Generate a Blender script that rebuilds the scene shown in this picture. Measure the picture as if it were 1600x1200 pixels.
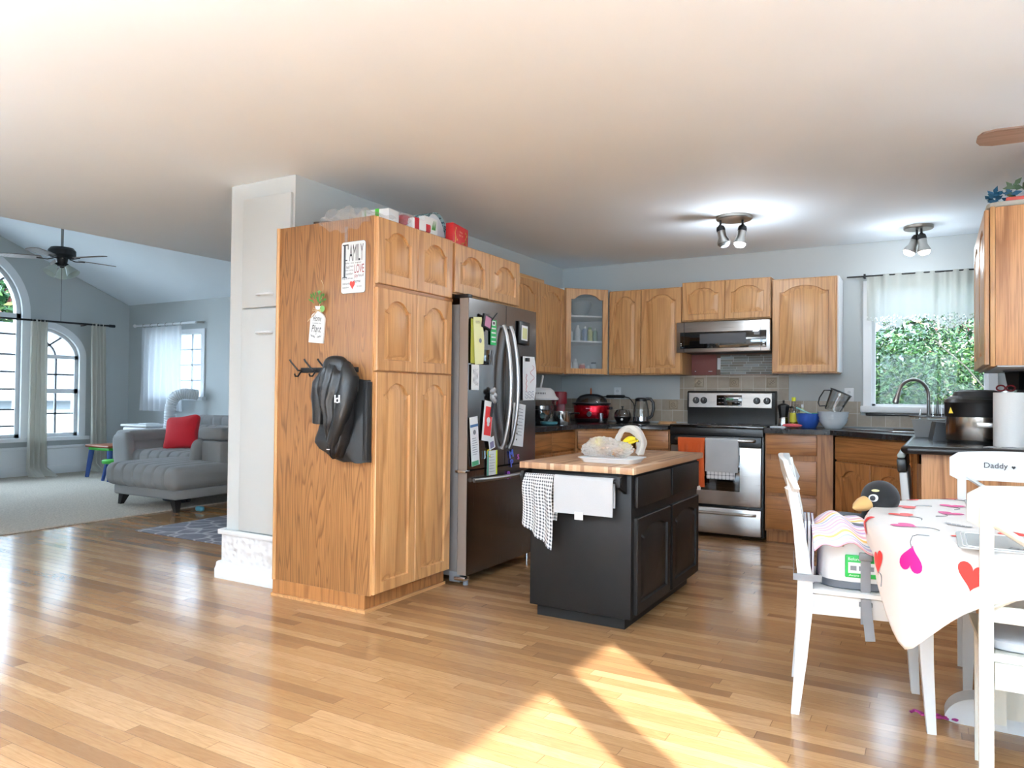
import bpy, bmesh, math, random
from mathutils import Vector, Matrix
from math import sin, cos, pi, radians, sqrt
random.seed(7)
for o in list(bpy.data.objects): bpy.data.objects.remove(o)
S = bpy.context.scene
C = S.collection
# ---------------------------------------------------------------- camera
cd = bpy.data.cameras.new('camera'); cam = bpy.data.objects.new('camera', cd); C.objects.link(cam); S.camera = cam
FPX, PITCH, YAW, CH, ROLL = 1148.29, 0.0161, 0.5203, 1.1439, 0.0095
cd.sensor_fit = 'HORIZONTAL'; cd.sensor_width = 36; cd.lens = 36*FPX/1600; cd.clip_start = .05; cd.clip_end = 300
Fw = Vector((-sin(YAW)*cos(PITCH), cos(YAW)*cos(PITCH), sin(PITCH)))
Rr = Vector((cos(YAW), sin(YAW), 0)); Uu = Rr.cross(Fw)
R2 = Rr*cos(ROLL)+Uu*sin(ROLL); U2 = -Rr*sin(ROLL)+Uu*cos(ROLL)
M = Matrix((R2, U2, -Fw)).transposed().to_4x4(); M.translation = (0, 0, CH)
cam.matrix_world = M
# ---------------------------------------------------------------- light
S.view_settings.view_transform = 'Standard'; S.view_settings.look = 'None'
S.view_settings.gamma = 1; S.view_settings.use_curve_mapping = False
S.view_settings.exposure = 1.42
W = bpy.data.worlds.new('sky'); S.world = W; W.use_nodes = True
bg = W.node_tree.nodes['Background']; bg.inputs[0].default_value = (.62, .81, 1, 1); bg.inputs[1].default_value = 4.0
S.cycles.max_bounces = 14; S.cycles.diffuse_bounces = 7; S.cycles.transparent_max_bounces = 24
S.cycles.use_denoising = True; S.cycles.sample_clamp_indirect = 6
S.cycles.caustics_reflective = False; S.cycles.caustics_refractive = False
sd = bpy.data.lights.new('sun', 'SUN'); sd.energy = 10.0; sd.angle = radians(.6); sd.color = (1, .97, .92)
sun = bpy.data.objects.new('sun', sd); C.objects.link(sun)
EL = radians(25); toward = Vector((.755*cos(EL), -.656*cos(EL), sin(EL)))
sun.rotation_euler = toward.to_track_quat('Z', 'Y').to_euler()
def portal(name, loc, sx, sy, direction):
    a = bpy.data.lights.new(name, 'AREA'); a.shape = 'RECTANGLE'; a.size = sx; a.size_y = sy; a.cycles.is_portal = True
    o = bpy.data.objects.new(name, a); C.objects.link(o); o.location = loc
    o.rotation_euler = Vector(direction).to_track_quat('-Z', 'Y').to_euler()
portal('portal_patio', (2.16, -.62, 1.03), 2.1, 2.05, (-1, 0, 0))
portal('portal_dining', (1.37, 4.92, 1.32), 1.05, 1.85, (0, -1, 0))
portal('portal_rear', (.1, -3.2, 1.5), 2.2, 1.2, (0, 1, 0))
portal('portal_living', (-10.72, 4.4, 1.75), 3.4, 2.7, (1, 0, 0))
portal('portal_sink', (-.05, 6.98, 1.55), .9, 1.1, (0, -1, 0))
# sky brighter on the sunny side of the house than behind it
_t = W.node_tree; _tc = _t.nodes.new('ShaderNodeTexCoord'); _d = _t.nodes.new('ShaderNodeVectorMath'); _d.operation = 'DOT_PRODUCT'
_d.inputs[1].default_value = (.12, -.85, .40); _t.links.new(_tc.outputs['Generated'], _d.inputs[0])
_m = _t.nodes.new('ShaderNodeMapRange'); _m.inputs[1].default_value = -.9; _m.inputs[2].default_value = .9; _m.inputs[3].default_value = 1.6; _m.inputs[4].default_value = 7.5
_t.links.new(_d.outputs['Value'], _m.inputs[0]); _t.links.new(_m.outputs[0], bg.inputs[1])
def lamp(name, loc, e, r=.04, col=(.80, .90, 1)):
    l = bpy.data.lights.new(name, 'POINT'); l.energy = e; l.shadow_soft_size = r; l.color = col
    o = bpy.data.objects.new(name, l); C.objects.link(o); o.location = loc
# ---------------------------------------------------------------- materials
def lin(c):
    return tuple(((x/255)/12.92 if x/255 <= .04045 else ((x/255+.055)/1.055)**2.4) for x in c)+(1,)
class NT:
    def __init__(s, name):
        s.m = bpy.data.materials.new(name); s.m.use_nodes = True; s.t = s.m.node_tree
        s.b = s.t.nodes['Principled BSDF']; s.out = s.t.nodes['Material Output']
    def n(s, k, **kw):
        a = s.t.nodes.new(k)
        for q, v in kw.items():
            if q.startswith('i_'): a.inputs[q[2:].replace('_', ' ')].default_value = v
            else: setattr(a, q, v)
        return a
    def l(s, a, b): s.t.links.new(a, b)
    def math(s, op, a, b=None, c=None):
        n = s.n('ShaderNodeMath', operation=op)
        for i, v in enumerate((a, b, c)):
            if v is None: continue
            if isinstance(v, (int, float)): n.inputs[i].default_value = v
            else: s.l(v, n.inputs[i])
        return n.outputs[0]
    def ramp(s, fac, stops, interp='LINEAR'):
        r = s.n('ShaderNodeValToRGB'); e = r.color_ramp.elements; r.color_ramp.interpolation = interp
        while len(e) < len(stops): e.new(.5)
        for i, (p, c) in enumerate(stops): e[i].position = p; e[i].color = c
        s.l(fac, r.inputs[0]); return r.outputs[0]
    def mix(s, fac, a, b, mode='MIX'):
        m = s.n('ShaderNodeMix', data_type='RGBA', blend_type=mode)
        for sock, v in ((m.inputs[0], fac), (m.inputs[6], a), (m.inputs[7], b)):
            if isinstance(v, (int, float, tuple)): sock.default_value = v
            else: s.l(v, sock)
        return m.outputs[2]
    def coords(s, scale=(1, 1, 1), rnd=True, rot=(0, 0, 0), obj=True):
        tc = s.n('ShaderNodeTexCoord'); mp = s.n('ShaderNodeMapping'); mp.inputs['Scale'].default_value = scale
        mp.inputs['Rotation'].default_value = rot
        v = tc.outputs['Object']
        if rnd:
            oi = s.n('ShaderNodeObjectInfo'); add = s.n('ShaderNodeVectorMath', operation='MULTIPLY_ADD')
            cb = s.n('ShaderNodeCombineXYZ')
            for i in range(3): s.l(oi.outputs['Random'], cb.inputs[i])
            s.l(cb.outputs[0], add.inputs[0]); add.inputs[1].default_value = (17, 31, 23); s.l(v, add.inputs[2]); v = add.outputs[0]
        s.l(v, mp.inputs[0]); return mp.outputs[0]
    def noise(s, v, scale, detail=2, rough=.5, dist=0):
        n = s.n('ShaderNodeTexNoise'); n.inputs['Scale'].default_value = scale; n.inputs['Detail'].default_value = detail
        n.inputs['Roughness'].default_value = rough; n.inputs['Distortion'].default_value = dist
        s.l(v, n.inputs['Vector']); return n.outputs['Fac']
    def bump(s, h, strength=.2, dist=.01):
        b = s.n('ShaderNodeBump'); b.inputs['Strength'].default_value = strength; b.inputs['Distance'].default_value = dist
        s.l(h, b.inputs['Height']); s.l(b.outputs[0], s.b.inputs['Normal'])
    def setc(s, c):
        if isinstance(c, tuple): s.b.inputs['Base Color'].default_value = c
        else: s.l(c, s.b.inputs['Base Color'])
MATS = {}
def mat(name, col, rough=.5, metal=0, bump=0, bscale=200, var=0, trans=0, emit=0, alpha=None, coat=0, sheen=0, ecol=None, sss=0):
    if name in MATS: return MATS[name]
    n = NT(name); c = lin(col)
    v = n.coords(rnd=True)
    if var:
        f = n.noise(v, 6, 3)
        d = tuple(x*(1-var) for x in c[:3])+(1,)
        n.setc(n.mix(f, d, c))
    else: n.setc(c)
    n.b.inputs['Roughness'].default_value = rough; n.b.inputs['Metallic'].default_value = metal
    if trans: n.b.inputs['Transmission Weight'].default_value = trans
    if coat: n.b.inputs['Coat Weight'].default_value = coat
    if sheen: n.b.inputs['Sheen Weight'].default_value = sheen
    if emit:
        n.b.inputs['Emission Color'].default_value = lin(ecol or col); n.b.inputs['Emission Strength'].default_value = emit
    if bump: n.bump(n.noise(v, bscale, 3), bump, .004)
    if alpha is not None: n.b.inputs['Alpha'].default_value = alpha
    MATS[name] = n.m; return n.m
def oak(name, light, dark, axis='Z', contrast=1, rough=.38, bands=14, wscale=4.5):
    n = NT(name)
    k_ = .075; st = {'Z': (1, 1, k_), 'X': (k_, 1, 1), 'Y': (1, k_, 1)}[axis]
    v = n.coords(st)
    a = n.noise(v, wscale, 1.5, .45, .3)
    rings = n.math('FRACT', n.math('MULTIPLY', a, bands))
    line = n.ramp(rings, [(0, (0, 0, 0, 1)), (.55, (.1, .1, .1, 1)), (.88, (1, 1, 1, 1)), (1, (.1, .1, .1, 1))])
    st2 = {'Z': (1, 1, .025), 'X': (.025, 1, 1), 'Y': (1, .025, 1)}[axis]
    v2 = n.coords(st2)
    p = n.noise(v2, 170, 2, .6)
    pore = n.ramp(p, [(.45, (0, 0, 0, 1)), (.68, (1, 1, 1, 1))])
    big = n.noise(v, 1.6, 2)
    base = n.mix(big, lin(light), lin(tuple((x*.86+y*.14) for x, y in zip(light, dark))))
    c1 = n.mix(n.math('MULTIPLY', line, .6*contrast), base, lin(dark))
    c2 = n.mix(n.math('MULTIPLY', pore, .42*contrast), c1, lin(dark))
    n.setc(c2); n.b.inputs['Roughness'].default_value = rough
    n.bump(p, .12, .002)
    return n.m
OAK = oak('honey_oak', (209, 160, 107), (150, 99, 54))
OAKH = oak('honey_oak_across', (206, 156, 104), (146, 96, 54), 'X')
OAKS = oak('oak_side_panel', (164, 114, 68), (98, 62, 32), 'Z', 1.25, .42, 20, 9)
OAKE = oak('oak_end_panel', (214, 160, 112), (140, 88, 52), 'Z', 1.35, .42, 11, 3.2)
OAKB = oak('oak_base_cabinet', (176, 120, 70), (108, 66, 34), 'X')
OAKBV = oak('oak_base_cabinet_upright', (176, 120, 70), (108, 66, 34), 'Z')
def floor_mat():
    n = NT('oak_strip_floor'); tc = n.n('ShaderNodeTexCoord'); sp = n.n('ShaderNodeSeparateXYZ'); n.l(tc.outputs['Object'], sp.inputs[0])
    Wd, L = .0585, .85
    ry = n.math('DIVIDE', sp.outputs['Y'], Wd); row = n.math('FLOOR', ry)
    wn = n.n('ShaderNodeTexWhiteNoise', noise_dimensions='1D'); n.l(row, wn.inputs['W'])
    u = n.math('ADD', n.math('DIVIDE', sp.outputs['X'], L), n.math('MULTIPLY', wn.outputs['Value'], 9.7))
    cell = n.math('FLOOR', u)
    cb = n.n('ShaderNodeCombineXYZ'); n.l(row, cb.inputs[0]); n.l(cell, cb.inputs[1])
    w2 = n.n('ShaderNodeTexWhiteNoise', noise_dimensions='2D'); n.l(cb.outputs[0], w2.inputs['Vector'])
    base = n.ramp(w2.outputs['Value'], [(0, lin((138, 102, 70))), (.12, lin((154, 116, 79))), (.35, lin((166, 126, 86))), (.7, lin((176, 136, 95))), (1, lin((190, 150, 108)))])
    off = n.n('ShaderNodeVectorMath', operation='MULTIPLY_ADD'); n.l(w2.outputs['Color'], off.inputs[0]); off.inputs[1].default_value = (9, 9, 9); n.l(tc.outputs['Object'], off.inputs[2])
    mp = n.n('ShaderNodeMapping'); mp.inputs['Scale'].default_value = (.12, 1, 1); n.l(off.outputs[0], mp.inputs[0])
    a = n.noise(mp.outputs[0], 14, 2, .5, .4)
    rg = n.ramp(n.math('FRACT', n.math('MULTIPLY', a, 9)), [(0, (0, 0, 0, 1)), (.8, (1, 1, 1, 1)), (1, (0, 0, 0, 1))])
    c = n.mix(n.math('MULTIPLY', rg, .22), base, lin((126, 86, 52)))
    p = n.noise(mp.outputs[0], 160, 2)
    c = n.mix(n.math('MULTIPLY', n.ramp(p, [(.45, (0, 0, 0, 1)), (.7, (1, 1, 1, 1))]), .22), c, lin((126, 86, 52)))
    fy = n.math('FRACT', ry); fx = n.math('FRACT', u)
    g = n.math('MAXIMUM', n.math('LESS_THAN', fy, .03), n.math('LESS_THAN', fx, .003))
    c = n.mix(n.math('MULTIPLY', g, .55), c, lin((70, 42, 22)))
    n.setc(c)
    gl = n.noise(tc.outputs['Object'], 2.2, 4)
    n.l(n.math('ADD', n.math('MULTIPLY', gl, .12), .09), n.b.inputs['Roughness'])
    h = n.math('SUBTRACT', n.math('MULTIPLY', n.math('ADD', w2.outputs['Value'], n.noise(tc.outputs['Object'], 7, 3)), .35), g)
    n.bump(h, .25, .0012)
    return n.m
def carpet_mat():
    n = NT('cut_pile_carpet'); v = n.coords(rnd=False)
    a = n.noise(v, 60, 4, .7)
    n.setc(n.ramp(a, [(.3, lin((172, 162, 148))), (.7, lin((222, 211, 196)))]))
    n.b.inputs['Roughness'].default_value = .95; n.bump(a, .8, .02); return n.m
def paint(name, col, rough=.6):
    n = NT(name); v = n.coords(rnd=False); n.setc(n.mix(n.noise(v, 1.3, 3), lin(col), lin(tuple(x*.97 for x in col))))
    n.b.inputs['Roughness'].default_value = rough; n.bump(n.noise(v, 240, 2), .06, .002); return n.m
WALL = paint('blue_grey_paint', (188, 193, 193)); CLOS = paint('light_grey_paint', (200, 202, 200), .45)
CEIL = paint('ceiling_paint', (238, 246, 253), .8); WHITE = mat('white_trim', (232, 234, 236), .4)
def steel(name, col, rough=.28, axis='Z'):
    n = NT(name); st = {'Z': (1, 1, .01), 'X': (.01, 1, 1), 'Y': (1, .01, 1)}[axis]
    v = n.coords(st); a = n.noise(v, 400, 2)
    n.setc(n.mix(a, lin(col), lin(tuple(x*.9 for x in col)))); n.b.inputs['Metallic'].default_value = 1
    n.l(n.math('ADD', n.math('MULTIPLY', a, .14), rough-.07), n.b.inputs['Roughness']); return n.m
DSTEEL = steel('dark_stainless', (122, 118, 116), .24); STEEL = steel('stainless', (188, 184, 180), .3, 'X')
CHROME = mat('chrome', (205, 206, 208), .14, 1); NICKEL = mat('brushed_nickel', (176, 172, 166), .3, 1)
BLACK = mat('black_plastic', (18, 18, 19), .35); BLKGL = mat('black_glass', (8, 8, 9), .08, coat=1); RUB = mat('black_metal', (20, 20, 22), .45)
WPL = mat('white_plastic', (228, 230, 232), .4); GREYP = mat('grey_plastic', (118, 120, 124), .5)
def counter_mat():
    n = NT('dark_laminate'); v = n.coords(rnd=False)
    a = n.noise(v, 9, 5, .7); b = n.noise(v, 180, 2)
    c = n.ramp(a, [(.35, lin((24, 24, 26))), (.6, lin((44, 44, 46))), (.8, lin((70, 66, 64)))])
    n.setc(n.mix(n.ramp(b, [(.66, (0, 0, 0, 1)), (.72, (1, 1, 1, 1))]), c, lin((96, 90, 86))))
    n.b.inputs['Roughness'].default_value = .22; return n.m
COUNTER = counter_mat()
def butcher():
    n = NT('butcher_block'); tc = n.n('ShaderNodeTexCoord'); sp = n.n('ShaderNodeSeparateXYZ'); n.l(tc.outputs['Object'], sp.inputs[0])
    row = n.math('FLOOR', n.math('DIVIDE', sp.outputs['X'], .021))
    wn = n.n('ShaderNodeTexWhiteNoise', noise_dimensions='1D'); n.l(row, wn.inputs['W'])
    cell = n.math('FLOOR', n.math('ADD', n.math('DIVIDE', sp.outputs['Y'], .38), n.math('MULTIPLY', wn.outputs['Value'], 7)))
    cb = n.n('ShaderNodeCombineXYZ'); n.l(row, cb.inputs[0]); n.l(cell, cb.inputs[1])
    w2 = n.n('ShaderNodeTexWhiteNoise', noise_dimensions='2D'); n.l(cb.outputs[0], w2.inputs['Vector'])
    c = n.ramp(w2.outputs['Value'], [(0, lin((150, 112, 84))), (.4, lin((186, 146, 112))), (.75, lin((204, 168, 134))), (1, lin((222, 192, 160)))])
    v = n.coords((1, .05, 1), False); p = n.noise(v, 120, 3)
    c = n.mix(n.math('MULTIPLY', p, .35), c, lin((120, 86, 62))); n.setc(c); n.b.inputs['Roughness'].default_value = .3; return n.m
BUTCH = butcher()
def blackpaint():
    n = NT('worn_black_paint'); v = n.coords()
    a = n.noise(v, 90, 4, .7); s_ = n.ramp(a, [(.72, (0, 0, 0, 1)), (.76, (1, 1, 1, 1))])
    b = n.ramp(n.noise(v, 3, 3), [(.4, (0, 0, 0, 1)), (.7, (1, 1, 1, 1))])
    base = n.mix(b, lin((13, 12, 12)), lin((22, 19, 18)))
    n.setc(n.mix(n.math('MULTIPLY', s_, .15), base, lin((130, 118, 108)))); n.b.inputs['Roughness'].default_value = .5; n.b.inputs['Specular IOR Level'].default_value = .3
    n.bump(n.noise(v, 60, 3), .12, .003); return n.m
BPAINT = blackpaint()
def glass_mat(name='window_glass', tint=(1, 1, 1, 1), gloss=0, rough=0):
    n = NT(name); t = n.n('ShaderNodeBsdfTransparent'); t.inputs[0].default_value = tint
    g = n.n('ShaderNodeBsdfGlossy'); g.inputs['Roughness'].default_value = rough
    fr = n.n('ShaderNodeLayerWeight'); fr.inputs[0].default_value = .17
    f = n.math('ADD', n.math('MULTIPLY', fr.outputs['Fresnel'], .8), gloss)
    mx = n.n('ShaderNodeMixShader'); n.l(f, mx.inputs[0]); n.l(t.outputs[0], mx.inputs[1]); n.l(g.outputs[0], mx.inputs[2])
    n.l(mx.outputs[0], n.out.inputs[0]); return n.m
GLASS = glass_mat(); CLEAR = glass_mat('clear_container', (.90, .92, .93, 1), .10, .03); SMOKE = glass_mat('smoky_lid', (.55, .57, .6, 1), .12, .05)
def sheer(name, col, op):
    n = NT(name); t = n.n('ShaderNodeBsdfTransparent'); d = n.n('ShaderNodeBsdfDiffuse'); d.inputs[0].default_value = lin(col)
    tl = n.n('ShaderNodeBsdfTranslucent'); tl.inputs[0].default_value = lin(col)
    m1 = n.n('ShaderNodeMixShader'); m1.inputs[0].default_value = .45; n.l(d.outputs[0], m1.inputs[1]); n.l(tl.outputs[0], m1.inputs[2])
    m2 = n.n('ShaderNodeMixShader'); m2.inputs[0].default_value = op; n.l(t.outputs[0], m2.inputs[1]); n.l(m1.outputs[0], m2.inputs[2])
    n.l(m2.outputs[0], n.out.inputs[0]); return n.m
SHEER = sheer('sheer_white', (240, 242, 245), .72); VALANCE = sheer('valance_cloth', (204, 206, 200), .93)
FILM = sheer('clear_film', (235, 238, 240), .24); BAGM = sheer('translucent_bag', (240, 240, 238), .48)
CURT = sheer('curtain_linen', (228, 226, 219), 1.0)
FROST = sheer('frosted_pane', (200, 210, 212), .20)
def fabric(name, col, rough=.9, sc=700, var=.12):
    n = NT(name); v = n.coords(); a = n.noise(v, sc, 2)
    big = n.noise(v, 5, 3); c = lin(col)
    n.setc(n.mix(big, tuple(x*(1-var) for x in c[:3])+(1,), c)); n.b.inputs['Roughness'].default_value = rough
    n.b.inputs['Sheen Weight'].default_value = .15; n.bump(a, .35, .002); return n.m
SOFA = fabric('grey_sofa_fabric', (138, 136, 135)); RED = fabric('red_cloth', (206, 24, 38)); TERRY = fabric('grey_terry', (186, 188, 190), 1, 260)
ORANGE = fabric('orange_terry', (198, 84, 34), 1, 260); JKT = mat('black_nylon', (12, 12, 14), .42, bump=.2, bscale=200); PINK = fabric('pink_cloth', (232, 104, 108))
PLUSH = fabric('black_plush', (16, 16, 18), .95, 300); TAN = fabric('tan_plush', (205, 165, 105), .95, 300)
def checks(name, a, b, size, frac=.5, rotz=0):
    n = NT(name); tc = n.n('ShaderNodeTexCoord'); sp = n.n('ShaderNodeSeparateXYZ'); n.l(tc.outputs['UV'], sp.inputs[0])
    u = n.math('LESS_THAN', n.math('FRACT', n.math('DIVIDE', sp.outputs[0], size)), frac)
    v = n.math('LESS_THAN', n.math('FRACT', n.math('DIVIDE', sp.outputs[1], size)), frac)
    s_ = n.math('MULTIPLY', n.math('ADD', u, v), .5)
    n.setc(n.mix(s_, lin(a), lin(b))); n.b.inputs['Roughness'].default_value = .95; return n.m
GINGHAM = checks('gingham', (235, 235, 235), (62, 64, 68), .016); PLAID = checks('plaid', (225, 226, 228), (90, 96, 104), .03, .25)
FLOOR = floor_mat(); CARPET = carpet_mat()
# ---------------------------------------------------------------- mesh builder
class MB:
    def __init__(s): s.b = bmesh.new(); s.uv = s.b.loops.layers.uv.new('UVMap')
    def box(s, x0, x1, y0, y1, z0, z1, bev=0, seg=2, rot=None, rc=None):
        vs = [s.b.verts.new((x, y, z)) for x in (x0, x1) for y in (y0, y1) for z in (z0, z1)]
        fs = [(0, 1, 3, 2), (4, 6, 7, 5), (0, 4, 5, 1), (2, 3, 7, 6), (0, 2, 6, 4), (1, 5, 7, 3)]
        fc = [s.b.faces.new([vs[i] for i in f]) for f in fs]
        geo = vs
        if bev:
            es = list({e for f in fc for e in f.edges})
            r = bmesh.ops.bevel(s.b, geom=es, offset=bev, segments=seg, profile=.5, affect='EDGES')
            geo = list({v for f in r['faces'] for v in f.verts} | {v for v in vs if v.is_valid})
        if rot:
            c = Vector(rc if rc else ((x0+x1)/2, (y0+y1)/2, (z0+z1)/2))
            bmesh.ops.rotate(s.b, cent=c, matrix=rot, verts=geo)
        return geo
    def loft(s, loops, close=True, cap0=False, cap1=False):
        rows = [[s.b.verts.new(p) for p in lp] for lp in loops]
        n = len(rows[0])
        for a, b in zip(rows, rows[1:]):
            for i in range(n if close else n-1):
                j = (i+1) % n
                try: s.b.faces.new((a[i], a[j], b[j], b[i]))
                except ValueError: pass
        if cap0: s.b.faces.new(rows[0][::-1])
        if cap1: s.b.faces.new(rows[-1])
        return rows
    def prism(s, poly, axis, a, b):
        f = {'X': lambda p, t: (t, p[0], p[1]), 'Y': lambda p, t: (p[0], t, p[1]), 'Z': lambda p, t: (p[0], p[1], t)}[axis]
        s.loft([[f(p, a) for p in poly], [f(p, b) for p in poly]], True, True, True)
    def lathe(s, prof, c=(0, 0, 0), seg=24, cap0=True, cap1=True, sx=1, sy=1, axis=None):
        c = Vector(c); q = Vector(axis).to_track_quat('Z', 'Y') if axis else None
        loops = []
        for r, z in prof:
            lp = []
            for i in range(seg):
                t = 2*pi*i/seg; p = Vector((r*cos(t)*sx, r*sin(t)*sy, z))
                if q: p = q @ p
                lp.append(c+p)
            loops.append(lp)
        s.loft(loops, True, cap0, cap1)
    def cyl(s, p0, p1, r0, r1=None, seg=16):
        p0, p1 = Vector(p0), Vector(p1); r1 = r0 if r1 is None else r1
        s.lathe([(r0, 0), (r1, (p1-p0).length)], p0, seg, axis=(p1-p0).normalized())
    def tube(s, pts, r, seg=10, closed=False, flat=1, radii=None):
        pts = [Vector(p) for p in pts]; n = len(pts); loops = []
        up = Vector((0, 0, 1)); prev = None
        for i, p in enumerate(pts):
            a = pts[(i-1) % n] if (closed or i > 0) else p; b = pts[(i+1) % n] if (closed or i < n-1) else p
            t = (b-a).normalized()
            if prev is None:
                u = up if abs(t.dot(up)) < .95 else Vector((1, 0, 0)); x = t.cross(u).normalized()
            else: x = (prev-t*prev.dot(t)).normalized()
            prev = x; y = t.cross(x)
            rr = radii[i] if radii else r
            loops.append([p+x*cos(2*pi*k/seg)*rr+y*sin(2*pi*k/seg)*rr*flat for k in range(seg)])
        if closed: loops.append(loops[0])
        s.loft(loops, True, not closed, not closed)
    def sphere(s, c, r, seg=20, rings=12, rot=None, cut=None):
        rx, ry, rz = r if isinstance(r, (tuple, list)) else (r, r, r); c = Vector(c); loops = []
        for j in range(rings+1):
            ph = -pi/2+pi*j/rings
            if cut and ph < cut: continue
            k = max(cos(ph), .001)
            lp = [Vector((rx*k*cos(2*pi*i/seg), ry*k*sin(2*pi*i/seg), rz*sin(ph))) for i in range(seg)]
            if rot: lp = [rot @ p for p in lp]
            loops.append([c+p for p in lp])
        s.loft(loops, True, True, True)
    def cushion(s, c, size, e=.35, seg=36, rings=18, rot=None, fn=None):
        hx, hy, hz = [v/2 for v in size]; c = Vector(c); loops = []
        def sp(v, p): return math.copysign(abs(v)**p, v)
        for j in range(rings+1):
            ph = -pi/2+pi*j/rings; k = max(sp(cos(ph), e), .002)
            lp = []
            for i in range(seg):
                t = 2*pi*i/seg
                p = Vector((hx*k*sp(cos(t), e), hy*k*sp(sin(t), e), hz*sp(sin(ph), e)))
                if fn: p = fn(p)
                if rot: p = rot @ p
                lp.append(c+p)
            loops.append(lp)
        s.loft(loops, True, True, True)
    def grid(s, fn, nu, nv, thick=0, uvs=(1, 1)):
        vs = [[s.b.verts.new(fn(i/nu, j/nv)) for j in range(nv+1)] for i in range(nu+1)]
        fs = []
        for i in range(nu):
            for j in range(nv):
                try: f = s.b.faces.new((vs[i][j], vs[i+1][j], vs[i+1][j+1], vs[i][j+1]))
                except ValueError: continue
                for lp, (a, b) in zip(f.loops, ((i, j), (i+1, j), (i+1, j+1), (i, j+1))): lp[s.uv].uv = (a/nu*uvs[0], b/nv*uvs[1])
                fs.append(f)
        if thick:
            s.b.normal_update()
            r = bmesh.ops.solidify(s.b, geom=fs, thickness=thick)
        return fs
    def pad(s, c, size, r, n=(40, 30, 10), seams=(), amp=.012, sw=.014, bulge=0, rot=None):
        # upholstered block: rounded box with pressed-in seams; seams = (axis, position) in local units
        hx, hy, hz = [v/2 for v in size]; c = Vector(c); H = (hx, hy, hz); cache = {}
        def put(p):
            key = tuple(round(v, 5) for v in p)
            if key in cache: return cache[key]
            i_ = Vector([max(-h+r, min(h-r, v)) for h, v in zip(H, p)]); d = Vector(p)-i_
            nn = d.normalized() if d.length > 1e-6 else Vector((0, 0, 1)); q = i_+nn*r
            kx, ky = 1-(p[0]/hx)**2, 1-(p[1]/hy)**2; q.z += (1 if p[2] > 0 else -1)*bulge*max(0, kx)**.5*max(0, ky)**.5
            for ax, pos in seams: q -= nn*amp*math.exp(-((p[ax]-pos)/sw)**2)
            if rot: q = rot @ q
            v = s.b.verts.new(c+q); cache[key] = v; return v
        N = n
        for ax in range(3):
            a, b_ = [k for k in range(3) if k != ax]
            for sg in (-1, 1):
                for i in range(N[a]):
                    for j in range(N[b_]):
                        quad = []
                        for di, dj in ((0, 0), (1, 0), (1, 1), (0, 1)):
                            p = [0, 0, 0]; p[ax] = sg*H[ax]; p[a] = -H[a]+2*H[a]*(i+di)/N[a]; p[b_] = -H[b_]+2*H[b_]*(j+dj)/N[b_]; quad.append(put(p))
                        try: s.b.faces.new(quad)
                        except ValueError: pass
    def poly(s, pts): return s.b.faces.new([s.b.verts.new(p) for p in pts])
    def done(s, name, m, parent=None, loc=None, smooth=38, mats=None):
        bmesh.ops.recalc_face_normals(s.b, faces=s.b.faces[:])
        for f in s.b.faces: f.smooth = True
        th = radians(smooth)
        for e in s.b.edges:
            if len(e.link_faces) == 2: e.smooth = e.calc_face_angle(0) < th
        me = bpy.data.meshes.new(name); s.b.to_mesh(me); s.b.free()
        me.materials.append(m)
        for x in (mats or []): me.materials.append(x)
        o = bpy.data.objects.new(name, me); C.objects.link(o)
        if loc: o.location = loc
        if parent: o.parent = parent
        return o
def tag(o, label=None, cat=None, group=None, kind=None):
    if label: o['label'] = label
    if cat: o['category'] = cat
    if group: o['group'] = group
    if kind: o['kind'] = kind
    return o
def thing(name, label, cat, loc=(0, 0, 0), rz=0, group=None):
    o = bpy.data.objects.new(name, None); C.objects.link(o); o.location = loc; o.rotation_euler = (0, 0, rz); o.empty_display_size = .05
    return tag(o, label, cat, group)
def struct(name, mb, m, **k): return tag(mb.done(name, m, **k), kind='structure')
def part(t, name, m, fn, label=None, **k):
    b = MB(); fn(b); o = b.done(name, m, t, **k)
    if label: o['label'] = label
    return o
def solo(name, label, cat, m, fn, loc=None, rz=0, group=None, kind=None, **k):
    b = MB(); fn(b); o = b.done(name, m, None, loc, **k); o.rotation_euler = (0, 0, rz)
    return tag(o, label, cat, group, kind)
def boxes(*bs, **k):
    def f(b):
        for x in bs: b.box(*x, **k)
    return f
def copy_tree(o, parent=None):
    c = o.copy(); C.objects.link(c)
    if parent: c.parent = parent
    for ch in o.children: copy_tree(ch, c)
    return c
def text(t, name, s_, m, loc, w=None, h=None, size=.05, rx=pi/2, rz=0, align='CENTER', ext=.0006, label=None, shear=0, ry=0):
    cu = bpy.data.curves.new(name, 'FONT'); cu.body = s_; cu.size = 1; cu.align_x = 'LEFT'; cu.extrude = 0; cu.shear = shear
    cu.resolution_u = 3
    o = bpy.data.objects.new(name, cu); C.objects.link(o)
    dg = bpy.context.evaluated_depsgraph_get(); me = bpy.data.meshes.new_from_object(o.evaluated_get(dg))
    bpy.data.objects.remove(o); bpy.data.curves.remove(cu)
    xs = [v.co.x for v in me.vertices]; ys = [v.co.y for v in me.vertices]
    x0, x1, y0, y1 = min(xs), max(xs), min(ys), max(ys)
    kx = (w/(x1-x0)) if w else size; ky = (h/(y1-y0)) if h else (kx if w else size)
    if w is None and h is not None: kx = ky
    for v in me.vertices: v.co = Vector(((v.co.x-(x0+x1)/2)*kx, (v.co.y-(y0+y1)/2)*ky, 0))
    me.materials.clear(); me.materials.append(m); me.name = name
    q = bpy.data.objects.new(name, me); C.objects.link(q); q.location = loc; q.rotation_mode = 'XYZ'; q.rotation_euler = (rx, ry, rz)
    if t: q.parent = t
    if label: q['label'] = label
    return q
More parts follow.
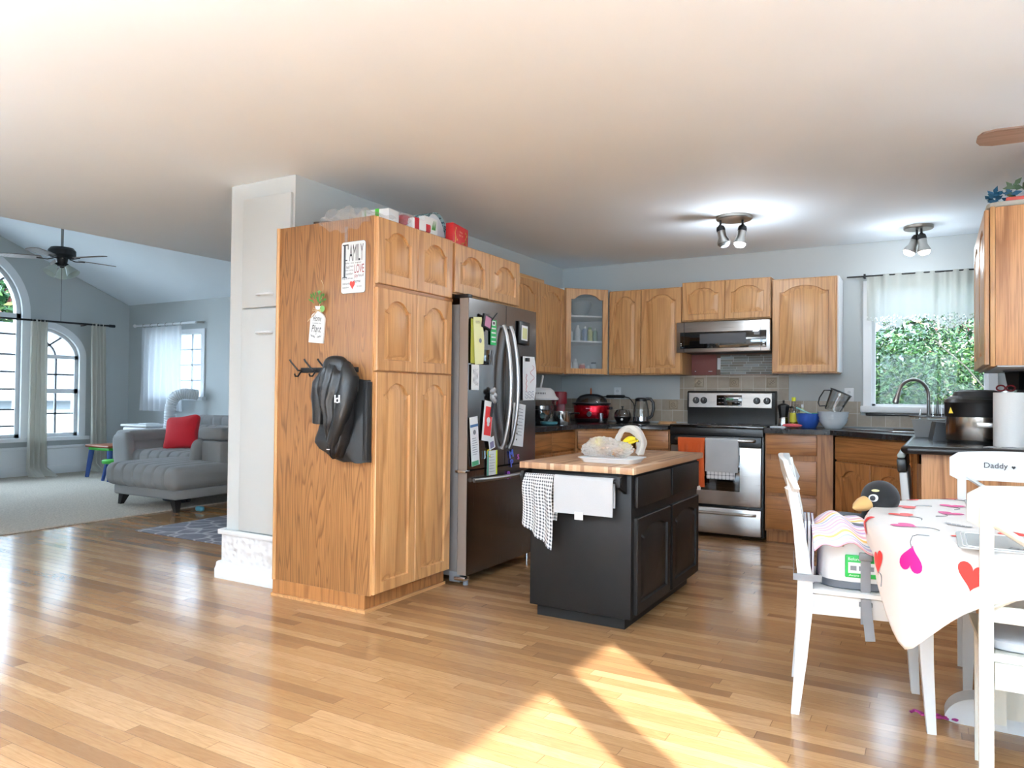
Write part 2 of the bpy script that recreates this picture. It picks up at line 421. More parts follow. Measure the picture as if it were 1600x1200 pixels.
# cathedral-arched raised panel door; front faces -y, bottom left corner at (x,y,z)
def door_mb(b, x, y, z, w, h, arch=.05, fr=.055, th=.02, flat=False):
    N = 24; cx, cz = x+w/2, z+h/2
    def zt(t):
        a = abs(t)
        if flat: return 0
        if a < .5: return -arch*.30*(a/.5)**2
        if a < .84: k = (a-.5)/.34; return -arch*(.30+.70*(k*.45+.55*k*k*(3-2*k)))
        return -arch
    iw, top, bot = w-2*fr, z+h-fr, z+fr
    inner, outer = [], []
    for i in range(N+1): inner.append((x+fr+iw*i/N, bot)); outer.append((x+w*i/N, z))
    for i in range(1, 7): inner.append((x+w-fr, bot+(top-arch*(not flat)-bot)*i/7)); outer.append((x+w, z+h*i/7))
    for i in range(N+1):
        t = 1-2*i/N; inner.append((cx+t*iw/2, top+zt(t))); outer.append((cx+t*w/2, z+h))
    for i in range(6, 0, -1): inner.append((x+fr, bot+(top-arch*(not flat)-bot)*i/7)); outer.append((x, z+h*i/7))
    def ins(L, d, yy):
        zc = (top+bot)/2
        return [(cx+(px-cx)*(iw/2-d)/(iw/2), yy, zc+(pz-zc)*((top-bot)/2-d)/((top-bot)/2)) for px, pz in L]
    e = .004
    oi = [(cx+(px-cx)*(w/2-e)/(w/2), y, cz+(pz-cz)*(h/2-e)/(h/2)) for px, pz in outer]
    loops = [[(px, y+th, pz) for px, pz in outer], [(px, y+e, pz) for px, pz in outer], oi, ins(inner, 0, y), ins(inner, .004, y+.012),
             ins(inner, .012, y+.012), ins(inner, .034, y+.002)]
    return loops
def add_door(t, x, y, z, w, h, m=None, name='door', arch=.05, fr=.055, th=.02, flat=False, label=None, glass=None):
    b = MB(); L = door_mb(b, x, y, z, w, h, arch, fr, th, flat)
    if glass:
        back = [(p[0], y+th, p[2]) for p in L[3]]
        b.loft(L[:4]+[back]+[[(p[0], y+th, p[2]) for p in L[0]]], True)
        o = b.done(name, m or OAK, t)
        g = MB(); g.loft([[(p[0], y+.010, p[2]) for p in L[3]], [(p[0], y+.013, p[2]) for p in L[3]]], True, True, True)
        g.done('glass_pane', glass, o)
    else:
        b.loft(L, True, True, True); o = b.done(name, m or OAK, t, smooth=25)
    if label: o['label'] = label
    return o
def drawer(t, x, y, z, w, h, m=None, th=.02, name='drawer'):
    return part(t, name, m or OAKB, lambda b: b.box(x, x+w, y, y+th, z, z+h, bev=.004))
def wall_cabinet(name, label, x, y, rz, w, d, z0, z1, doors, arch=.05, m=None, fr=.05):
    """local: x 0..w, door face at y=0, body behind"""
    t = thing(name, label, 'cabinet', (x, y, z0), rz)
    h = z1-z0
    part(t, 'carcass', m or OAK, lambda b: (b.box(0, w, .021, d, 0, h, bev=.002)))
    part(t, 'face_frame', OAK, lambda b: (b.box(0, w, .017, .0205, 0, h)))
    for (a, c) in doors: add_door(t, a, -.003, .008, c-a, h-.016, arch=arch, fr=fr)
    return t
# ================================================================ SETTING
YB, XL, XR, XW, CZ = 6.725, -3.27, .60, -10.51, 2.44
b = MB(); b.box(-10.7, 2.3, -3.3, 6.95, -.12, 0); struct('floor', b, FLOOR)
b = MB(); b.box(-10.5, -6.40, 2.15, 6.72, .0005, .014, bev=.004); struct('trim_carpet', b, CARPET)
# flat ceiling and the vaulted ceiling of the living room
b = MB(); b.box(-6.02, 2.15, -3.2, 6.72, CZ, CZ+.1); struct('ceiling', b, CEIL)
RY, RZ = 4.43, 3.365
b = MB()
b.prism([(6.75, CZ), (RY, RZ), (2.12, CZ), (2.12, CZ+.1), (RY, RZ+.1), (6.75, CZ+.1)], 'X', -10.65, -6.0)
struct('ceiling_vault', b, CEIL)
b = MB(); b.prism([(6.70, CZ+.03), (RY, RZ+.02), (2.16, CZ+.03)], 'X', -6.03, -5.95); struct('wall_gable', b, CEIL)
# back wall with sink window hole (X -.45 .. .36, Z 1.09 .. 2.08) and living window (X -9.88..-8.80, Z 1.09..1.98)
def wall_x(b, x0, x1, y0, y1, z0, z1, holes):
    xs = x0
    for (a, c, p, q) in sorted(holes):
        b.box(xs, a, y0, y1, z0, z1); b.box(a, c, y0, y1, z0, p); b.box(a, c, y0, y1, q, z1); xs = c
    b.box(xs, x1, y0, y1, z0, z1)
b = MB(); wall_x(b, -10.66, 2.15, YB, YB+.16, 0, 2.52, [(-.455, .40, 1.085, 2.08), (-9.88, -8.80, 1.09, 1.98)])
struct('wall_back', b, WALL)
b = MB(); b.box(XL-.12, XL, 3.80, YB, 0, CZ); b.box(-3.82, XL, 3.11, 3.80, 0, CZ)
struct('wall_fridge', b, WALL)
b = MB(); b.box(XR, XR+.12, 4.40, YB, 0, CZ); wall_x(b, XR+.12, 2.0, 4.78, 4.90, 0, CZ, [(.85, 1.9, .4, 2.25)]); struct('wall_sink_side', b, WALL)
# dining side wall with patio door and window openings
def wall_y(b, x0, x1, y0, y1, z0, z1, holes):
    ys = y0
    for (a, c, p, q) in sorted(holes):
        b.box(x0, x1, ys, a, z0, z1); b.box(x0, x1, a, c, z0, p) if p > z0 else None; b.box(x0, x1, a, c, q, z1); ys = c
    b.box(x0, x1, ys, y1, z0, z1)
b = MB(); wall_y(b, 2.0, 2.15, -3.1, 4.8, 0, CZ, [(-1.6, .37, 0, 2.155)]); struct('wall_dining', b, WALL)
b = MB(); wall_x(b, -6.02, 2.15, -3.2, -3.1, 0, CZ, [(-1.0, 1.2, .9, 2.1)]); struct('wall_rear', b, WALL)
b = MB(); b.box(-6.12, -6.02, -3.2, 2.14, 0, CZ); b.box(-10.66, -6.02, 2.0, 2.14, 0, CZ+.02); struct('wall_hall', b, WALL)
# patio door frame, its shadow divides the sun patch
b = MB()
b.box(2.03, 2.10, -1.6, .37, 2.095, 2.155)
for y, w_ in ((-1.6, .06), (-.333, .176), (.32, .06)): b.box(2.03, 2.10, y, y+w_, 0, 2.0945)
struct('door_1', b, WHITE)
b = MB(); b.box(.85, 1.9, 4.82, 4.86, .4, .46); b.box(.85, 1.9, 4.82, 4.86, 2.19, 2.25)
for x in (.85, 1.35, 1.84): b.box(x, x+.06, 4.82, 4.86, .46, 2.19)
struct('added_window_dining', b, WHITE)  # unseen window, added for sky light from the right
b = MB()
for x in (-1.0, .07, 1.14): b.box(x, x+.06, -3.18, -3.12, .96, 2.04)
b.box(-1.0, 1.2, -3.18, -3.12, .9, .96); b.box(-1.0, 1.2, -3.18, -3.12, 2.04, 2.1); struct('added_window_rear', b, WHITE)  # unseen rear window, added to let in more daylight
# ---- living window wall: columns of wall below the sills and above the arches
def roof(y): return CZ+(RZ-CZ)*(1-abs(y-RY)/(6.73-RY)) if y > 2.14 else CZ
BC, BR, BS, SILL = 4.436, .80, 2.18, .52
def arch_top(y):
    if abs(y-BC) < BR: return BS+sqrt(BR**2-(y-BC)**2)
    for sgn in (1, -1):
        k = (y-BC)*sgn
        if .97 < k < 1.56: return 1.62+.42*sqrt(max(0, 1-((k-.97)/.59)**2))
    return None
ys = sorted(set([2.0, 6.73]+[round(2.14+i*.03, 4) for i in range(153)]+[BC-BR, BC+BR]+[BC+s*k for s in (1, -1) for k in (.97, 1.56)]))
b = MB()
for a, c in zip(ys, ys[1:]):
    m_ = (a+c)/2; t0 = arch_top(m_)
    if t0 is None: b.prism([(a, 0), (c, 0), (c, roof(c)), (a, roof(a))], 'X', XW-.14, XW)
    else:
        b.prism([(a, 0), (c, 0), (c, SILL), (a, SILL)], 'X', XW-.14, XW)
        ta = arch_top(a+1e-4) or arch_top(m_); tc = arch_top(c-1e-4) or arch_top(m_)
        b.prism([(a, ta), (c, tc), (c, roof(c)), (a, roof(a))], 'X', XW-.14, XW)
bmesh.ops.remove_doubles(b.b, verts=b.b.verts, dist=.0005)
struct('wall_window', b, WALL)
# window_1 : tall arched window, window_2 : quarter-arch window beside it
def bars(b, segs, w=.022, x0=XW-.09, x1=XW-.06):
    for p, q in segs:
        p, q = Vector((0,)+p), Vector((0,)+q); d = (q-p).normalized(); n = Vector((0, -d.z, d.y))*w/2
        b.prism([(v.y, v.z) for v in (p+n, q+n, q-n, p-n)], 'X', x0, x1)
def band(b, pts, w, x0, x1):
    pts = [Vector((0,)+p) for p in pts]; L = [[], [], [], []]
    loops = []
    for i, p in enumerate(pts):
        t = (pts[min(i+1, len(pts)-1)]-pts[max(i-1, 0)]).normalized(); n = Vector((0, -t.z, t.y))*w/2
        loops.append([(x0, (p+n).y, (p+n).z), (x1, (p+n).y, (p+n).z), (x1, (p-n).y, (p-n).z), (x0, (p-n).y, (p-n).z)])
    b.loft(loops, True, True, True)
def arc(cy, cz, ry, rz, a0, a1, n=28): return [(cy+ry*cos(a0+(a1-a0)*i/n), cz+rz*sin(a0+(a1-a0)*i/n)) for i in range(n+1)]
w1 = tag(thing('window_1', None, None, (XW-.07, BC, SILL)), kind='structure')
def rel(o, par):  # built in world space, hung under a placed root
    o.parent = par; o.location = -Vector(par.location); return o
b = MB(); band(b, [(BC+BR+.03, SILL)]+arc(BC, BS, BR+.03, BR+.03, 0, pi)+[(BC-BR-.03, SILL)], .10, XW-.01, XW+.03)
b.box(XW-.01, XW+.07, BC-BR-.12, BC+BR+.12, SILL-.05, SILL); rel(b.done('window_casing', WHITE), w1)
b = MB(); band(b, [(BC+BR-.03, SILL)]+arc(BC, BS, BR-.03, BR-.03, 0, pi)+[(BC-BR+.03, SILL)], .06, XW-.12, XW-.04)
b.box(XW-.12, XW-.04, BC-BR, BC+BR, SILL, SILL+.05); b.box(XW-.12, XW-.04, BC-BR, BC+BR, 2.115, 2.175)
rel(b.done('window_frame', WHITE), w1)
b = MB(); bars(b, [((BC-BR, z), (BC+BR, z)) for z in (1.9, 1.63, 1.4, 1.17, .9, .68)]+[((BC+d, SILL), (BC+d, 2.12)) for d in (-.27, .27)]+[((BC+.3*cos(a), BS+.3*sin(a)), (BC+.78*cos(a), BS+.78*sin(a))) for a in (.65, 1.2, 1.94, 2.5)])
band(b, arc(BC, BS, .4, .4, 0, pi), .02, XW-.09, XW-.06); rel(b.done('glazing_bar', GREYP), w1)
b = MB(); b.loft([[(x, p[0], p[1]) for p in [(BC+BR-.04, SILL)]+arc(BC, BS, BR-.04, BR-.04, 0, pi)+[(BC-BR+.04, SILL)]] for x in (XW-.078, XW-.074)], True, True, True)
rel(b.done('glass_pane', GLASS), w1)
w2 = tag(thing('window_2', None, None, (XW-.07, BC+1.25, SILL)), kind='structure')
Q0, Q1 = BC+.97, BC+1.56
def quarter(o, n=24): return [(Q1+o, SILL)]+arc(Q0, 1.62, Q1-Q0+o, .42+o, 0, pi/2, n)
b = MB(); band(b, quarter(.03), .09, XW-.01, XW+.03); b.box(XW-.01, XW+.07, Q0-.08, Q1+.12, SILL-.05, SILL); b.box(XW-.01, XW+.03, Q0-.08, Q0, SILL, 2.09)
rel(b.done('window_casing', WHITE), w2)
b = MB(); band(b, quarter(-.025), .05, XW-.12, XW-.04); b.box(XW-.12, XW-.04, Q0, Q0+.05, SILL, 2.04); b.box(XW-.12, XW-.04, Q0, Q1, SILL, SILL+.05)
b.box(XW-.12, XW-.04, Q0, Q1, 1.60, 1.65); b.box(XW-.12, XW-.04, Q0, Q1, 1.12, 1.18); rel(b.done('window_frame', WHITE), w2)
b = MB(); bars(b, [((Q0, z), (Q1, z)) for z in (1.38, .84)]+[((Q0+.3, SILL), (Q0+.3, 1.62)), ((Q0, 1.64), (Q0+.40, 1.92))]); band(b, arc(Q0, 1.62, .29, .24, 0, pi/2), .02, XW-.09, XW-.06)
rel(b.done('glazing_bar', GREYP), w2)
b = MB(); b.loft([[(x, p[0], p[1]) for p in quarter(-.03)+[(Q0+.02, 2.0), (Q0+.02, SILL)]] for x in (XW-.078, XW-.074)], True, True, True)
rel(b.done('glass_pane', GLASS), w2)
# far living window
w3 = tag(thing('window_3', None, None, (-9.34, YB+.05, 1.09)), kind='structure')
b = MB()
for x in (-9.92, -8.83): b.box(x, x+.07, YB-.02, YB+.02, 1.0905, 1.9795)
b.box(-9.92, -8.76, YB-.02, YB+.02, 1.98, 2.04); b.box(-9.95, -8.73, YB-.06, YB+.02, 1.04, 1.09)
rel(b.done('window_casing', WHITE), w3)
b = MB(); bars_ = [(-9.5), (-9.14)]
for x in bars_: b.box(x-.01, x+.01, YB+.07, YB+.09, 1.09, 1.98)
for z in (1.32, 1.54, 1.76): b.box(-9.88, -8.80, YB+.07, YB+.09, z-.01, z+.01)
rel(b.done('glazing_bar', WHITE), w3)
b = MB(); b.box(-9.88, -8.80, YB+.08, YB+.084, 1.09, 1.98); rel(b.done('glass_pane', GLASS), w3)
# sink window
w6 = tag(thing('window_6', None, None, (-.03, YB+.05, 1.085)), kind='structure')
b = MB()
for x in (-.50, .37): b.box(x, x+.06, YB-.02, YB+.10, 1.0885, 2.0595)
b.box(-.50, .43, YB-.02, YB+.10, 2.06, 2.12); b.box(-.52, .46, YB-.05, YB+.12, 1.035, 1.088, bev=.006)
b.box(-.44, -.415, YB+.05, YB+.10, 1.088, 2.06); b.box(.345, .37, YB+.05, YB+.10, 1.088, 2.06); b.box(-.44, .37, YB+.05, YB+.1, 1.088, 1.105)
rel(b.done('window_frame', WHITE), w6)
b = MB(); b.box(-.42, .35, YB+.07, YB+.074, 1.10, 2.06); rel(b.done('glass_pane', GLASS), w6)
b = MB(); b.box(-.48, .38, YB-.035, YB-.002, 1.01, 1.034, bev=.004); struct('trim_1', b, BLACK)
# baseboards
def base_run(name, x0, x1, y0, y1): 
    b = MB(); b.box(x0, x1, y0, y1, 0, .13, bev=.006); struct(name, b, WHITE)
base_run('baseboard_window_wall', XW, XW+.02, 2.15, 6.72); base_run('baseboard_back', XW+.02, XL-.12, YB-.02, YB)
b = MB(); b.box(XW, XW+.012, 2.15, 6.72, .13, .36); b.box(XW, XW+.028, 2.15, 6.72, .36, .40, bev=.006); struct('trim_window_wall', b, WHITE)
b = MB(); b.box(XW+.03, XL-.12, YB-.012, YB, .13, .36); b.box(XW+.03, XL-.12, YB-.026, YB, .36, .40, bev=.006); struct('trim_back', b, WHITE)
# closet column base: tall embossed board with cap
emb = NT('embossed_white'); v = emb.coords(rnd=False); vo = emb.n('ShaderNodeTexVoronoi', feature='SMOOTH_F1'); vo.inputs['Scale'].default_value = 26; emb.l(v, vo.inputs['Vector'])
emb.setc(lin((232, 233, 234))); emb.bump(vo.outputs['Distance'], .9, .02); emb.b.inputs['Roughness'].default_value = .45
b = MB(); b.box(-3.84, XL+.002, 3.088, 3.11, .0, .27); b.box(-3.84, -3.82, 3.11, 3.8, 0, .27); struct('trim_column', b, emb.m)
b = MB(); b.box(-3.86, XL+.002, 3.07, 3.09, .27, .30, bev=.005); b.box(-3.86, -3.82, 3.09, 3.8, .27, .3); struct('trim_column_cap', b, WHITE)
b = MB(); b.prism([(3.11, 0), (3.06, 0), (3.06, .055), (3.07, .075), (3.074, .095), (3.088, .10), (3.11, .10)], 'X', -3.87, XL+.002); b.box(-3.87, -3.82, 3.11, 3.8, 0, .10)
struct('baseboard_column', b, WHITE)
# closet doors (upper, lower)
for nm, z0, z1, hz in (('door_2', 1.665, 2.335, 1.74), ('door_3', .305, 1.655, 1.51)):
    d = tag(thing(nm, None, None, (-3.48, 3.10, z0)), kind='structure')
    b = MB(); b.box(-.21, .196, -.012, .009, 0, z1-z0, bev=.003); b.done('door_panel', CLOS, d)
    b = MB(); z = hz-z0; b.tube([(-.06, -.012, z), (-.055, -.035, z), (-.03, -.042, z), (.03, -.042, z), (.055, -.035, z), (.06, -.012, z)], .007); b.done('door_handle', WPL, d)
# paint skin on the column front (grey) as its own surface
b = MB(); b.box(-3.822, XL+.001, 3.1095, 3.1105, .30, CZ-.001); struct('trim_column_face', b, CLOS)
# backsplash ------------------------------------------------------------
def tiles():
    n = NT('stone_tile'); tc = n.n('ShaderNodeTexCoord'); sp = n.n('ShaderNodeSeparateXYZ'); n.l(tc.outputs['Object'], sp.inputs[0])
    s_ = .1045
    u = n.math('DIVIDE', n.math('ADD', n.math('ADD', sp.outputs['X'], sp.outputs['Y']), .0), s_)
    w = n.math('DIVIDE', n.math('SUBTRACT', sp.outputs['Z'], .915), s_)
    cb = n.n('ShaderNodeCombineXYZ'); n.l(n.math('FLOOR', u), cb.inputs[0]); n.l(n.math('FLOOR', w), cb.inputs[1])
    wn = n.n('ShaderNodeTexWhiteNoise', noise_dimensions='2D'); n.l(cb.outputs[0], wn.inputs['Vector'])
    base = n.mix(wn.outputs['Value'], lin((150, 137, 120)), lin((176, 163, 146)))
    base = n.mix(n.math('MULTIPLY', n.noise(tc.outputs['Object'], 40, 4), .5), base, lin((128, 114, 98)))
    fu, fw = n.math('FRACT', u), n.math('FRACT', w)
    g = n.math('MAXIMUM', n.math('LESS_THAN', fu, .045), n.math('LESS_THAN', fw, .045))
    n.setc(n.mix(g, base, lin((186, 178, 166)))); n.b.inputs['Roughness'].default_value = .45
    n.bump(n.math('SUBTRACT', 1, g), .4, .003); return n.m
TILE = tiles()
b = MB()
b.box(-3.27, -2.045, YB-.012, YB, .915, 1.124); b.box(-2.045, -1.085, YB-.012, YB, .915, 1.348); b.box(-1.085, -.52, YB-.012, YB, .915, 1.124); b.box(-.52, .6, YB-.012, YB, .915, 1.01)
struct('trim_backsplash', b, TILE)
b = MB(); b.box(XL, XL+.012, 4.56, YB-.012, .915, 1.124); struct('trim_backsplash_left', b, TILE)
BROWNW = paint('brown_wall_patch', (120, 88, 72)); b = MB(); b.box(-2.045, -1.17, YB-.004, YB, 1.348, 1.84); struct('trim_2', b, BROWNW)
LINEM = mat('tile_line', (96, 74, 58), .6)
def accent(x, z, kind, s=.088):
    t = tag(thing('trim_accent_tile', None, None, (x, YB-.0125, z)), kind='structure')
    part(t, 'tile_face', mat('accent_tile', (160, 144, 122), .5, var=.15), lambda b: b.box(-s/2, s/2, -.003, 0, -s/2, s/2, bev=.0015))
    def f(b):
        q = s/2-.008
        b.tube([(-q, -.0035, -q), (q, -.0035, -q), (q, -.0035, q), (-q, -.0035, q)], .0016, 6, True)
        if kind == 'spiral': b.tube([(.026*(i/28)*cos(i*.42), -.0035, .026*(i/28)*sin(i*.42)) for i in range(2, 30)], .0019, 6)
        elif kind == 'star': b.tube([(.024*(1 if i % 2 == 0 else .45)*cos(i*pi/4), -.0035, .024*(1 if i % 2 == 0 else .45)*sin(i*pi/4)) for i in range(8)], .0019, 6, True)
        else:
            b.tube([(-.022, -.0035, -.022), (.022, -.0035, .024)], .0018, 6)
            for k in (-.012, 0, .012): b.tube([(k, -.0035, k), (k-.012, -.0035, k+.004), (k-.016, -.0035, k+.012)], .0017, 6); b.tube([(k, -.0035, k), (k+.006, -.0035, k-.010), (k+.016, -.0035, k-.012)], .0017, 6)
    part(t, 'carved_line', LINEM, f)
for a in ((-1.865, 1.282, 'star'), (-1.547, 1.282, 'spiral'), (-1.225, 1.282, 'leaf'), (-2.105, 1.075, 'spiral'), (-1.02, 1.075, 'leaf'), (.045, .962, 'leaf')): accent(*a)
# ================================================================ OUTSIDE
GRASS = paint('pale_ground', (150, 150, 146)); b = MB(); b.box(-60, 40, -30, 60, -3.2, -3.0); struct('ground', b, GRASS)
SHING = paint('sun_block_roof', (92, 92, 96))
b = MB(); b.prism([(-4.0, 2.60), (2.0, 5.0), (7.5, 2.62), (7.5, 2.72), (2.0, 5.12), (-4.0, 2.72)], 'X', -5.9, 2.75); struct('roof', b, SHING)  # unseen house roof, added to keep direct sun off the bushes
DECK = paint('pale_bounce_deck', (206, 204, 200)); b = MB(); b.box(2.3, 9, -9, 8, -.3, -.12); b.box(-8, 2.3, -9, -3.3, -.3, -.12); struct('bounce_deck', b, DECK)  # unseen pale deck, added to bounce daylight onto the ceiling
SIDING = paint('pale_siding', (120, 126, 130)); ROOF = paint('grey_roof_shingle', (84, 88, 94))
def house(label, x, y, w, d, zb, zt, zr, axis, grp=None):
    t = thing('house', label, 'house', (x, y, zb))
    part(t, 'wall', SIDING, lambda b: b.box(-w/2, w/2, -d/2, d/2, 0, zt-zb))
    def f(b):
        if axis == 'X': b.prism([(-d/2-.4, zt-zb), (0, zr-zb), (d/2+.4, zt-zb)], 'X', -w/2-.3, w/2+.3)
        else: b.prism([(-w/2-.4, zt-zb), (0, zr-zb), (w/2+.4, zt-zb)], 'Y', -d/2-.3, d/2+.3)
    part(t, 'roof', ROOF, f)
    for k in (-.3, 0, .3):
        part(t, 'window', mat('far_window', (90, 98, 108), .15), lambda b: b.box(w/2, w/2+.05, d*k-.5, d*k+.5, (zt-zb)*.45, (zt-zb)*.72))
        part(t, 'window', mat('far_window', (90, 98, 108), .15), lambda b: b.box(w*k-.5, w*k+.5, -d/2-.05, -d/2, (zt-zb)*.45, (zt-zb)*.72))
    return t
house('pale house with grey gable roof outside the tall arched living room window', -24, 10.5, 7, 12, -3, .9, 3.2, 'Y')
house('pale house further back and left outside the arched living room window', -38, 25, 9, 9, -3, 2.6, 5.6, 'X')
house('neighbouring house with wide grey roof behind the bushes at the sink window', -.2, 15.5, 9, 6, -3, 1.6, 3.4, 'X')
# bushes seen through the sink window
LEAFA = NT('leaf_green'); v = LEAFA.coords(rnd=False); gi = LEAFA.n('ShaderNodeNewGeometry')
LEAFA.setc(LEAFA.ramp(gi.outputs['Random Per Island'], [(0, lin((10, 30, 14))), (.35, lin((34, 78, 32))), (.65, lin((66, 116, 46))), (.88, lin((116, 144, 76))), (1, lin((140, 140, 110)))]))
LEAFA.b.inputs['Roughness'].default_value = .5
LEAFT = NT('leaf_dark_green'); gi = LEAFT.n('ShaderNodeNewGeometry')
LEAFT.setc(LEAFT.ramp(gi.outputs['Random Per Island'], [(0, lin((9, 26, 16))), (.6, lin((34, 74, 38))), (.9, lin((88, 120, 66))), (1, lin((120, 54, 64)))]))
BARK = mat('bark', (150, 138, 122), .9)
def bush(name, label, c, r, n, m, seed, leaf=.05, stems=7):
    rg = random.Random(seed); t = thing(name, label, 'bush', (c[0], c[1], -3.0), 0, 'shrubs outside the sink window')
    cz = c[2]+3
    b = MB()
    for i in range(n):
        while True:
            p = Vector((rg.uniform(-1, 1), rg.uniform(-1, 1), rg.uniform(-1, 1)))
            if .35 < p.length < 1: break
        p = Vector((p.x*r[0], p.y*r[1], cz+p.z*r[2]))
        a = Vector((rg.uniform(-1, 1), rg.uniform(-1, 1), rg.uniform(-1, .3))).normalized(); s_ = a.cross(Vector((rg.uniform(-1, 1), rg.uniform(-1, 1), rg.uniform(-1, 1)))).normalized()
        L = leaf*rg.uniform(.7, 1.5); w = L*.26; nn = a.cross(s_)*L*.12
        vs = [b.b.verts.new(q) for q in (p, p+a*L*.45+s_*w, p+a*L, p+a*L*.45-s_*w, p+a*L*.5-nn)]
        b.b.faces.new((vs[0], vs[1], vs[4])); b.b.faces.new((vs[1], vs[2], vs[4])); b.b.faces.new((vs[2], vs[3], vs[4])); b.b.faces.new((vs[3], vs[0], vs[4]))
    o = b.done('foliage', m, t); o['kind'] = 'stuff'
    b = MB()
    for i in range(stems):
        q = Vector((rg.uniform(-.2, .2), rg.uniform(-.2, .2), 0)); pts = [q]
        e = Vector((rg.uniform(-1, 1)*r[0], rg.uniform(-1, .6)*r[1], cz+rg.uniform(0, 1)*r[2]))
        for k in range(1, 9): pts.append(q.lerp(e, k/8)+Vector((rg.uniform(-.06, .06), rg.uniform(-.06, .06), 0)))
        b.tube(pts, .02, 6, radii=[.05*(1-k/8.5)+.006 for k in range(9)])
        for k in range(3):
            j = rg.randint(4, 7); e2 = pts[j]+Vector((rg.uniform(-.6, .6), rg.uniform(-.4, .2), rg.uniform(.1, .6)))
            b.tube([pts[j], pts[j].lerp(e2, .5)+Vector((0, 0, .05)), e2], .007, 5)
    b.done('stem', BARK, t)
bush('leafy_bush', 'bright green leafy bush filling the lower sink window', (-.15, 8.4, .95), (1.35, .5, .95), 12000, LEAFA.m, 3)
bush('leafy_bush', 'dark green bush with pinkish tips at the right of the sink window', (.75, 9.6, 1.9), (.95, .55, 1.3), 8500, LEAFT.m, 5)
bush('leafy_bush', 'small dark bush at the left edge of the sink window', (-1.35, 9.6, 1.2), (.75, .5, .9), 2600, LEAFT.m, 8)
bush('hedge', 'tall dark hedge standing behind the leafy bushes at the sink window', (-.3, 11.6, .6), (2.6, .5, 1.7), 9000, LEAFT.m, 21, .13)
bpy.data.objects['hedge']['category'] = 'hedge'
bush('leafy_tree', 'hazy green tree top behind houses in the arched living room window', (-30.5, 16.5, 3.0), (2.2, 3, 3.4), 4500, LEAFT.m, 9, .5)
bpy.data.objects['leafy_tree']['category'] = 'tree'; del bpy.data.objects['leafy_tree']['group']
# ================================================================ KITCHEN CABINETS
# tall pantry: faces +X; local x -> +Y, local -y -> +X
t = thing('pantry_cabinet', 'tall honey oak pantry cabinet with six arched doors beside the fridge', 'cabinet', (-2.527, 2.974, 0), pi/2)
WP = .715
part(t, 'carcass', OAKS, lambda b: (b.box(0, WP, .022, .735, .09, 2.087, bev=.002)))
part(t, 'face_frame', OAK, lambda b: b.box(.001, WP, .016, .0215, .092, 2.085))
part(t, 'toe_kick', OAKBV, lambda b: b.box(.0, WP, .055, .735, 0, .09))
part(t, 'corner_bead', OAK, lambda b: b.cyl((.0, .724, .09), (.0, .724, 2.087), .012))
part(t, 'shoe_moulding', OAKH, lambda b: (b.box(0, WP, .04, .055, 0, .016), b.box(-.014, 0, .04, .735, 0, .016)))
for z, h, ar in ((1.730, .350, .05), (1.270, .440, .055), (.098, 1.165, .06)):
    for x in (.006, .352): add_door(t, x, -.004, z, .343, h, arch=ar, fr=.058)
part(t, 'gap_strip', OAKB, lambda b: b.box(0, WP, .006, .0155, 1.709, 1.728)); part(t, 'gap_strip', OAKB, lambda b: b.box(0, WP, .006, .0155, 1.262, 1.268))
wall_cabinet('fridge_top_cabinet', 'two-door oak cabinet bridging above the stainless fridge', -2.527, 3.692, pi/2, .815, .735, 1.765, 2.08, ((.006, .405), (.41, .809)), arch=.055, fr=.055)
wall_cabinet('wall_cabinet', 'oak wall cabinet right of the fridge, left of the glass corner cabinet', -2.94, 4.59, pi/2, 1.50, .32, 1.345, 2.13, ((.006, .48), (.49, .982), (.99, 1.494)), arch=.06, fr=.05)
wall_cabinet('wall_cabinet', 'two-door oak wall cabinet between glass corner cabinet and microwave', -2.625, 6.39, 0, .69, .325, 1.348, 2.128, ((.004, .308), (.314, .686)), arch=.055, fr=.05)
wall_cabinet('wall_cabinet', 'short two-door oak cabinet directly above the microwave', -1.933, 6.39, 0, .755, .325, 1.815, 2.162, ((.004, .372), (.380, .751)), arch=.05, fr=.05)
wall_cabinet('wall_cabinet', 'single-door oak wall cabinet right of the microwave, left of the window', -1.168, 6.39, 0, .50, .325, 1.352, 2.136, ((.006, .494),), arch=.05, fr=.055)
t = bpy.data.objects['wall_cabinet.003']; part(t, 'side_strip', WPL, lambda b: b.box(.5, .512, .03, .325, .01, .785))
# right hand wall unit near camera (faces -X)
t = thing('wall_cabinet', 'large oak wall cabinet at right edge, over the paper towels', 'cabinet', (.248, 5.46, 1.318), -pi/2)
part(t, 'carcass', OAKE, lambda b: b.box(0, 1.10, .022, .345, 0, .79, bev=.002))
part(t, 'face_frame', OAK, lambda b: b.box(0, 1.101, .0, .0215, -.004, .794, bev=.002))
part(t, 'bottom_panel', WPL, lambda b: b.box(.01, 1.09, .03, .34, -.006, -.0005))
add_door(t, .006, -.024, .006, .53, .778, arch=.055); add_door(t, .545, -.024, .006, .53, .778, arch=.055)
# glass corner cabinet (diagonal)
t = thing('corner_cabinet', 'diagonal oak corner cabinet with a glass arched door and white shelves', 'cabinet', (-2.937, 6.095, 1.348), pi/4)
D = .42
q = MB()
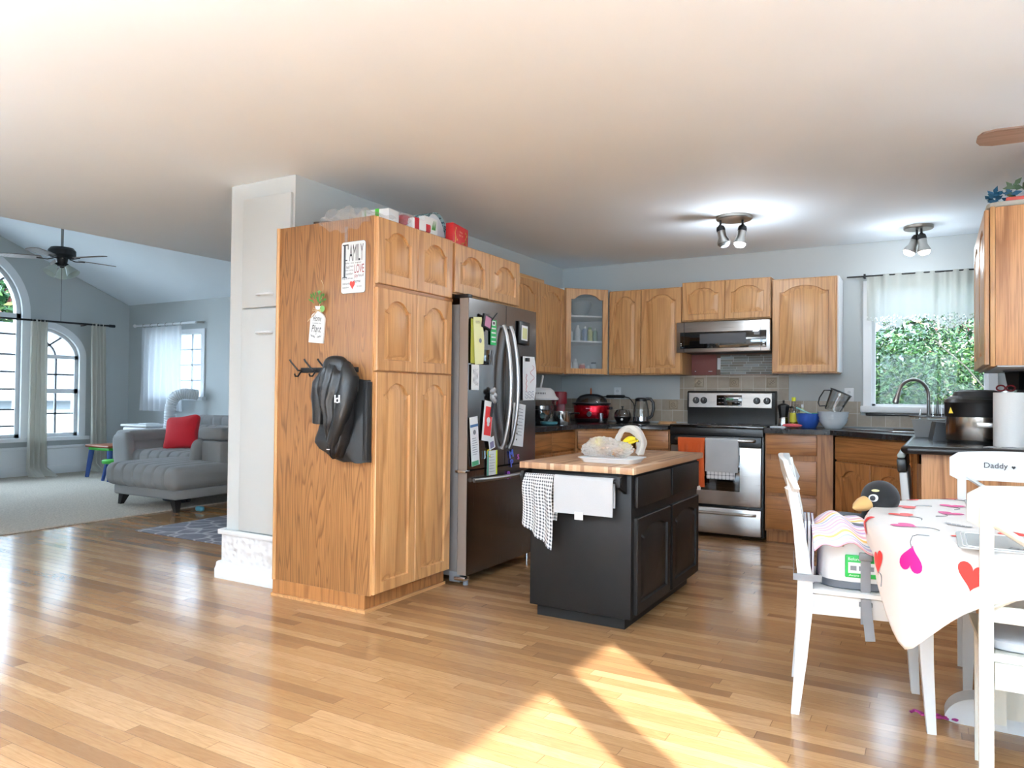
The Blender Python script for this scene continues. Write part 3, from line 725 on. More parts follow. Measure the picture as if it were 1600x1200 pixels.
# five sided shell in local frame: front y=0 x 0..D, sides go back
k = .31*cos(pi/4)
P = [(0, .004), (D, .004), (D+k, k), (D/2, D/2+2*k), (-k, k)]
shell = [(x, y) for x, y in P]
q.prism(shell, 'Z', .78, .795); q.prism(shell, 'Z', 0, .014)
for a, c in ((1, 2), (2, 3), (3, 4), (4, 0)):
    A, B_ = Vector(shell[a]).to_3d(), Vector(shell[c]).to_3d(); d_ = (B_-A).normalized(); n_ = Vector((-d_.y, d_.x, 0))*.012
    q.prism([(v.x, v.y) for v in (A, B_, B_+n_, A+n_)], 'Z', .014, .78)
q.done('carcass', mat('cabinet_interior', (226, 230, 232), .6), t)
for z in (.30, .535): part(t, 'shelf', WPL, lambda b: b.prism([(.01, .025), (D-.01, .025), (D+k-.03, k-.01), (D/2, D/2+2*k-.05), (-k+.03, k-.01)], 'Z', z, z+.014))
add_door(t, .003, -.018, .004, D-.006, .788, arch=.05, fr=.05, glass=FROST)
part(t, 'face_frame', OAK, lambda b: (b.box(-.004, .03, .0, .02, 0, .795), b.box(D-.03, D+.004, 0, .02, 0, .795)))
cabM = t.matrix_basis.copy()
def incab(x, y, z): 
    v = Matrix.Translation((-2.937, 6.095, 1.348)) @ Matrix.Rotation(pi/4, 4, 'Z') @ Vector((x, y, z)); return tuple(v)
def bottle(name, label, cat, loc, r, h, col, capc, grp=None, neck=.5, rz=0):
    t = thing(name, label, cat, loc, rz, grp)
    part(t, 'body', mat('bottle_'+'_'.join(map(str, col)), col, .35), lambda b: b.lathe([(r*.92, 0), (r, .006), (r, h*.72), (r*neck, h*.84), (r*neck, h*.86)], seg=16))
    part(t, 'cap', mat('cap_'+'_'.join(map(str, capc)), capc, .4), lambda b: b.lathe([(r*neck*1.1, h*.861), (r*neck*1.1, h)], seg=14)); return t
spec = [('white bottle with blue cap at left of the middle glass-cabinet shelf', .09, .314, .024, .12, (226, 228, 228), (60, 90, 150)), ('tall pale bottle on the middle glass-cabinet shelf, second from left', .16, .314, .028, .15, (214, 222, 228), (230, 230, 230)),
        ('blue-grey bottle in middle of the middle glass-cabinet shelf', .23, .314, .026, .14, (130, 150, 178), (230, 230, 230)), ('yellowish jar right of centre on the middle glass-cabinet shelf', .29, .314, .028, .135, (196, 200, 130), (120, 160, 90)), ('pale green bottle at right of the middle glass-cabinet shelf', .35, .314, .022, .13, (150, 180, 160), (230, 232, 230)),
        ('white jar at left on the bottom of the glass cabinet', .08, .015, .028, .10, (232, 232, 232), (232, 232, 232)), ('tall white carton-like bottle on the bottom of the glass cabinet', .15, .015, .028, .135, (240, 240, 240), (240, 240, 240)), ('pinkish red tub on the bottom of the glass cabinet', .21, .015, .030, .09, (214, 110, 100), (230, 200, 190)),
        ('small white tub on the bottom of the glass cabinet, right of the pink one', .27, .015, .026, .075, (225, 228, 230), (220, 222, 226)), ('dark-capped bottle at right on the bottom of the glass cabinet', .335, .015, .027, .105, (206, 214, 220), (60, 66, 72))]
for lb, x, z, r, h, c1, c2 in spec: bottle('bottle' if h > .1 else 'jar', lb, 'bottle' if h > .1 else 'jar', incab(x, .085+(x*7 % .05), z), r, h, c1, c2, 'containers in the glass corner cabinet', .8 if h < .12 else .5)
solo('bowl', 'large hazy grey bowl on the top shelf of the glass cabinet', 'bowl', mat('grey_bowl', (150, 156, 158), .4), lambda b: b.lathe([(.05, 0), (.09, .05), (.11, .10), (.112, .14), (.104, .14), (.1, .1), (.05, .012)], seg=28), incab(.21, .17, .549))
# ---- base cabinets
def base_cab(name, label, x, y, rz, w, d, fronts, z1=.868, m=None, toe=True):
    t = thing(name, label, 'cabinet', (x, y, 0), rz)
    part(t, 'carcass', m or OAKBV, lambda b: b.box(0, w, .02, d, .09, z1))
    part(t, 'toe_kick', OAKBV, lambda b: b.box(.0, w, .08, d, 0, .09))
    for f in fronts:
        if f[0] == 'd': drawer(t, *f[1:])
        else: add_door(t, *f[1:], m=OAKBV, arch=.05, fr=.055)
    return t
base_cab('base_cabinet', 'oak base cabinet run behind the island, between fridge and corner', -2.64, 4.58, pi/2, 1.12, .61, [('d', .30, 0, .70, .38, .15), ('d', .69, 0, .70, .42, .15), ('p', .30, 0, .11, .38, .57), ('p', .69, 0, .11, .42, .57)])
t = thing('corner_base_cabinet', 'diagonal oak base cabinet in the corner under the red slow cooker', 'cabinet', (-2.64, 5.71, 0), pi/4)
part(t, 'carcass', OAKBV, lambda b: b.prism([(.003, .022), (.533, .022), (.533+.30, .36), (.265, .90), (-.36, .41)], 'Z', .09, .868))
part(t, 'toe_kick', OAKBV, lambda b: b.box(.03, .5, .08, .3, 0, .09)); drawer(t, .02, 0, .70, .49, .15); add_door(t, .02, 0, .11, .49, .57, m=OAKBV)
base_cab('base_cabinet', 'narrow oak drawer cabinet just left of the stove', -2.258, 6.09, 0, .315, .63, [('d', .01, 0, .70, .295, .155), ('p', .01, 0, .11, .295, .575)])
base_cab('drawer_cabinet', 'three-drawer oak base cabinet right of the stove', -1.163, 6.09, 0, .50, .63, [('d', .012, 0, .70, .372, .158), ('d', .012, 0, .395, .372, .262), ('d', .012, 0, .11, .372, .262)])
# diagonal sink base: front from (-.655,6.09) to (-.10,5.53)
SL = .775
t = thing('sink_base_cabinet', 'diagonal oak sink cabinet with two arched doors under the faucet', 'cabinet', (-.655, 6.085, 0), -pi/4)
part(t, 'carcass', OAKBV, lambda b: b.prism([(.003, .022), (SL, .022), (SL+.40, .43), (SL/2+.03, 1.25), (SL/2-.05, 1.25), (.02, .90)][:3]+[(SL/2+.37, .80), (.02, .44)], 'Z', .09, .72))
part(t, 'front_rail', OAKBV, lambda b: b.box(.003, SL, .022, .04, .72, .868))
part(t, 'toe_kick', OAKBV, lambda b: b.box(.01, SL, .08, .4, 0, .09)); drawer(t, .01, 0, .685, SL-.04, .17)
for x in (.012, .385): add_door(t, x, 0, .11, .36, .56, m=OAKBV, arch=.055)
# dishwasher in the right run (faces -X), door a little open
t = thing('dishwasher', 'dishwasher with black-topped door edge ajar at the peninsula end', 'dishwasher', (-.055, 5.02, 0), -pi/2)
part(t, 'tub', GREYP, lambda b: b.box(.01, .60, .02, .57, .1, .865))
def dw(b): b.box(.012, .598, -.042, -.004, .10, .76, bev=.006)
o = part(t, 'door_panel', mat('dishwasher_white', (205, 209, 212), .3), dw)
part(t, 'control_strip', BLACK, lambda b: b.box(.012, .598, -.05, -.004, .762, .835, bev=.01))
part(t, 'door_top', mat('pale_grey_cap', (190, 204, 200), .4), lambda b: b.box(.012, .598, -.046, -.006, .836, .862, bev=.012, seg=3))
part(t, 'base_strip', BLACK, lambda b: b.box(.012, .598, .03, .06, 0, .1))
for n_ in ('door_panel', 'control_strip', 'door_top'):
    for ch in t.children:
        if ch.name.startswith(n_): ch.rotation_euler = (radians(4.5), 0, 0)
t = thing('end_cabinet', 'oak peninsula end cabinet behind the dining table', 'cabinet', (-.052, 4.415, 0), 0)
part(t, 'end_panel', OAKE, lambda b: b.box(0, .645, -.035, -.004, 0, .868))
part(t, 'carcass', OAKBV, lambda b: b.box(.004, .645, -.0035, 0, 0.002, .866))
part(t, 'shoe_moulding', OAKH, lambda b: b.box(0, .645, -.05, -.036, 0, .03, bev=.004))
t = base_cab('base_cabinet', 'oak base cabinet between dishwasher and the sink corner', -.05, 5.52, -pi/2, .47, .63, [('d', .02, 0, .70, .43, .15), ('p', .02, 0, .11, .43, .57)])
# ---- worktops
def top(name, label, polyp, z0=.868, z1=.905):
    def f(b):
        lo = [(x, y, z0) for x, y in polyp]; c = Vector((sum(p[0] for p in polyp)/len(polyp), sum(p[1] for p in polyp)/len(polyp)))
        def sh(d, z): return [(x+(c.x-x)/max(.3, (Vector((x, y))-c).length)*d, y+(c.y-y)/max(.3, (Vector((x, y))-c).length)*d, z) for x, y in polyp]
        b.loft([sh(.006, z0), sh(0, z0+.006), sh(0, z1-.006), sh(.006, z1)], True, True, True)
    return solo(name, label, 'countertop', COUNTER, f, smooth=60)
top('countertop', 'black laminate countertop left of the stove holding small appliances', [(-3.255, 4.57), (-2.61, 4.57), (-2.61, 5.73), (-2.29, 6.06), (-1.945, 6.06), (-1.945, 6.71), (-3.255, 6.71)])
# right worktop with sink opening: built as ring around the sink cut-out
SINKC = Vector((-.16, 6.17)); e1 = Vector((cos(-pi/4), sin(-pi/4))); e2 = Vector((cos(pi/4), sin(pi/4)))
def sk(u, v): p = SINKC+e1*u+e2*v; return (p.x, p.y)
SW, SD = .36, .20
def fr(b):
    z0, z1 = .868, .905
    outer = [(-1.165, 6.06), (-.68, 6.06), (-.115, 5.495), (-.115, 4.335), (.585, 4.335), (.585, 6.71), (-1.165, 6.71)]
    inner = [sk(-SW, -SD), sk(-SW*.6, -SD), sk(SW, -SD), sk(SW, -SD*.2), sk(SW, SD), sk(0, SD), sk(-SW, SD)]
    inner = [sk(-SW, SD*.2), sk(-SW, -SD), sk(SW, -SD), sk(SW, -SD*.3), sk(SW, SD*.4), sk(SW, SD), sk(-SW, SD)]
    for z in (z0, z1):
        vo = [b.b.verts.new((x, y, z)) for x, y in outer]; vi = [b.b.verts.new((x, y, z)) for x, y in inner]
        for i in range(7):
            j = (i+1) % 7; b.b.faces.new((vo[i], vo[j], vi[j], vi[i]))
    b.loft([[(x, y, z0) for x, y in outer], [(x, y, z1) for x, y in outer]], True); b.loft([[(x, y, z0) for x, y in inner], [(x, y, z1) for x, y in inner]], True)
    bmesh.ops.remove_doubles(b.b, verts=b.b.verts, dist=1e-5)
rt = solo('countertop', 'black laminate countertop right of the stove wrapping round the sink to the peninsula', 'countertop', COUNTER, fr)
part(rt, 'front_nosing', mat('black_edge', (30, 30, 32), .35), lambda b: b.tube([(-.105, 5.48, .885), (-.125, 4.335, .885), (-.112, 4.318, .885), (.58, 4.318, .885)], .021, 12))
# sink: double bowl
t = thing('sink', 'stainless double-bowl sink set in the diagonal corner worktop', 'sink', (SINKC.x, SINKC.y, .905), -pi/4)
def rimf(b):
    b.loft([[(x*(SW+.02), y*(SD+.02), z) for x, y in ((-1, -1), (1, -1), (1, 1), (-1, 1))] for z in (.0005, .006)]+[[(x*(SW-.008), y*(SD-.008), .006) for x, y in ((-1, -1), (1, -1), (1, 1), (-1, 1))], [(x*(SW-.012), y*(SD-.012), -.004) for x, y in ((-1, -1), (1, -1), (1, 1), (-1, 1))]])
    b.box(-.012, .012, -SD+.01, SD-.01, -.05, .004, bev=.004)
part(t, 'rim', CHROME, rimf)
for sx in (-1, 1):
    x0, x1 = sorted((sx*.014, sx*(SW-.014)))
    part(t, 'basin', STEEL, lambda b: b.loft([[(x, y, z) for x, y in ((x0+i, -SD+.014+i), (x1-i, -SD+.014+i), (x1-i, SD-.014-i), (x0+i, SD-.014-i))] for z, i in ((0, 0), (-.02, .004), (-.15, .015), (-.165, .04))], True, False, True))
t = thing('faucet', 'tall arched brushed nickel kitchen faucet behind the sink', 'faucet', (-.03, 6.43, .905))
FM = mat('faucet_nickel', (150, 146, 142), .28, 1)
part(t, 'base', CHROME, lambda b: b.lathe([(.036, 0), (.036, .01), (.028, .02), (.024, .075), (.02, .085)], seg=24))
def spout(b):
    R = .115; pts = [(0, 0, .08), (0, 0, .16), (0, 0, .24)]
    dx, dy = -.86, -.5
    for i in range(0, 15):
        a = pi*i/14*.93; pts.append((dx*(R-R*cos(a)), dy*(R-R*cos(a)), .27+R*sin(a)*1.05))
    b.tube(pts, .013, 14); b.p = pts[-1]; q0 = Vector(pts[-1]); d = (q0-Vector(pts[-2])).normalized()
    b.lathe([(.0135, 0), (.017, .03), (.022, .085), (.02, .09)], q0, 18, axis=d)
part(t, 'spout', FM, spout)
part(t, 'handle', CHROME, lambda b: (b.cyl((0, 0, .055), (-.045, -.05, .06), .011, .009), b.tube([(-.045, -.05, .06), (-.058, -.06, .11), (-.05, -.055, .17)], .008, radii=[.009, .010, .006])))

solo('wooden_board', 'flat light wooden board lying on the wall cabinet right of the fridge', 'board', oak('pale_board', (214, 168, 112), (170, 120, 70), 'Y'), lambda b: b.box(-.12, .14, -.28, .30, 0, .03, bev=.003), (-3.10, 5.42, 2.131))
# ================================================================ APPLIANCES
# fridge faces +X, local x -> +Y (width .895), front plane x=-2.43 world
FX = -2.43; t = thing('refrigerator', 'stainless french-door refrigerator covered in magnets and papers', 'refrigerator', (FX, 3.715, 0), pi/2); FR = t
SIDEG = mat('fridge_side_grey', (150, 140, 132), .4, .4)
part(t, 'cabinet', mat('fridge_body', (120, 116, 114), .45, .3), lambda b: b.box(.004, .86, .075, .80, .045, 1.70, bev=.006))
def fd(b, x0, x1, z0, z1):
    # slightly bowed front
    L = []
    n = 10
    for yo in (0, 1): L.append([])
    pf = [(x0+(x1-x0)*i/n, -.008*(1-((2*(x0+(x1-x0)*i/n)-.868)/.868)**2)+.004) for i in range(n+1)]
    poly = pf+[(x1, .068), (x0, .068)]
    b.prism(poly, 'Z', z0, z1)
part(t, 'upper_door', DSTEEL, lambda b: fd(b, 0, .432, .695, 1.735), 'left upper door carrying water panel')
part(t, 'upper_door', DSTEEL, lambda b: fd(b, .437, .868, .695, 1.735), 'right upper door')
part(t, 'freezer_drawer', DSTEEL, lambda b: fd(b, 0, .868, .06, .685), smooth=30)
part(t, 'door_edge_trim', SIDEG, lambda b: b.box(-.002, 0, .006, .068, .06, 1.735))
FHM = mat('handle_steel', (186, 186, 186), .36, 1)
for x, s_ in ((.385, -1), (.478, 1)):
    def h(b):
        pts = []
        for i in range(21):
            k = i/20; z = .80+.80*k; bow = sin(pi*k); pts.append((x, -.012-.062*bow**.7, z))
        b.tube(pts, .013, 12)
        b.cyl((x, .0, .81), (x, -.02, .81), .012); b.cyl((x, .0, 1.59), (x, -.02, 1.59), .012)
    part(t, 'door_handle', FHM, h)
def h(b):
    pts = [(.05+.768*i/20, -.012-.05*sin(pi*i/20)**.6, .628) for i in range(21)]; b.tube(pts, .013, 12)
part(t, 'drawer_handle', FHM, h)
for x in (.0, .868-.05): part(t, 'hinge_cover', BLACK, lambda b: (b.box(x, x+.05, .01, .11, 1.70 if x else 1.736, 1.72 if x else 1.76, bev=.004)))
part(t, 'hinge', CHROME, lambda b: b.box(-.018, .03, .004, .08, .676, .692, bev=.003)); part(t, 'hinge', CHROME, lambda b: b.box(-.02, .03, -.0, .08, .03, .052, bev=.003))
part(t, 'side_foot', GREYP, lambda b: (b.box(.0, .06, .05, .13, .012, .075, bev=.006), b.cyl((.02, .02, 0), (.02, .02, .05), .016)))
part(t, 'side_foot', CHROME, lambda b: b.cyl((.83, .04, 0), (.83, .04, .05), .016))
def fpos(x, z, off=.0): return x, -.008*(1-((2*x-.868)/.868)**2)+.004-off, z
part(t, 'control_panel', BLKGL, lambda b: b.box(.13, .265, -.0075, .002, 1.335, 1.432, bev=.002), 'black touch panel')
def FW(x, y, z): return (FX-y, 3.715+x, z)     # fridge-local to world
INK = mat('ink_black', (30, 30, 34), .6); INKG = mat('ink_grey', (120, 124, 132), .6); RINK = mat('ink_red', (190, 30, 40), .6)
PAPER = mat('paper_white', (226, 228, 230), .7); LGRN = mat('green_print', (30, 178, 92), .5)
def sheet(name, label, cat, x, z, w, h, m, tilt=0, lift=.004, curl=.0, extra=None, yoff=.009, grp='papers and magnets on the fridge'):
    """thin sheet on the fridge door, centre (x,z), tilt in degrees"""
    yy = fpos(x, z)[1]-yoff
    t = thing(name, label, cat, FW(x, yy, z), pi/2, grp); t.rotation_mode = 'XYZ'; t.rotation_euler = (0, 0, pi/2)
    R = Matrix.Rotation(radians(tilt), 3, 'Y')
    def f(b):
        def g(u, v):
            p = Vector(((u-.5)*w, -curl*sin(pi*v)*u, (v-.5)*h)); return R @ p
        b.grid(g, 4, 10, .0012)
    part(t, 'sheet', m, f)
    if extra:
        for (nm, mm, fx) in extra:
            bb = MB(); fx(bb)
            for v in bb.b.verts: v.co = R @ v.co
            bb.done(nm, mm, t)
    return t
def lines(n, w, h, z0, gap, y=-.0012, x0=0):
    def f(b):
        for i in range(n):
            ww = w*(.75+.25*((i*37) % 7)/7); b.box(x0-w/2, x0-w/2+ww, y-.0008, y, z0-i*gap-h, z0-i*gap)
    return f
def disc(x, z, r, y=-.0012): return lambda b: b.cyl((x, y, z), (x, y-.0012, z), r, seg=20)
def rect(x0, x1, z0, z1, y=-.0012, th=.001): return lambda b: b.box(x0, x1, y-th, y, z0, z1)
YEL = mat('yellow_paper', (230, 232, 178), .7); OLIVE = mat('olive_paper', (178, 178, 70), .7)
sheet('note_paper', 'olive yellow paper behind the pale yellow receipt on the fridge', 'paper', .055, 1.475, .09, .27, OLIVE, 0)
sheet('receipt', 'long pale yellow curling receipt at top left of the fridge', 'paper', .085, 1.48, .095, .29, YEL, -5, curl=.012, yoff=.014, extra=[('printed_seal', INKG, disc(0, 0, .014, -.014)), ('printed_line', INK, lines(2, .06, .003, .12, .01, -.0042))])
def mag(b): b.box(-.05, .05, -.012, 0, -.045, .045, bev=.005)
sheet('magnet_clip', 'black magnetic clip holding a pink note, top left of the fridge', 'magnet', .165, 1.60, .10, .09, BLACK, 12, yoff=.018, extra=[('clip_body', BLACK, mag), ('pink_note', mat('mauve_note', (190, 130, 158), .7), rect(-.034, .034, -.032, .032, -.0125)), ('pen', BLACK, lambda b: b.cyl((.035, -.014, .02), (.085, -.016, .085), .004))])
sheet('safety_card', 'green card with white symbols beside the fridge handle', 'card', .262, 1.545, .07, .16, LGRN, 0, yoff=.01, extra=[('card_window', PAPER, rect(-.02, .02, .042, .072)), ('card_mark', INK, rect(-.01, .01, .05, .066, -.0022)), ('printed_line', PAPER, lambda b: [b.box(-.026, .024, -.0022, -.0012, z, z+.009) for z in (.02, -.008, -.036, -.064)])])
sheet('drawing_card', 'white card with faint pencil sketch low left under the yellow receipt', 'card', .062, 1.255, .085, .155, PAPER, 0, extra=[('sketch_line', INKG, lambda b: [b.tube([(.03*sin(i*1.3+k), -.0016, -.05+.1*i/9) for i in range(10)], .0009, 4) for k in range(3)])])
sheet('picture_magnet', 'black framed magnet with pale yellow centre on the right fridge door', 'magnet', .655, 1.57, .15, .155, BLACK, 2, yoff=.01, extra=[('frame', BLACK, lambda b: b.box(-.075, .075, -.01, 0, -.078, .078, bev=.008)), ('white_mat', PAPER, rect(-.045, .04, -.05, .05, -.0105)), ('picture', mat('pale_straw', (206, 204, 150), .7), rect(-.033, .03, -.04, .034, -.0117))])
sheet('child_drawing', 'child drawing with red and blue scribbles clipped on the right fridge door', 'drawing', .735, 1.265, .165, .30, PAPER, -1, yoff=.013, curl=.015, extra=[('clip', BLACK, lambda b: b.box(-.055, -.02, -.02, -.001, .115, .14, bev=.002)), ('red_scribble', RINK, lambda b: (b.tube([(.02+.03*sin(i*1.1), -.017, .09-.012*i) for i in range(11)], .0012, 4), b.tube([(-.055+.008*sin(i*2.), -.012, .03-.012*i) for i in range(11)], .0016, 4))),
      ('blue_scribble', mat('ink_blue', (60, 80, 130), .6), lambda b: [b.tube([(-.07+.014*i, -.009, -.095-.018*k+.008*sin(i*1.7+k)) for i in range(10)], .0012, 4) for k in range(3)])])
sheet('coupon', 'red and white illustrated flyer left of the fridge handles', 'flyer', .20, .985, .105, .25, PAPER, 8, yoff=.012, extra=[('red_block', mat('flyer_red', (220, 56, 56), .6), rect(-.035, .045, -.09, .09)), ('white_figure', PAPER, lambda b: (b.cyl((.005, -.0024, .005), (.005, -.0034, .005), .02, seg=20), b.cyl((.005, -.0024, -.02), (.005, -.0034, -.02), .013, seg=16)))])
sheet('ribbon_magnet', 'silver crumpled bow magnet above the red flyer on the fridge', 'magnet', .245, 1.14, .03, .03, PAPER, 0, yoff=.012, extra=[('bow', mat('silver_foil', (196, 198, 202), .3, .8), lambda b: [b.sphere((.018*cos(k*1.9), -.012-.004*(k % 2), .012*k-.03), (.024, .008, .018), 10, 6) for k in range(7)]), ('dark_strap', INK, lambda b: b.box(-.012, .01, -.008, -.001, -.13, -.03, rot=Matrix.Rotation(.25, 3, 'Y')))])
sheet('photo_card', 'small white photo card under the red flyer on the fridge', 'card', .245, .845, .07, .075, PAPER, -14, yoff=.016, extra=[('picture', mat('violet_grey', (120, 116, 150), .6), rect(-.025, .02, -.03, .01))])
sheet('invoice', 'white printed bill with blue header low left on the fridge', 'paper', .065, .865, .09, .30, PAPER, -6, yoff=.008, extra=[('blue_header', mat('slate_blue', (70, 110, 150), .6), rect(-.044, .044, .088, .104)), ('printed_seal', INKG, disc(.0, .055, .015)), ('printed_line', INKG, lines(8, .06, .003, .02, .014)), ('green_footer', mat('footer_green', (70, 150, 110), .6), rect(-.044, .03, -.148, -.12))])
sheet('list_pad', 'white list with green and yellow edges low on the fridge', 'notepad', .262, .72, .12, .155, PAPER, 0, yoff=.009, extra=[('yellow_edge', mat('lime_edge', (206, 220, 40), .6), rect(.045, .06, -.077, .077)), ('green_edge', mat('teal_edge', (60, 160, 130), .6), rect(-.06, -.045, -.077, .077)), ('printed_line', INKG, lines(7, .07, .002, .055, .018))])
sheet('calendar_sheet', 'white sheet with icons on the right fridge door beside the handle', 'paper', .595, .95, .17, .285, PAPER, 7, yoff=.009, extra=[('icon', mat('plum_ink', (110, 40, 80), .6), lambda b: (b.cyl((-.045, -.0012, .05), (-.045, -.0026, .05), .014, seg=14), b.cyl((-.05, -.0012, .02), (-.05, -.0026, .02), .018, seg=14))), ('figure_icon', mat('skin_icon', (210, 150, 110), .6), rect(-.065, -.04, -.10, -.04)), ('printed_line', INKG, lines(9, .07, .003, .11, .022, x0=.03)), ('bullet', INK, lambda b: [b.cyl((.0-.012, -.0012, z), (-.012, -.0026, z), .006, seg=12) for z in (.06, .0, -.06, -.1)])])
for ch, x, z, c, lb, rr in (('J', .175, .775, (170, 200, 220), 'pale blue', 5), ('C', .222, .785, (228, 206, 30), 'yellow', -8), ('M', .505, .76, (84, 110, 206), 'blue', 14), ('P', .515, .70, (90, 110, 214), 'periwinkle', 12), ('S', .60, .735, (206, 90, 190), 'pink', 0), ('R', .478, .625, (176, 90, 220), 'purple', 5)):
    sz = .05 if ch != 'S' else .034
    q = text(None, 'letter_magnet', ch, mat('letter_'+lb.replace(' ', '_'), c, .4), FW(x, fpos(x, z)[1]-.006, z), h=sz, rz=pi/2, ry=0)
    q.rotation_mode = 'XYZ'; q.rotation_euler = (pi/2, radians(-rr)*0, pi/2)
    bm = bmesh.new(); bm.from_mesh(q.data); r = bmesh.ops.rotate(bm, cent=(0, 0, 0), matrix=Matrix.Rotation(radians(rr), 3, 'Z'), verts=bm.verts)
    g = bmesh.ops.extrude_face_region(bm, geom=bm.faces[:]); bmesh.ops.translate(bm, vec=(0, 0, .005), verts=[v for v in g['geom'] if isinstance(v, bmesh.types.BMVert)]); bm.to_mesh(q.data); bm.free()
    tag(q, lb+' plastic letter '+ch+' magnet on the fridge door', 'magnet', 'letter magnets on the fridge')
# ---- stove
t = thing('stove', 'stainless and black glass electric range between oak cabinets', 'stove', (-1.937, 6.085, 0)); ST = t; SWD = .762
part(t, 'body', BLACK, lambda b: b.box(0, SWD, .03, .60, .02, .895, bev=.003))
part(t, 'cooktop', BLKGL, lambda b: b.box(-.003, SWD+.003, .0, .60, .896, .918, bev=.006))
part(t, 'front_band', BLACK, lambda b: b.box(.0, SWD, .0, .03, .83, .895, bev=.004))
RING = mat('burner_ring', (60, 60, 62), .3)
for x, y, r in ((.2, .16, .10), (.56, .16, .08), (.2, .42, .08), (.56, .42, .10)): part(t, 'burner', RING, lambda b: b.tube([(x+r*cos(a*pi/16), y+r*sin(a*pi/16), .9182) for a in range(32)], .0012, 4, True))
part(t, 'oven_door', STEEL, lambda b: b.box(.012, SWD-.012, -.018, .03, .27, .745, bev=.006))
part(t, 'oven_window', BLKGL, lambda b: b.box(.10, .585, -.0205, -.010, .385, .68, bev=.002))
part(t, 'door_top_band', BLACK, lambda b: b.box(.012, SWD-.012, -.016, .03, .746, .828, bev=.004))
def hb(b): 
    b.tube([(.06, -.02, .80), (.075, -.055, .80), (.12, -.07, .80), (.64, -.07, .80), (.688, -.055, .80), (.70, -.02, .80)], .0135, 12)
part(t, 'oven_handle', NICKEL, hb)
part(t, 'storage_drawer', STEEL, lambda b: b.box(.012, SWD-.012, -.016, .03, .035, .245, bev=.006))
part(t, 'drawer_handle', NICKEL, lambda b: b.tube([(.05, -.016, .205), (.08, -.04, .205), (.14, -.046, .206), (.62, -.046, .206), (.68, -.04, .205), (.71, -.016, .205)], .012, 12))
part(t, 'backguard', BLACK, lambda b: (b.prism([(.515, .918), (.515, 1.015), (.50, 1.05), (.505, 1.19), (.53, 1.205), (.60, 1.205), (.60, .918)], 'X', .0, SWD)))
part(t, 'control_panel', STEEL, lambda b: b.prism([(.4985, 1.055), (.5035, 1.19), (.49, 1.185), (.485, 1.06)], 'X', .02, SWD-.025))
part(t, 'clock_display', BLKGL, lambda b: b.box(.27, .49, .4775, .490, 1.075, 1.168, bev=.003))
part(t, 'clock_digit', mat('display_green', (50, 110, 70), .5, emit=.15), lambda b: [b.box(.355+.016*i, .366+.016*i, .4765, .4775, 1.125, 1.142) for i in range(4)])
part(t, 'panel_button', GREYP, lambda b: [b.box(.288+i*.028, .304+i*.028, .4765, .4775, z, z+.006) for i in (0, 1, 5, 6) for z in (1.10, 1.135)])
for x in (.085, .155, .615, .70):
    o = part(t, 'control_knob', BLACK, lambda b: b.lathe([(.030, 0), (.030, .006), (.022, .01), (.021, .028), (.0, .029)], (x, .489, 1.12), 22, axis=(0, -1, 0)))
    part(o, 'knob_mark', WPL, lambda b: b.box(x-.0015, x+.0015, .458, .4600, 1.12, 1.14))
def mark(b):
    for i in range(11): b.box(.345+.0075*i, .3505+.0075*i, .4835, .4845, 1.062, 1.067)
part(t, 'maker_mark', INKG, mark)
# ---- microwave
t = thing('microwave', 'low-profile stainless microwave under the short oak cabinet', 'microwave', (-1.962, 6.325, 1.537))
part(t, 'body', mat('microwave_body', (70, 66, 64), .5), lambda b: b.box(.02, .775, .03, .39, .005, .26))
part(t, 'front_frame', STEEL, lambda b: b.box(.0, .793, 0, .035, 0, .264, bev=.008))
part(t, 'black_door_glass', BLKGL, lambda b: b.box(.035, .765, -.006, .004, .032, .175, bev=.003))
part(t, 'viewing_window', mat('mesh_window', (52, 52, 56), .15), lambda b: b.box(.21, .60, -.0075, -.005, .072, .158))
part(t, 'door_seam', BLACK, lambda b: (b.box(.070, .073, -.0065, .002, .004, .26), b.box(.718, .721, -.0065, .002, .004, .26)))
part(t, 'touch_button', WPL, lambda b: ([b.box(.735, .752, -.0068, -.005, z, z+.009) for z in (.045, .065, .085)], [b.box(.042, .05, -.0068, -.005, z, z+.008) for z in (.055, .072)]))
part(t, 'round_badge', GREYP, lambda b: b.box(.665, .71, -.0072, -.005, .138, .165))
# mosaic sheet and red board taped behind the stove
mz = NT('glass_mosaic'); tc = mz.n('ShaderNodeTexCoord'); sp = mz.n('ShaderNodeSeparateXYZ'); mz.l(tc.outputs['Object'], sp.inputs[0])
ry = mz.math('DIVIDE', sp.outputs['Z'], .0225); row = mz.math('FLOOR', ry); wn = mz.n('ShaderNodeTexWhiteNoise', noise_dimensions='1D'); mz.l(row, wn.inputs['W'])
u = mz.math('ADD', mz.math('DIVIDE', sp.outputs['X'], .13), mz.math('MULTIPLY', wn.outputs['Value'], 5.3)); cb = mz.n('ShaderNodeCombineXYZ'); mz.l(row, cb.inputs[0]); mz.l(mz.math('FLOOR', u), cb.inputs[1])
w2 = mz.n('ShaderNodeTexWhiteNoise', noise_dimensions='2D'); mz.l(cb.outputs[0], w2.inputs['Vector'])
c = mz.ramp(w2.outputs['Value'], [(0, lin((84, 82, 74))), (.35, lin((116, 112, 100))), (.6, lin((134, 144, 140))), (.8, lin((106, 94, 80))), (1, lin((168, 184, 186)))])
c = mz.mix(mz.math('MULTIPLY', mz.noise(tc.outputs['Object'], 60, 3), .5), c, lin((96, 90, 80)))
mz.setc(mz.mix(mz.math('MAXIMUM', mz.math('LESS_THAN', mz.math('FRACT', u), .03), mz.math('LESS_THAN', mz.math('FRACT', ry), .12)), c, lin((206, 208, 206)))); mz.b.inputs['Roughness'].default_value = .15
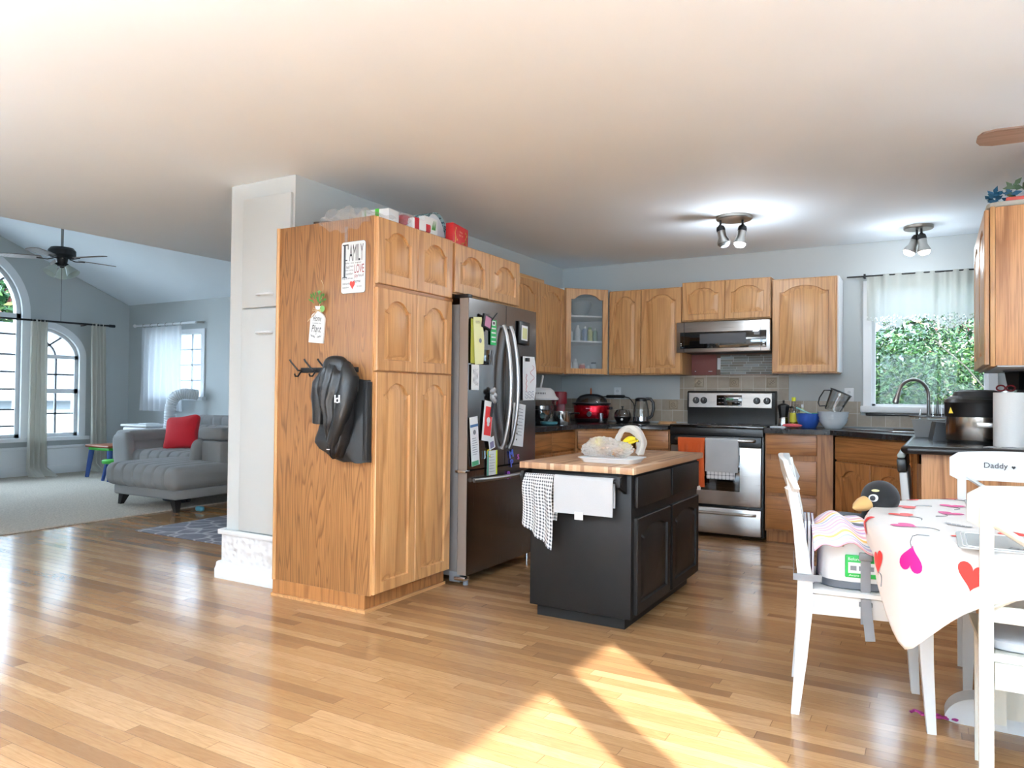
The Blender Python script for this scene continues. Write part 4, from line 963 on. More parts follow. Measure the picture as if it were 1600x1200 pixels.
t = thing('mosaic_tile_sheet', 'grey glass mosaic tile sample sheet on the wall under the microwave', 'tile sheet', (-1.70, YB-.006, 1.355))
part(t, 'tiles', mz.m, lambda b: b.box(.03, .53, -.006, 0, 0, .175))
part(t, 'white_backing_edge', WPL, lambda b: b.box(0, .03, -.004, 0, .045, .15))
t = thing('red_board', 'plain brownish red board on the wall left of the mosaic sheet', 'board', (-1.97, YB-.006, 1.352))
part(t, 'board', mat('brick_red_board', (128, 66, 58), .55), lambda b: b.box(0, .262, -.005, 0, 0, .182))
part(t, 'white_mark', WPL, lambda b: (b.box(.065, .075, -.006, -.005, .03, .036), b.box(.19, .225, -.006, -.005, .03, .035)))
# ---- island
t = thing('kitchen_island', 'black painted kitchen island with striped wood top', 'kitchen island', (-1.27, 3.392, 0)); IS = t
part(t, 'body', BPAINT, lambda b: b.box(-.555, 0, 0, 1.14, .062, .768, bev=.003))
part(t, 'plinth', BPAINT, lambda b: b.box(-.53, -.045, .04, 1.09, 0, .062))
# right side face: drawers and doors facing +X
def idoor(y, w, z, h, nm, flat):
    o = add_door(t, 0, 0, 0, w, h, m=BPAINT, name=nm, arch=.03, fr=.05) if not flat else drawer(t, 0, 0, 0, w, h, BPAINT, name=nm)
    o.rotation_euler = (0, 0, pi/2); o.location = (.021, y, z)
for y in (.035, .59): idoor(y, .52, .60, .155, 'drawer_front', True); idoor(y, .52, .08, .47, 'door', False)
part(t, 'worktop', BUTCH, lambda b: b.box(-.60, .03, -.045, 1.17, .769, .803, bev=.005))
EDG = mat('worn_edge', (150, 140, 130), .6)
# towel bar in front
def bar(b):
    b.cyl((-.555, -.07, .735), (-.035, -.07, .735), .011)
part(t, 'towel_bar', BPAINT, bar)
for x in (-.558, -.032): part(t, 'bar_bracket', BPAINT, lambda b: (b.prism([(-.095, .735), (-.085, .76), (-.05, .765), (-.03, .79-.025), (0, .768), (0, .67), (-.03, .685), (-.07, .70), (-.09, .71)], 'X', x-.009, x+.009), b.cyl((x-.014, -.07, .735), (x+.014, -.07, .735), .02)))
# ================================================================ TOWELS
def towel(name, label, m, ax, x0, x1, rz, front, back, r=.014, rip=.006, nrip=3, th=.004, group=None, slant=0, uvs=None, cat='towel', foldx=0, seed=0):
    """ax: bar axis point (world) at middle; x0..x1 along the bar; hangs -y in front"""
    t = thing(name, label, cat, ax, rz, group)
    def f(b):
        w = x1-x0; L = front+back+pi*r
        def g(u, v):
            s_ = v*L; k = u-.5
            if s_ < front: y, z, dn = -r, -(front-s_), (front-s_)
            elif s_ < front+pi*r: a = (s_-front)/r; y, z, dn = -r*cos(a), r*sin(a), 0
            else: y, z, dn = r, -(s_-front-pi*r), (s_-front-pi*r)
            amp = rip*min(1, dn/.08)
            y2 = y+(-1 if y < 0 else 1)*(amp*(1+sin(u*nrip*2*pi+seed)))
            zz = z+(slant*k*dn/max(front, .01) if y < 0 else 0)
            return (x0+u*w+foldx*k*dn+amp*.5*sin(v*9+seed), y2, zz)
        b.grid(g, 30, 46, th, uvs or (w, L))
    part(t, 'cloth', m, f); return t
TB = (-1.548, 3.322, .735)
T1 = towel('hand_towel', 'black and white gingham towel hanging at left of the island bar', GINGHAM, TB, -.275, -.105, 0, .30, .22, .0155, .012, 2.5, slant=-.12, uvs=(.17*1.3, .56*1.0))
T2 = towel('hand_towel', 'light grey terry towel on the island bar', TERRY, TB, -.10, .215, 0, .17, .13, .0165, .002, 1, .006)
part(T2, 'care_tag', PAPER, lambda b: b.box(.02, .065, -.026, -.024, -.195, -.158), 'white care tag')
OB = (-1.937, 6.015, .885-.085)
towel('dish_towel', 'orange terry towel hanging at left of the oven handle', ORANGE, (-1.937, 6.015, .80), .095, .245, 0, .20, .30, .0155, .008, 2, .005)
o = towel('dish_towel', 'longer orange towel fold hanging down beside the grey oven towel', ORANGE, (-1.937, 6.015, .80), .23, .318, 0, .385, .30, .0165, .008, 1.3, .005, seed=2)
part(o, 'care_tag', PAPER, lambda b: b.box(.262, .292, -.03, -.028, -.41, -.375), 'white care tag')
o = towel('dish_towel', 'light grey towel over a plaid border on the oven handle', TERRY, (-1.937, 6.015, .80), .325, .585, 0, .255, .2, .018, .003, 1.5, .005)
o = towel('dish_towel', 'grey plaid cloth showing below the grey towel on the oven', PLAID, (-1.937, 6.015, .80), .335, .56, 0, .315, .2, .0145, .001, 1, .002)
# ================================================================ ISLAND TOP
t = thing('tray', 'white rectangular tray near the front of the island top', 'tray', (-1.455, 3.60, .8035), .06)
def tr(b):
    def rr(hx, hy, z, r=.03):
        L = []
        for cx_, cy_, a0 in ((hx-r, hy-r, 0), (-hx+r, hy-r, pi/2), (-hx+r, -hy+r, pi), (hx-r, -hy+r, 3*pi/2)):
            for i in range(5): a = a0+i*pi/8; L.append((cx_+r*cos(a), cy_+r*sin(a), z))
        return L
    b.loft([rr(.135, .09, 0), rr(.15, .105, .022), rr(.158, .113, .024), rr(.158, .113, .027), rr(.147, .102, .026), rr(.132, .087, .005)], True, True, True)
part(t, 'tray_body', WPL, tr)
BREAD = mat('bread_crust', (196, 140, 80), .7, var=.3, bump=.3, bscale=60)
def crumple(b, c, size, seed, e=.8, amp=.012, seg=72, rings=40, top=None):
    rg = random.Random(seed); ph = [(rg.uniform(3, 9), rg.uniform(3, 9), rg.uniform(0, 6), rg.uniform(.5, 1)) for _ in range(7)]
    hx, hy, hz = [q/2 for q in size]
    from mathutils import noise as _n
    def g(u, v):
        a = 2*pi*u; p = -pi/2+pi*v; k = max(cos(p), .001)**.8
        x, y, z = k*cos(a), k*sin(a), sin(p)
        P_ = Vector((x*1.3+seed*3.1, y*1.3, z*1.3)); r1 = 1-abs(_n.noise(P_*1.7)); r2 = 1-abs(_n.noise(P_*4.1)); r3 = 1-abs(_n.noise(P_*8.7))
        d = .78+amp*14*(r1**2*.42+r2**3*.42+r3**3*.14)-amp*4
        return (c[0]+x*hx*d, c[1]+y*hy*d, c[2]+z*hz*d)
    b.grid(g, seg, rings)
    bmesh.ops.remove_doubles(b.b, verts=b.b.verts, dist=.0004)
t = thing('plastic_bag', 'translucent grocery bag of bread rolls lying on the white tray', 'bag', (-1.485, 3.595, .831), .05)
part(t, 'film', BAGM, lambda b: (crumple(b, (-.02, 0, .054), (.20, .14, .105), 4, amp=.026), crumple(b, (.07, .0, .040), (.16, .11, .085), 14, amp=.03), crumple(b, (-.085, -.02, .035), (.10, .09, .07), 11, amp=.03)), smooth=28)
t2 = thing('plastic_bag', 'white grocery bag gathered into a standing loop round the bananas', 'bag', (-1.385, 3.655, .831), .12)
def loopf(b):
    for k in range(7):
        R = .062+.0045*k; o_ = (k-3)*.007
        b.tube([(o_*.6+R*.95*cos(a), o_, .052+R*1.25*sin(a)) for a in [(-.5+i*(pi+1.0)/22) for i in range(23)]], .010, 8, radii=[.012+.004*sin(i*1.7+k) for i in range(23)])
from mathutils import noise as _nz
def loopf(b):
    # gathered sheet pulled up into a standing loop
    def g(u, v):
        a = -.55+u*(pi+1.1); w = (v-.5); fold = .008*sin(v*34+u*5)+.006*_nz.noise(Vector((u*9, v*14, 2)))
        R = .066+fold+.020*abs(w)*(1+sin(a)); 
        return (R*.92*cos(a)+.012*sin(v*9), w*(.085-.035*sin(max(0, min(pi, a)))), .058+R*1.18*sin(a))
    b.grid(g, 60, 44)
part(t2, 'film', BAGM, loopf, smooth=70)
for i, (x, y, z, rz) in enumerate(((-1.53, 3.60, .865, .3), (-1.47, 3.60, .872, -.4), (-1.425, 3.59, .858, 1.1))):
    q = solo('bread_roll', ['golden bread roll at left inside the clear bag on the tray', 'golden bread roll in the middle of the bag on the tray', 'golden bread roll at right low in the bag on the tray'][i], 'bread', BREAD, lambda b: b.cushion((0, 0, 0), (.07, .05, .042), .8), (x, y, z), rz, 'bread rolls in the bag')
BAN = mat('banana_yellow', (232, 208, 40), .45, var=.15)
for i, (rz, x, y, tz) in enumerate(((.2, -1.365, 3.655, .2), (.55, -1.36, 3.67, .35), (-.1, -1.37, 3.64, .05))):
    t = thing('banana', ['banana nearest the bag loop on the white tray', 'upper banana of the bunch, its tip highest', 'lower banana of the bunch, lying flattest'][i], 'banana', (x, y, .842+i*.006), rz+2.9, 'bananas on the tray')
    pts = [(.075*cos(a)-.02, 0, .075*sin(a)) for a in [.25+i_*.15 for i_ in range(11)]]
    part(t, 'fruit', BAN, lambda b: b.tube(pts, .014, 8, radii=[.006, .011, .014, .0155, .016, .016, .0155, .014, .012, .008, .005]))
    part(t, 'stem', mat('banana_stem', (120, 110, 40), .7), lambda b: b.tube([pts[-1], (pts[-1][0]-.012, 0, pts[-1][2]-.006)], .004, 6))
solo('lemon', 'bright yellow lemon tip poking out above the left of the bag', 'fruit', BAN, lambda b: b.lathe([(.002, 0), (.02, .01), (.026, .03), (.016, .05), (.004, .06)], seg=16), (-1.535, 3.60, .872))
# ================================================================ LEFT WORKTOP APPLIANCES (surface z = .905)
CT = .9055
def kettle():
    t = thing('electric_kettle', 'glass and black electric kettle left of the stove', 'kettle', (-2.315, 6.42, CT), .2)
    part(t, 'power_base', BLACK, lambda b: b.lathe([(.08, 0), (.082, .012), (.074, .02)], seg=28))
    part(t, 'steel_base', CHROME, lambda b: b.lathe([(.074, .021), (.073, .06)], seg=28))
    part(t, 'glass_jug', CLEAR, lambda b: b.lathe([(.073, .0605), (.07, .12), (.056, .19), (.052, .20)], seg=28, cap0=False, cap1=False))
    part(t, 'lid', BLACK, lambda b: b.lathe([(.054, .2), (.055, .222), (.04, .232), (.0, .234)], seg=28))
    part(t, 'handle', BLACK, lambda b: b.tube([(.045, 0, .222), (.085, 0, .222), (.108, 0, .19), (.112, 0, .13), (.098, 0, .07), (.07, 0, .045)], .011, 10, flat=1.3))
kettle()
t = thing('egg_cooker', 'small black egg cooker with a clear dome lid beside the kettle', 'egg cooker', (-2.495, 6.42, CT))
part(t, 'base', BLACK, lambda b: b.lathe([(.052, 0), (.056, .008), (.08, .05), (.078, .058)], seg=28))
part(t, 'dome_lid', SMOKE, lambda b: b.lathe([(.078, .0585), (.074, .09), (.055, .118), (.01, .128)], seg=28, cap0=False))
part(t, 'lid_knob', BLACK, lambda b: b.lathe([(.005, .128), (.006, .14), (.014, .146), (.012, .152)], seg=14))
part(t, 'power_light', WPL, lambda b: b.sphere((.02, -.07, .032), (.012, .006, .012), 12, 8))
t = thing('jar', 'small clear glass jar in front of the red slow cooker', 'jar', (-2.66, 6.30, CT))
part(t, 'glass', CLEAR, lambda b: b.lathe([(.024, 0), (.022, .01), (.022, .085), (.019, .088), (.019, .014)], seg=20))
part(t, 'silver_lid', NICKEL, lambda b: b.lathe([(.0235, .0), (.0235, .014)], seg=20), cap=None) if 0 else None
t = thing('slow_cooker', 'metallic red oval slow cooker on the corner worktop', 'slow cooker', (-2.80, 6.40, CT), .25)
CRED = mat('candy_red_metal', (176, 14, 34), .22, .75)
part(t, 'foot_ring', BLACK, lambda b: b.lathe([(.12, 0), (.135, .012), (.14, .035)], seg=36, sx=1.12, sy=.85))
part(t, 'body', CRED, lambda b: b.lathe([(.14, .0355), (.145, .05), (.152, .15), (.15, .155)], seg=40, sx=1.12, sy=.85))
part(t, 'rim', CHROME, lambda b: b.lathe([(.152, .1555), (.155, .162)], seg=40, sx=1.12, sy=.85))
part(t, 'crock_rim', BLACK, lambda b: b.lathe([(.15, .1625), (.165, .172), (.164, .18), (.14, .184)], seg=40, sx=1.12, sy=.85))
part(t, 'lid', SMOKE, lambda b: b.lathe([(.15, .1845), (.14, .215), (.11, .245), (.06, .262), (.01, .266)], seg=40, sx=1.0, sy=.82, cap0=False))
part(t, 'side_handle', BLACK, lambda b: b.box(.168, .20, -.03, .03, .12, .145, bev=.008))
part(t, 'dial', BLACK, lambda b: (b.cyl((.0, -.125, .075), (0, -.142, .075), .022, .02, 20)))
part(t, 'dial_ring', CHROME, lambda b: b.tube([(.024*cos(a*pi/12), -.132, .075+.024*sin(a*pi/12)) for a in range(24)], .0025, 6, True))
part(t, 'lid_strap', mat('tan_leather', (178, 92, 46), .5), lambda b: b.tube([(-.005, -.03, .262), (-.005, -.02, .30), (-.005, 0, .312), (-.005, .02, .30), (-.005, .03, .262)], .012, 8, flat=.35))
part(t, 'maker_mark', WPL, lambda b: [b.box(-.03+.008*i, -.026+.008*i, -.131, -.1295, .125, .131) for i in range(7)])
t = thing('coffee_maker', 'dark red single-serve coffee maker left of the slow cooker', 'coffee maker', (-3.00, 6.12, CT), .45)
RMT = mat('matte_dark_red', (128, 24, 38), .4)
part(t, 'column', RMT, lambda b: b.box(-.055, .055, -.02, .12, .0, .27, bev=.012))
part(t, 'head', RMT, lambda b: b.lathe([(.068, .17), (.07, .18), (.07, .27), (.064, .28), (.0, .282)], (0, -.06, 0), 28))
part(t, 'base', RMT, lambda b: b.lathe([(.068, 0), (.068, .035), (.06, .04)], (0, -.06, 0), 28))
t = thing('halogen_oven', 'white-lidded countertop oven with a glass bowl beside the fridge', 'countertop oven', (-3.0, 5.74, CT), .4)
part(t, 'stand', WPL, lambda b: b.prism([(-.13, 0), (.13, 0), (.13, .05), (.06, .055), (-.02, .05), (-.10, .02)], 'Y', -.12, .12))
part(t, 'glass_bowl', CLEAR, lambda b: b.lathe([(.09, .056), (.13, .08), (.15, .14), (.155, .20), (.16, .205)], seg=36, cap1=False))
part(t, 'steel_rack', CHROME, lambda b: b.lathe([(.10, .10), (.105, .105), (.105, .155), (.1, .155)], seg=30))
part(t, 'lid', WPL, lambda b: b.lathe([(.16, .206), (.162, .22), (.14, .24), (.12, .285), (.09, .31), (.0, .315)], seg=36))
part(t, 'vent_slot', GREYP, lambda b: [b.box(-.05+.014*i, -.043+.014*i, -.132, -.12, .255, .27) for i in range(8)])
part(t, 'lid_handle', WPL, lambda b: b.tube([(0, 0, .31), (.01, 0, .36), (.02, 0, .41), (.018, 0, .42)], .014, 10, flat=.7))
t = thing('mixing_bowl', 'shiny steel mixing bowl in front of the countertop oven', 'bowl', (-2.86, 5.47, CT))
part(t, 'bowl', CHROME, lambda b: b.lathe([(.045, 0), (.05, .006), (.085, .06), (.095, .12), (.1, .124), (.092, .12), (.08, .06), (.04, .012)], seg=32))
t = thing('saucepan', 'small steel saucepan with a black handle stacked near the countertop oven', 'saucepan', (-2.745, 5.64, CT))
part(t, 'pan', CHROME, lambda b: b.lathe([(.075, 0), (.08, .01), (.082, .11), (.086, .112), (.078, .11), (.074, .012)], seg=30))
part(t, 'handle', BLACK, lambda b: b.tube([(.08, 0, .09), (.12, .01, .098), (.16, .02, .096)], .012, 8, flat=.6))
t = thing('plastic_dish', 'small shallow teal plastic dish at the worktop front edge beside the fridge', 'dish', (-2.72, 5.36, CT), .5)
part(t, 'dish', mat('teal_plastic', (70, 130, 140), .4), lambda b: b.lathe([(.05, 0), (.07, .012), (.072, .03), (.066, .03), (.05, .006)], seg=24))
t = thing('espresso_machine', 'black and silver espresso machine right beside the fridge', 'espresso machine', (-2.98, 5.12, CT), pi/2)
part(t, 'housing', BLACK, lambda b: (b.box(-.13, .13, -.02, .20, 0, .36, bev=.012), ))
part(t, 'head', mat('glossy_black', (14, 14, 16), .2), lambda b: b.box(-.13, .13, -.16, -.021, .21, .37, bev=.01))
part(t, 'drip_tray', BLACK, lambda b: b.box(-.12, .12, -.18, -.021, 0, .17*.5, bev=.008))
part(t, 'front_panel', CHROME, lambda b: b.box(-.03, .06, -.166, -.161, .235, .35, bev=.003))
part(t, 'panel_button', WPL, lambda b: [b.cyl((.10, -.160, z), (.10, -.166, z), .006, seg=12) for z in (.25, .28, .31)])
# outlets
def outlet(label, x, z):
    t = thing('wall_outlet', label, 'outlet', (x, YB-.0005, z))
    part(t, 'cover_plate', WPL, lambda b: b.box(-.036, .036, -.006, 0, -.058, .058, bev=.003))
    for dz in (-.022, .022):
        o = part(t, 'socket', mat('socket_white', (214, 216, 218), .4), lambda b: b.lathe([(.017, 0), (.016, .003)], (0, -.006, dz), 18, axis=(0, -1, 0)))
        part(o, 'slot', INK, lambda b: (b.box(-.007, -.005, -.0098, -.0088, dz-.004, dz+.006), b.box(.005, .007, -.0098, -.0088, dz-.004, dz+.006)))
    return t
outlet('white wall outlet with black plugs above the egg cooker', -2.665, 1.178)
outlet('white wall outlet just left of the sink window', -.608, 1.178)
t = thing('power_cord', 'black plug and cord looping from the outlet down to the kettle', 'cord', (-2.665, 6.70, 1.155))
part(t, 'plug', BLACK, lambda b: (b.box(-.10, .09, -.035, -.002, -.022, .008, bev=.01)))
part(t, 'cable', BLACK, lambda b: b.tube([(.08, -.02, -.008), (.14, -.03, -.02), (.19, -.05, -.07), (.215, -.07, -.14), (.22, -.10, -.20), (.235, -.12, -.243), (.255, -.16, -.243)], .0045, 8))
part(t, 'cable', BLACK, lambda b: b.tube([(-.09, -.02, -.008), (-.13, -.03, -.01), (-.15, -.05, -.05), (-.16, -.06, -.1)], .0045, 8))
for i, (z, r) in enumerate(((0, .085), (.0125, .075))):
    solo('cutting_board', ['lower round wooden board on the worktop left of the stove', 'upper round wooden board stacked on another left of the stove'][i], 'cutting board', oak('board_wood%d' % i, (206, 164, 116), (150, 104, 64), 'X'), lambda b: (b.lathe([(r, 0), (r+.002, .003), (r+.002, .008), (r, .011)], seg=32, sx=1, sy=.8),), (-2.06, 6.40, CT+z), group='boards left of the stove')
# ================================================================ RIGHT WORKTOP ITEMS
t = thing('moka_pot', 'black-topped moka pot just right of the stove', 'coffee pot', (-1.085, 6.47, CT), .5)
part(t, 'boiler', CHROME, lambda b: b.lathe([(.045, 0), (.046, .006), (.037, .07), (.039, .08)], seg=8), smooth=20)
part(t, 'jug', BLACK, lambda b: b.lathe([(.034, .081), (.036, .09), (.05, .17), (.046, .182), (.02, .195), (.006, .197)], seg=8), smooth=20)
part(t, 'lid_knob', BLACK, lambda b: b.lathe([(.005, .197), (.009, .205), (.008, .222)], seg=12))
part(t, 'handle', BLACK, lambda b: b.tube([(.045, 0, .165), (.08, 0, .165), (.085, 0, .14), (.075, 0, .09)], .008, 8))
t = thing('oil_bottle', 'glass oil bottle with yellow cap between moka pot and blue bowl', 'bottle', (-1.0, 6.44, CT))
part(t, 'glass', CLEAR, lambda b: b.lathe([(.030, 0), (.031, .01), (.031, .14), (.014, .19), (.013, .215)], seg=20))
part(t, 'oil', mat('olive_oil', (196, 176, 20), .1, trans=.5), lambda b: b.lathe([(.028, .003), (.029, .012), (.029, .085)], seg=20))
part(t, 'label_band', mat('yellow_label', (200, 190, 60), .6), lambda b: b.lathe([(.0315, .045), (.0315, .12)], seg=20, cap0=False, cap1=False))
part(t, 'cap', mat('bright_yellow', (226, 226, 50), .4), lambda b: b.lathe([(.016, .216), (.017, .245), (.015, .248)], seg=18))
bottle('spice_bottle', 'slim clear spice bottle behind the oil bottle', 'bottle', (-.945, 6.52, CT), .02, .19, (190, 196, 150), (230, 230, 230))
t = thing('mixing_bowl', 'blue plastic mixing bowl with utensils on the right worktop', 'bowl', (-.885, 6.42, CT))
BLUEP = mat('royal_blue', (52, 92, 180), .35)
part(t, 'bowl', BLUEP, lambda b: b.lathe([(.055, 0), (.062, .006), (.088, .06), (.094, .115), (.098, .118), (.09, .115), (.082, .06), (.05, .012)], seg=36))
solo('kitchen_utensil', 'pale green spatula handle resting over the blue bowl', 'utensil', mat('mint_plastic', (150, 200, 190), .4), lambda b: b.tube([(-.09, -.02, .165), (-.03, -.01, .135), (.03, .0, .11), (.06, .01, .05)], .006, 8), (-.885, 6.42, CT))
solo('scrub_pad', 'small green scrubber lying in the blue bowl', 'scrubber', mat('scrub_green', (60, 150, 90), .7), lambda b: b.cushion((.045, .02, .112), (.05, .04, .02), .5), (-.885, 6.42, CT))
t = thing('dish_cloth', 'crumpled pink cloth in front of the oil bottle', 'cloth', (-.985, 6.27, CT))
part(t, 'cloth', PINK, lambda b: crumple(b, (0, 0, .021), (.17, .09, .034), 9, amp=.02))
solo('spoon_rest', 'flat white ceramic spoon rest at the stove side of the worktop', 'spoon rest', WPL, lambda b: b.box(-.06, .06, -.035, .035, 0, .012, bev=.005), (-1.09, 6.26, CT))
for i, (z, r) in enumerate(((0, .108), (.03, .112), (.058, .118))):
    solo('glass_bowl', ['lowest clear glass bowl stacked left of the sink', 'middle clear glass bowl of the stack left of the sink', 'top clear glass bowl of the stack holding the pitcher'][i], 'bowl', mat('milky_glass', (232, 238, 242), .12), lambda b: b.lathe([(r*.55, 0), (r*.6, .004), (r*.92, .05), (r, .076), (r*1.02, .078), (r*.96, .072), (r*.86, .05), (r*.5, .01)], seg=36), (-.69, 6.36, CT+z), group='stacked glass bowls by the sink')
t = thing('pitcher', 'clear plastic pitcher with black rim tipped upside down on the glass bowls', 'pitcher', (-.70, 6.36, 1.045), 0)
t.rotation_euler = (0, radians(24), 0)
part(t, 'jug', CLEAR, lambda b: b.lathe([(.058, 0), (.062, .01), (.075, .12), (.082, .165), (.079, .165), (.072, .12), (.056, .012)], seg=32, cap1=False))
part(t, 'rim', BLACK, lambda b: b.tube([(.083*cos(a*pi/16), .083*sin(a*pi/16), .166) for a in range(32)], .004, 8, True))
part(t, 'handle', BLACK, lambda b: b.tube([(-.075, 0, .15), (-.12, 0, .13), (-.128, 0, .06), (-.12, 0, .02), (-.10, 0, .0), (-.062, 0, .02)], .005, 8))
# pressure cooker, paper towel ...
t = thing('pressure_cooker', 'black and stainless multi-cooker on the peninsula worktop', 'multi-cooker', (.215, 4.86, CT)); R_ = .155
part(t, 'foot_ring', BLACK, lambda b: b.lathe([(R_*.93, 0), (R_*.95, .015)], seg=40))
part(t, 'steel_band', mat('cooker_steel', (176, 168, 160), .2, 1), lambda b: b.lathe([(R_*.985, .0155), (R_, .02), (R_, .145)], seg=48, cap1=False))
part(t, 'upper_body', BLACK, lambda b: b.lathe([(R_*1.01, .1455), (R_*1.03, .155), (R_*1.03, .215), (R_*1.06, .225), (R_*1.0, .243)], seg=48))
part(t, 'lid', mat('matte_black_lid', (30, 30, 31), .5), lambda b: b.lathe([(R_*.98, .2435), (R_*.86, .258), (R_*.78, .262), (R_*.72, .285), (R_*.5, .295), (.0, .298)], seg=48))
part(t, 'front_bracket', NICKEL, lambda b: b.box(-.01, .11, -.168, -.148, .09, .118, bev=.003))
part(t, 'warning_label', mat('warning_yellow', (232, 200, 30), .5), lambda b: b.prism([(-.152+.012, .165), (-.118, .165), (-.131, .20)], 'Y', -.108, -.10))
t.rotation_euler = (0, 0, 0)
bpy.data.objects['warning_label'].location = (0, -.012, 0)
t = thing('paper_towel_roll', 'upright roll of white paper towel beside the multi-cooker', 'paper towel', (.355, 4.60, CT))
PT = NT('paper_towel'); v = PT.coords(rnd=False); PT.setc(lin((224, 224, 222))); PT.b.inputs['Roughness'].default_value = .95; PT.bump(PT.noise(v, 300, 2), .4, .002)
part(t, 'roll', PT.m, lambda b: b.lathe([(.0815, 0), (.0825, .003), (.0825, .277), (.0815, .28), (.022, .28), (.022, 0)], seg=48, cap0=False, cap1=False))
part(t, 'cardboard_core', mat('cardboard', (170, 140, 110), .8), lambda b: b.lathe([(.0215, .002), (.0215, .279), (.019, .279), (.019, .002)], seg=24, cap0=False, cap1=False))
t = thing('pod_coffee_maker', 'black coffee machine head behind the paper towel roll', 'coffee machine', (.43, 5.10, CT))
part(t, 'tower', BLACK, lambda b: b.box(-.02, .12, -.08, .1, 0, .30, bev=.01))
part(t, 'filter_basket', BLACK, lambda b: b.lathe([(.042, .30), (.055, .38), (.058, .40)], (-.01, -.03, 0), 4, sx=1.1), smooth=15)
part(t, 'top_plate', BLACK, lambda b: b.box(-.085, .09, -.09, .06, .401, .412, bev=.003))
t = thing('scissors', 'dark red handled scissors standing behind the paper towels', 'scissors', (.345, 4.86, 1.19))
part(t, 'handle', mat('maroon_plastic', (120, 30, 34), .4), lambda b: [b.tube([(dx+.02*cos(a*pi/8), .0, .022+.015*sin(a*pi/8)) for a in range(16)], .005, 6, True) for dx in (-.02, .025)])
part(t, 'blade', NICKEL, lambda b: b.box(-.01, .01, -.002, .002, -.08, .005))
for i, (x, y, rz, lb) in enumerate(((.27, 4.47, -.3, 'white receipt lying left on the peninsula worktop edge'), (.345, 4.46, .35, 'folded white leaflet lying on the peninsula worktop below the paper towels'))):
    t = thing('paper_slip', lb, 'paper', (x, y, CT+.0005), rz, 'papers on the peninsula'); part(t, 'sheet', PAPER, lambda b: b.box(-.035, .035, -.055, .055, 0, .001)); part(t, 'printed_line', INKG, lambda b: [b.box(-.028, .02, -.04+.014*k, -.036+.014*k, .001, .0014) for k in range(6)])
# dish rack group behind the cooker
t = thing('drying_rack', 'small grey dish rack holding glasses left of the multi-cooker', 'dish rack', (.02, 5.50, CT), -.3)
part(t, 'tub', mat('clear_grey_plastic', (170, 176, 180), .3, trans=.3), lambda b: b.loft([[(x*.10*k, y*.15*k, z) for x, y in ((-1, -1), (1, -1), (1, 1), (-1, 1))] for z, k in ((0, .85), (.11, 1), (.112, 1.04), (.11, .96), (.01, .82))], True, True, True))
part(t, 'rail', CHROME, lambda b: b.tube([(-.11, -.16, .13), (.11, -.16, .13), (.11, .16, .13), (-.11, .16, .13)], .005, 6, True))
for i, (x, y) in enumerate(((.0, 5.44), (.05, 5.52))):
    solo('drinking_glass', ['upside-down drinking glass at the front of the dish rack', 'upside-down drinking glass further back in the dish rack'][i], 'glass', CLEAR, lambda b: b.lathe([(.036, 0), (.036, .003), (.03, .11), (.0, .112)], seg=22, cap0=False), (x, y, CT+.125), group='glasses in the rack')
t = thing('knife_block', 'dark box-shaped holder tucked between dish rack and multi-cooker', 'holder', (.035, 5.02, CT), .2)
part(t, 'block', mat('slate_grey', (52, 56, 60), .4), lambda b: b.prism([(-.05, 0), (.05, 0), (.055, .10), (-.03, .11)], 'Y', -.06, .06))
# ================================================================ CEILING LIGHTS
BULB = mat('bulb_glow', (255, 244, 225), .5, emit=9)
def spot(label, x, y, r, heads, en=6):
    t = thing('ceiling_spotlight', label, 'ceiling light', (x, y, CZ))
    part(t, 'canopy', mat('satin_nickel', (158, 152, 144), .35, 1), lambda b: b.lathe([(r, 0), (r, -.018), (r*.96, -.024), (0, -.026)], seg=40))
    for (hx, hy, d, lit) in heads:
        part(t, 'swivel_arm', BLACK, lambda b: (b.cyl((hx, hy, -.024), (hx, hy, -.065), .008), b.sphere((hx, hy, -.07), .017, 14, 8)))
        ax = Vector(d).normalized(); o_ = Vector((hx, hy, -.075))
        hd = part(t, 'lamp_head', NICKEL, lambda b: b.lathe([(.022, .005), (.030, .02), (.030, .075), (.044, .105), (.046, .125), (.042, .125), (.03, .09)], o_, 26, axis=ax, cap1=False))
        part(hd, 'collar', BLACK, lambda b: b.lathe([(.012, -.012), (.026, -.005), (.0315, .012), (.0315, .03)], o_, 22, axis=ax))
        part(hd, 'bulb', BULB if lit else mat('unlit_bulb', (120, 124, 124), .25), lambda b: b.lathe([(.038, .10), (.040, .13), (.028, .145), (.001, .15)], o_, 22, axis=ax))
        if lit:
            p = Vector((x, y, CZ))+o_+ax*.20; lamp('spot_lamp', p, en, .04)
spot('round two-head ceiling spotlight above the stove, left head unlit', -1.235, 5.33, .125, ((-.09, -.03, (.25, -.1, -1), False), (.055, .02, (-.12, -.15, -1), True)))
spot('small ceiling spotlight near the sink window, lit', -.095, 6.25, .10, ((-.01, .02, (-.45, -.1, -1), True), (.02, -.02, (.15, -.05, -1), True)), 1.6)
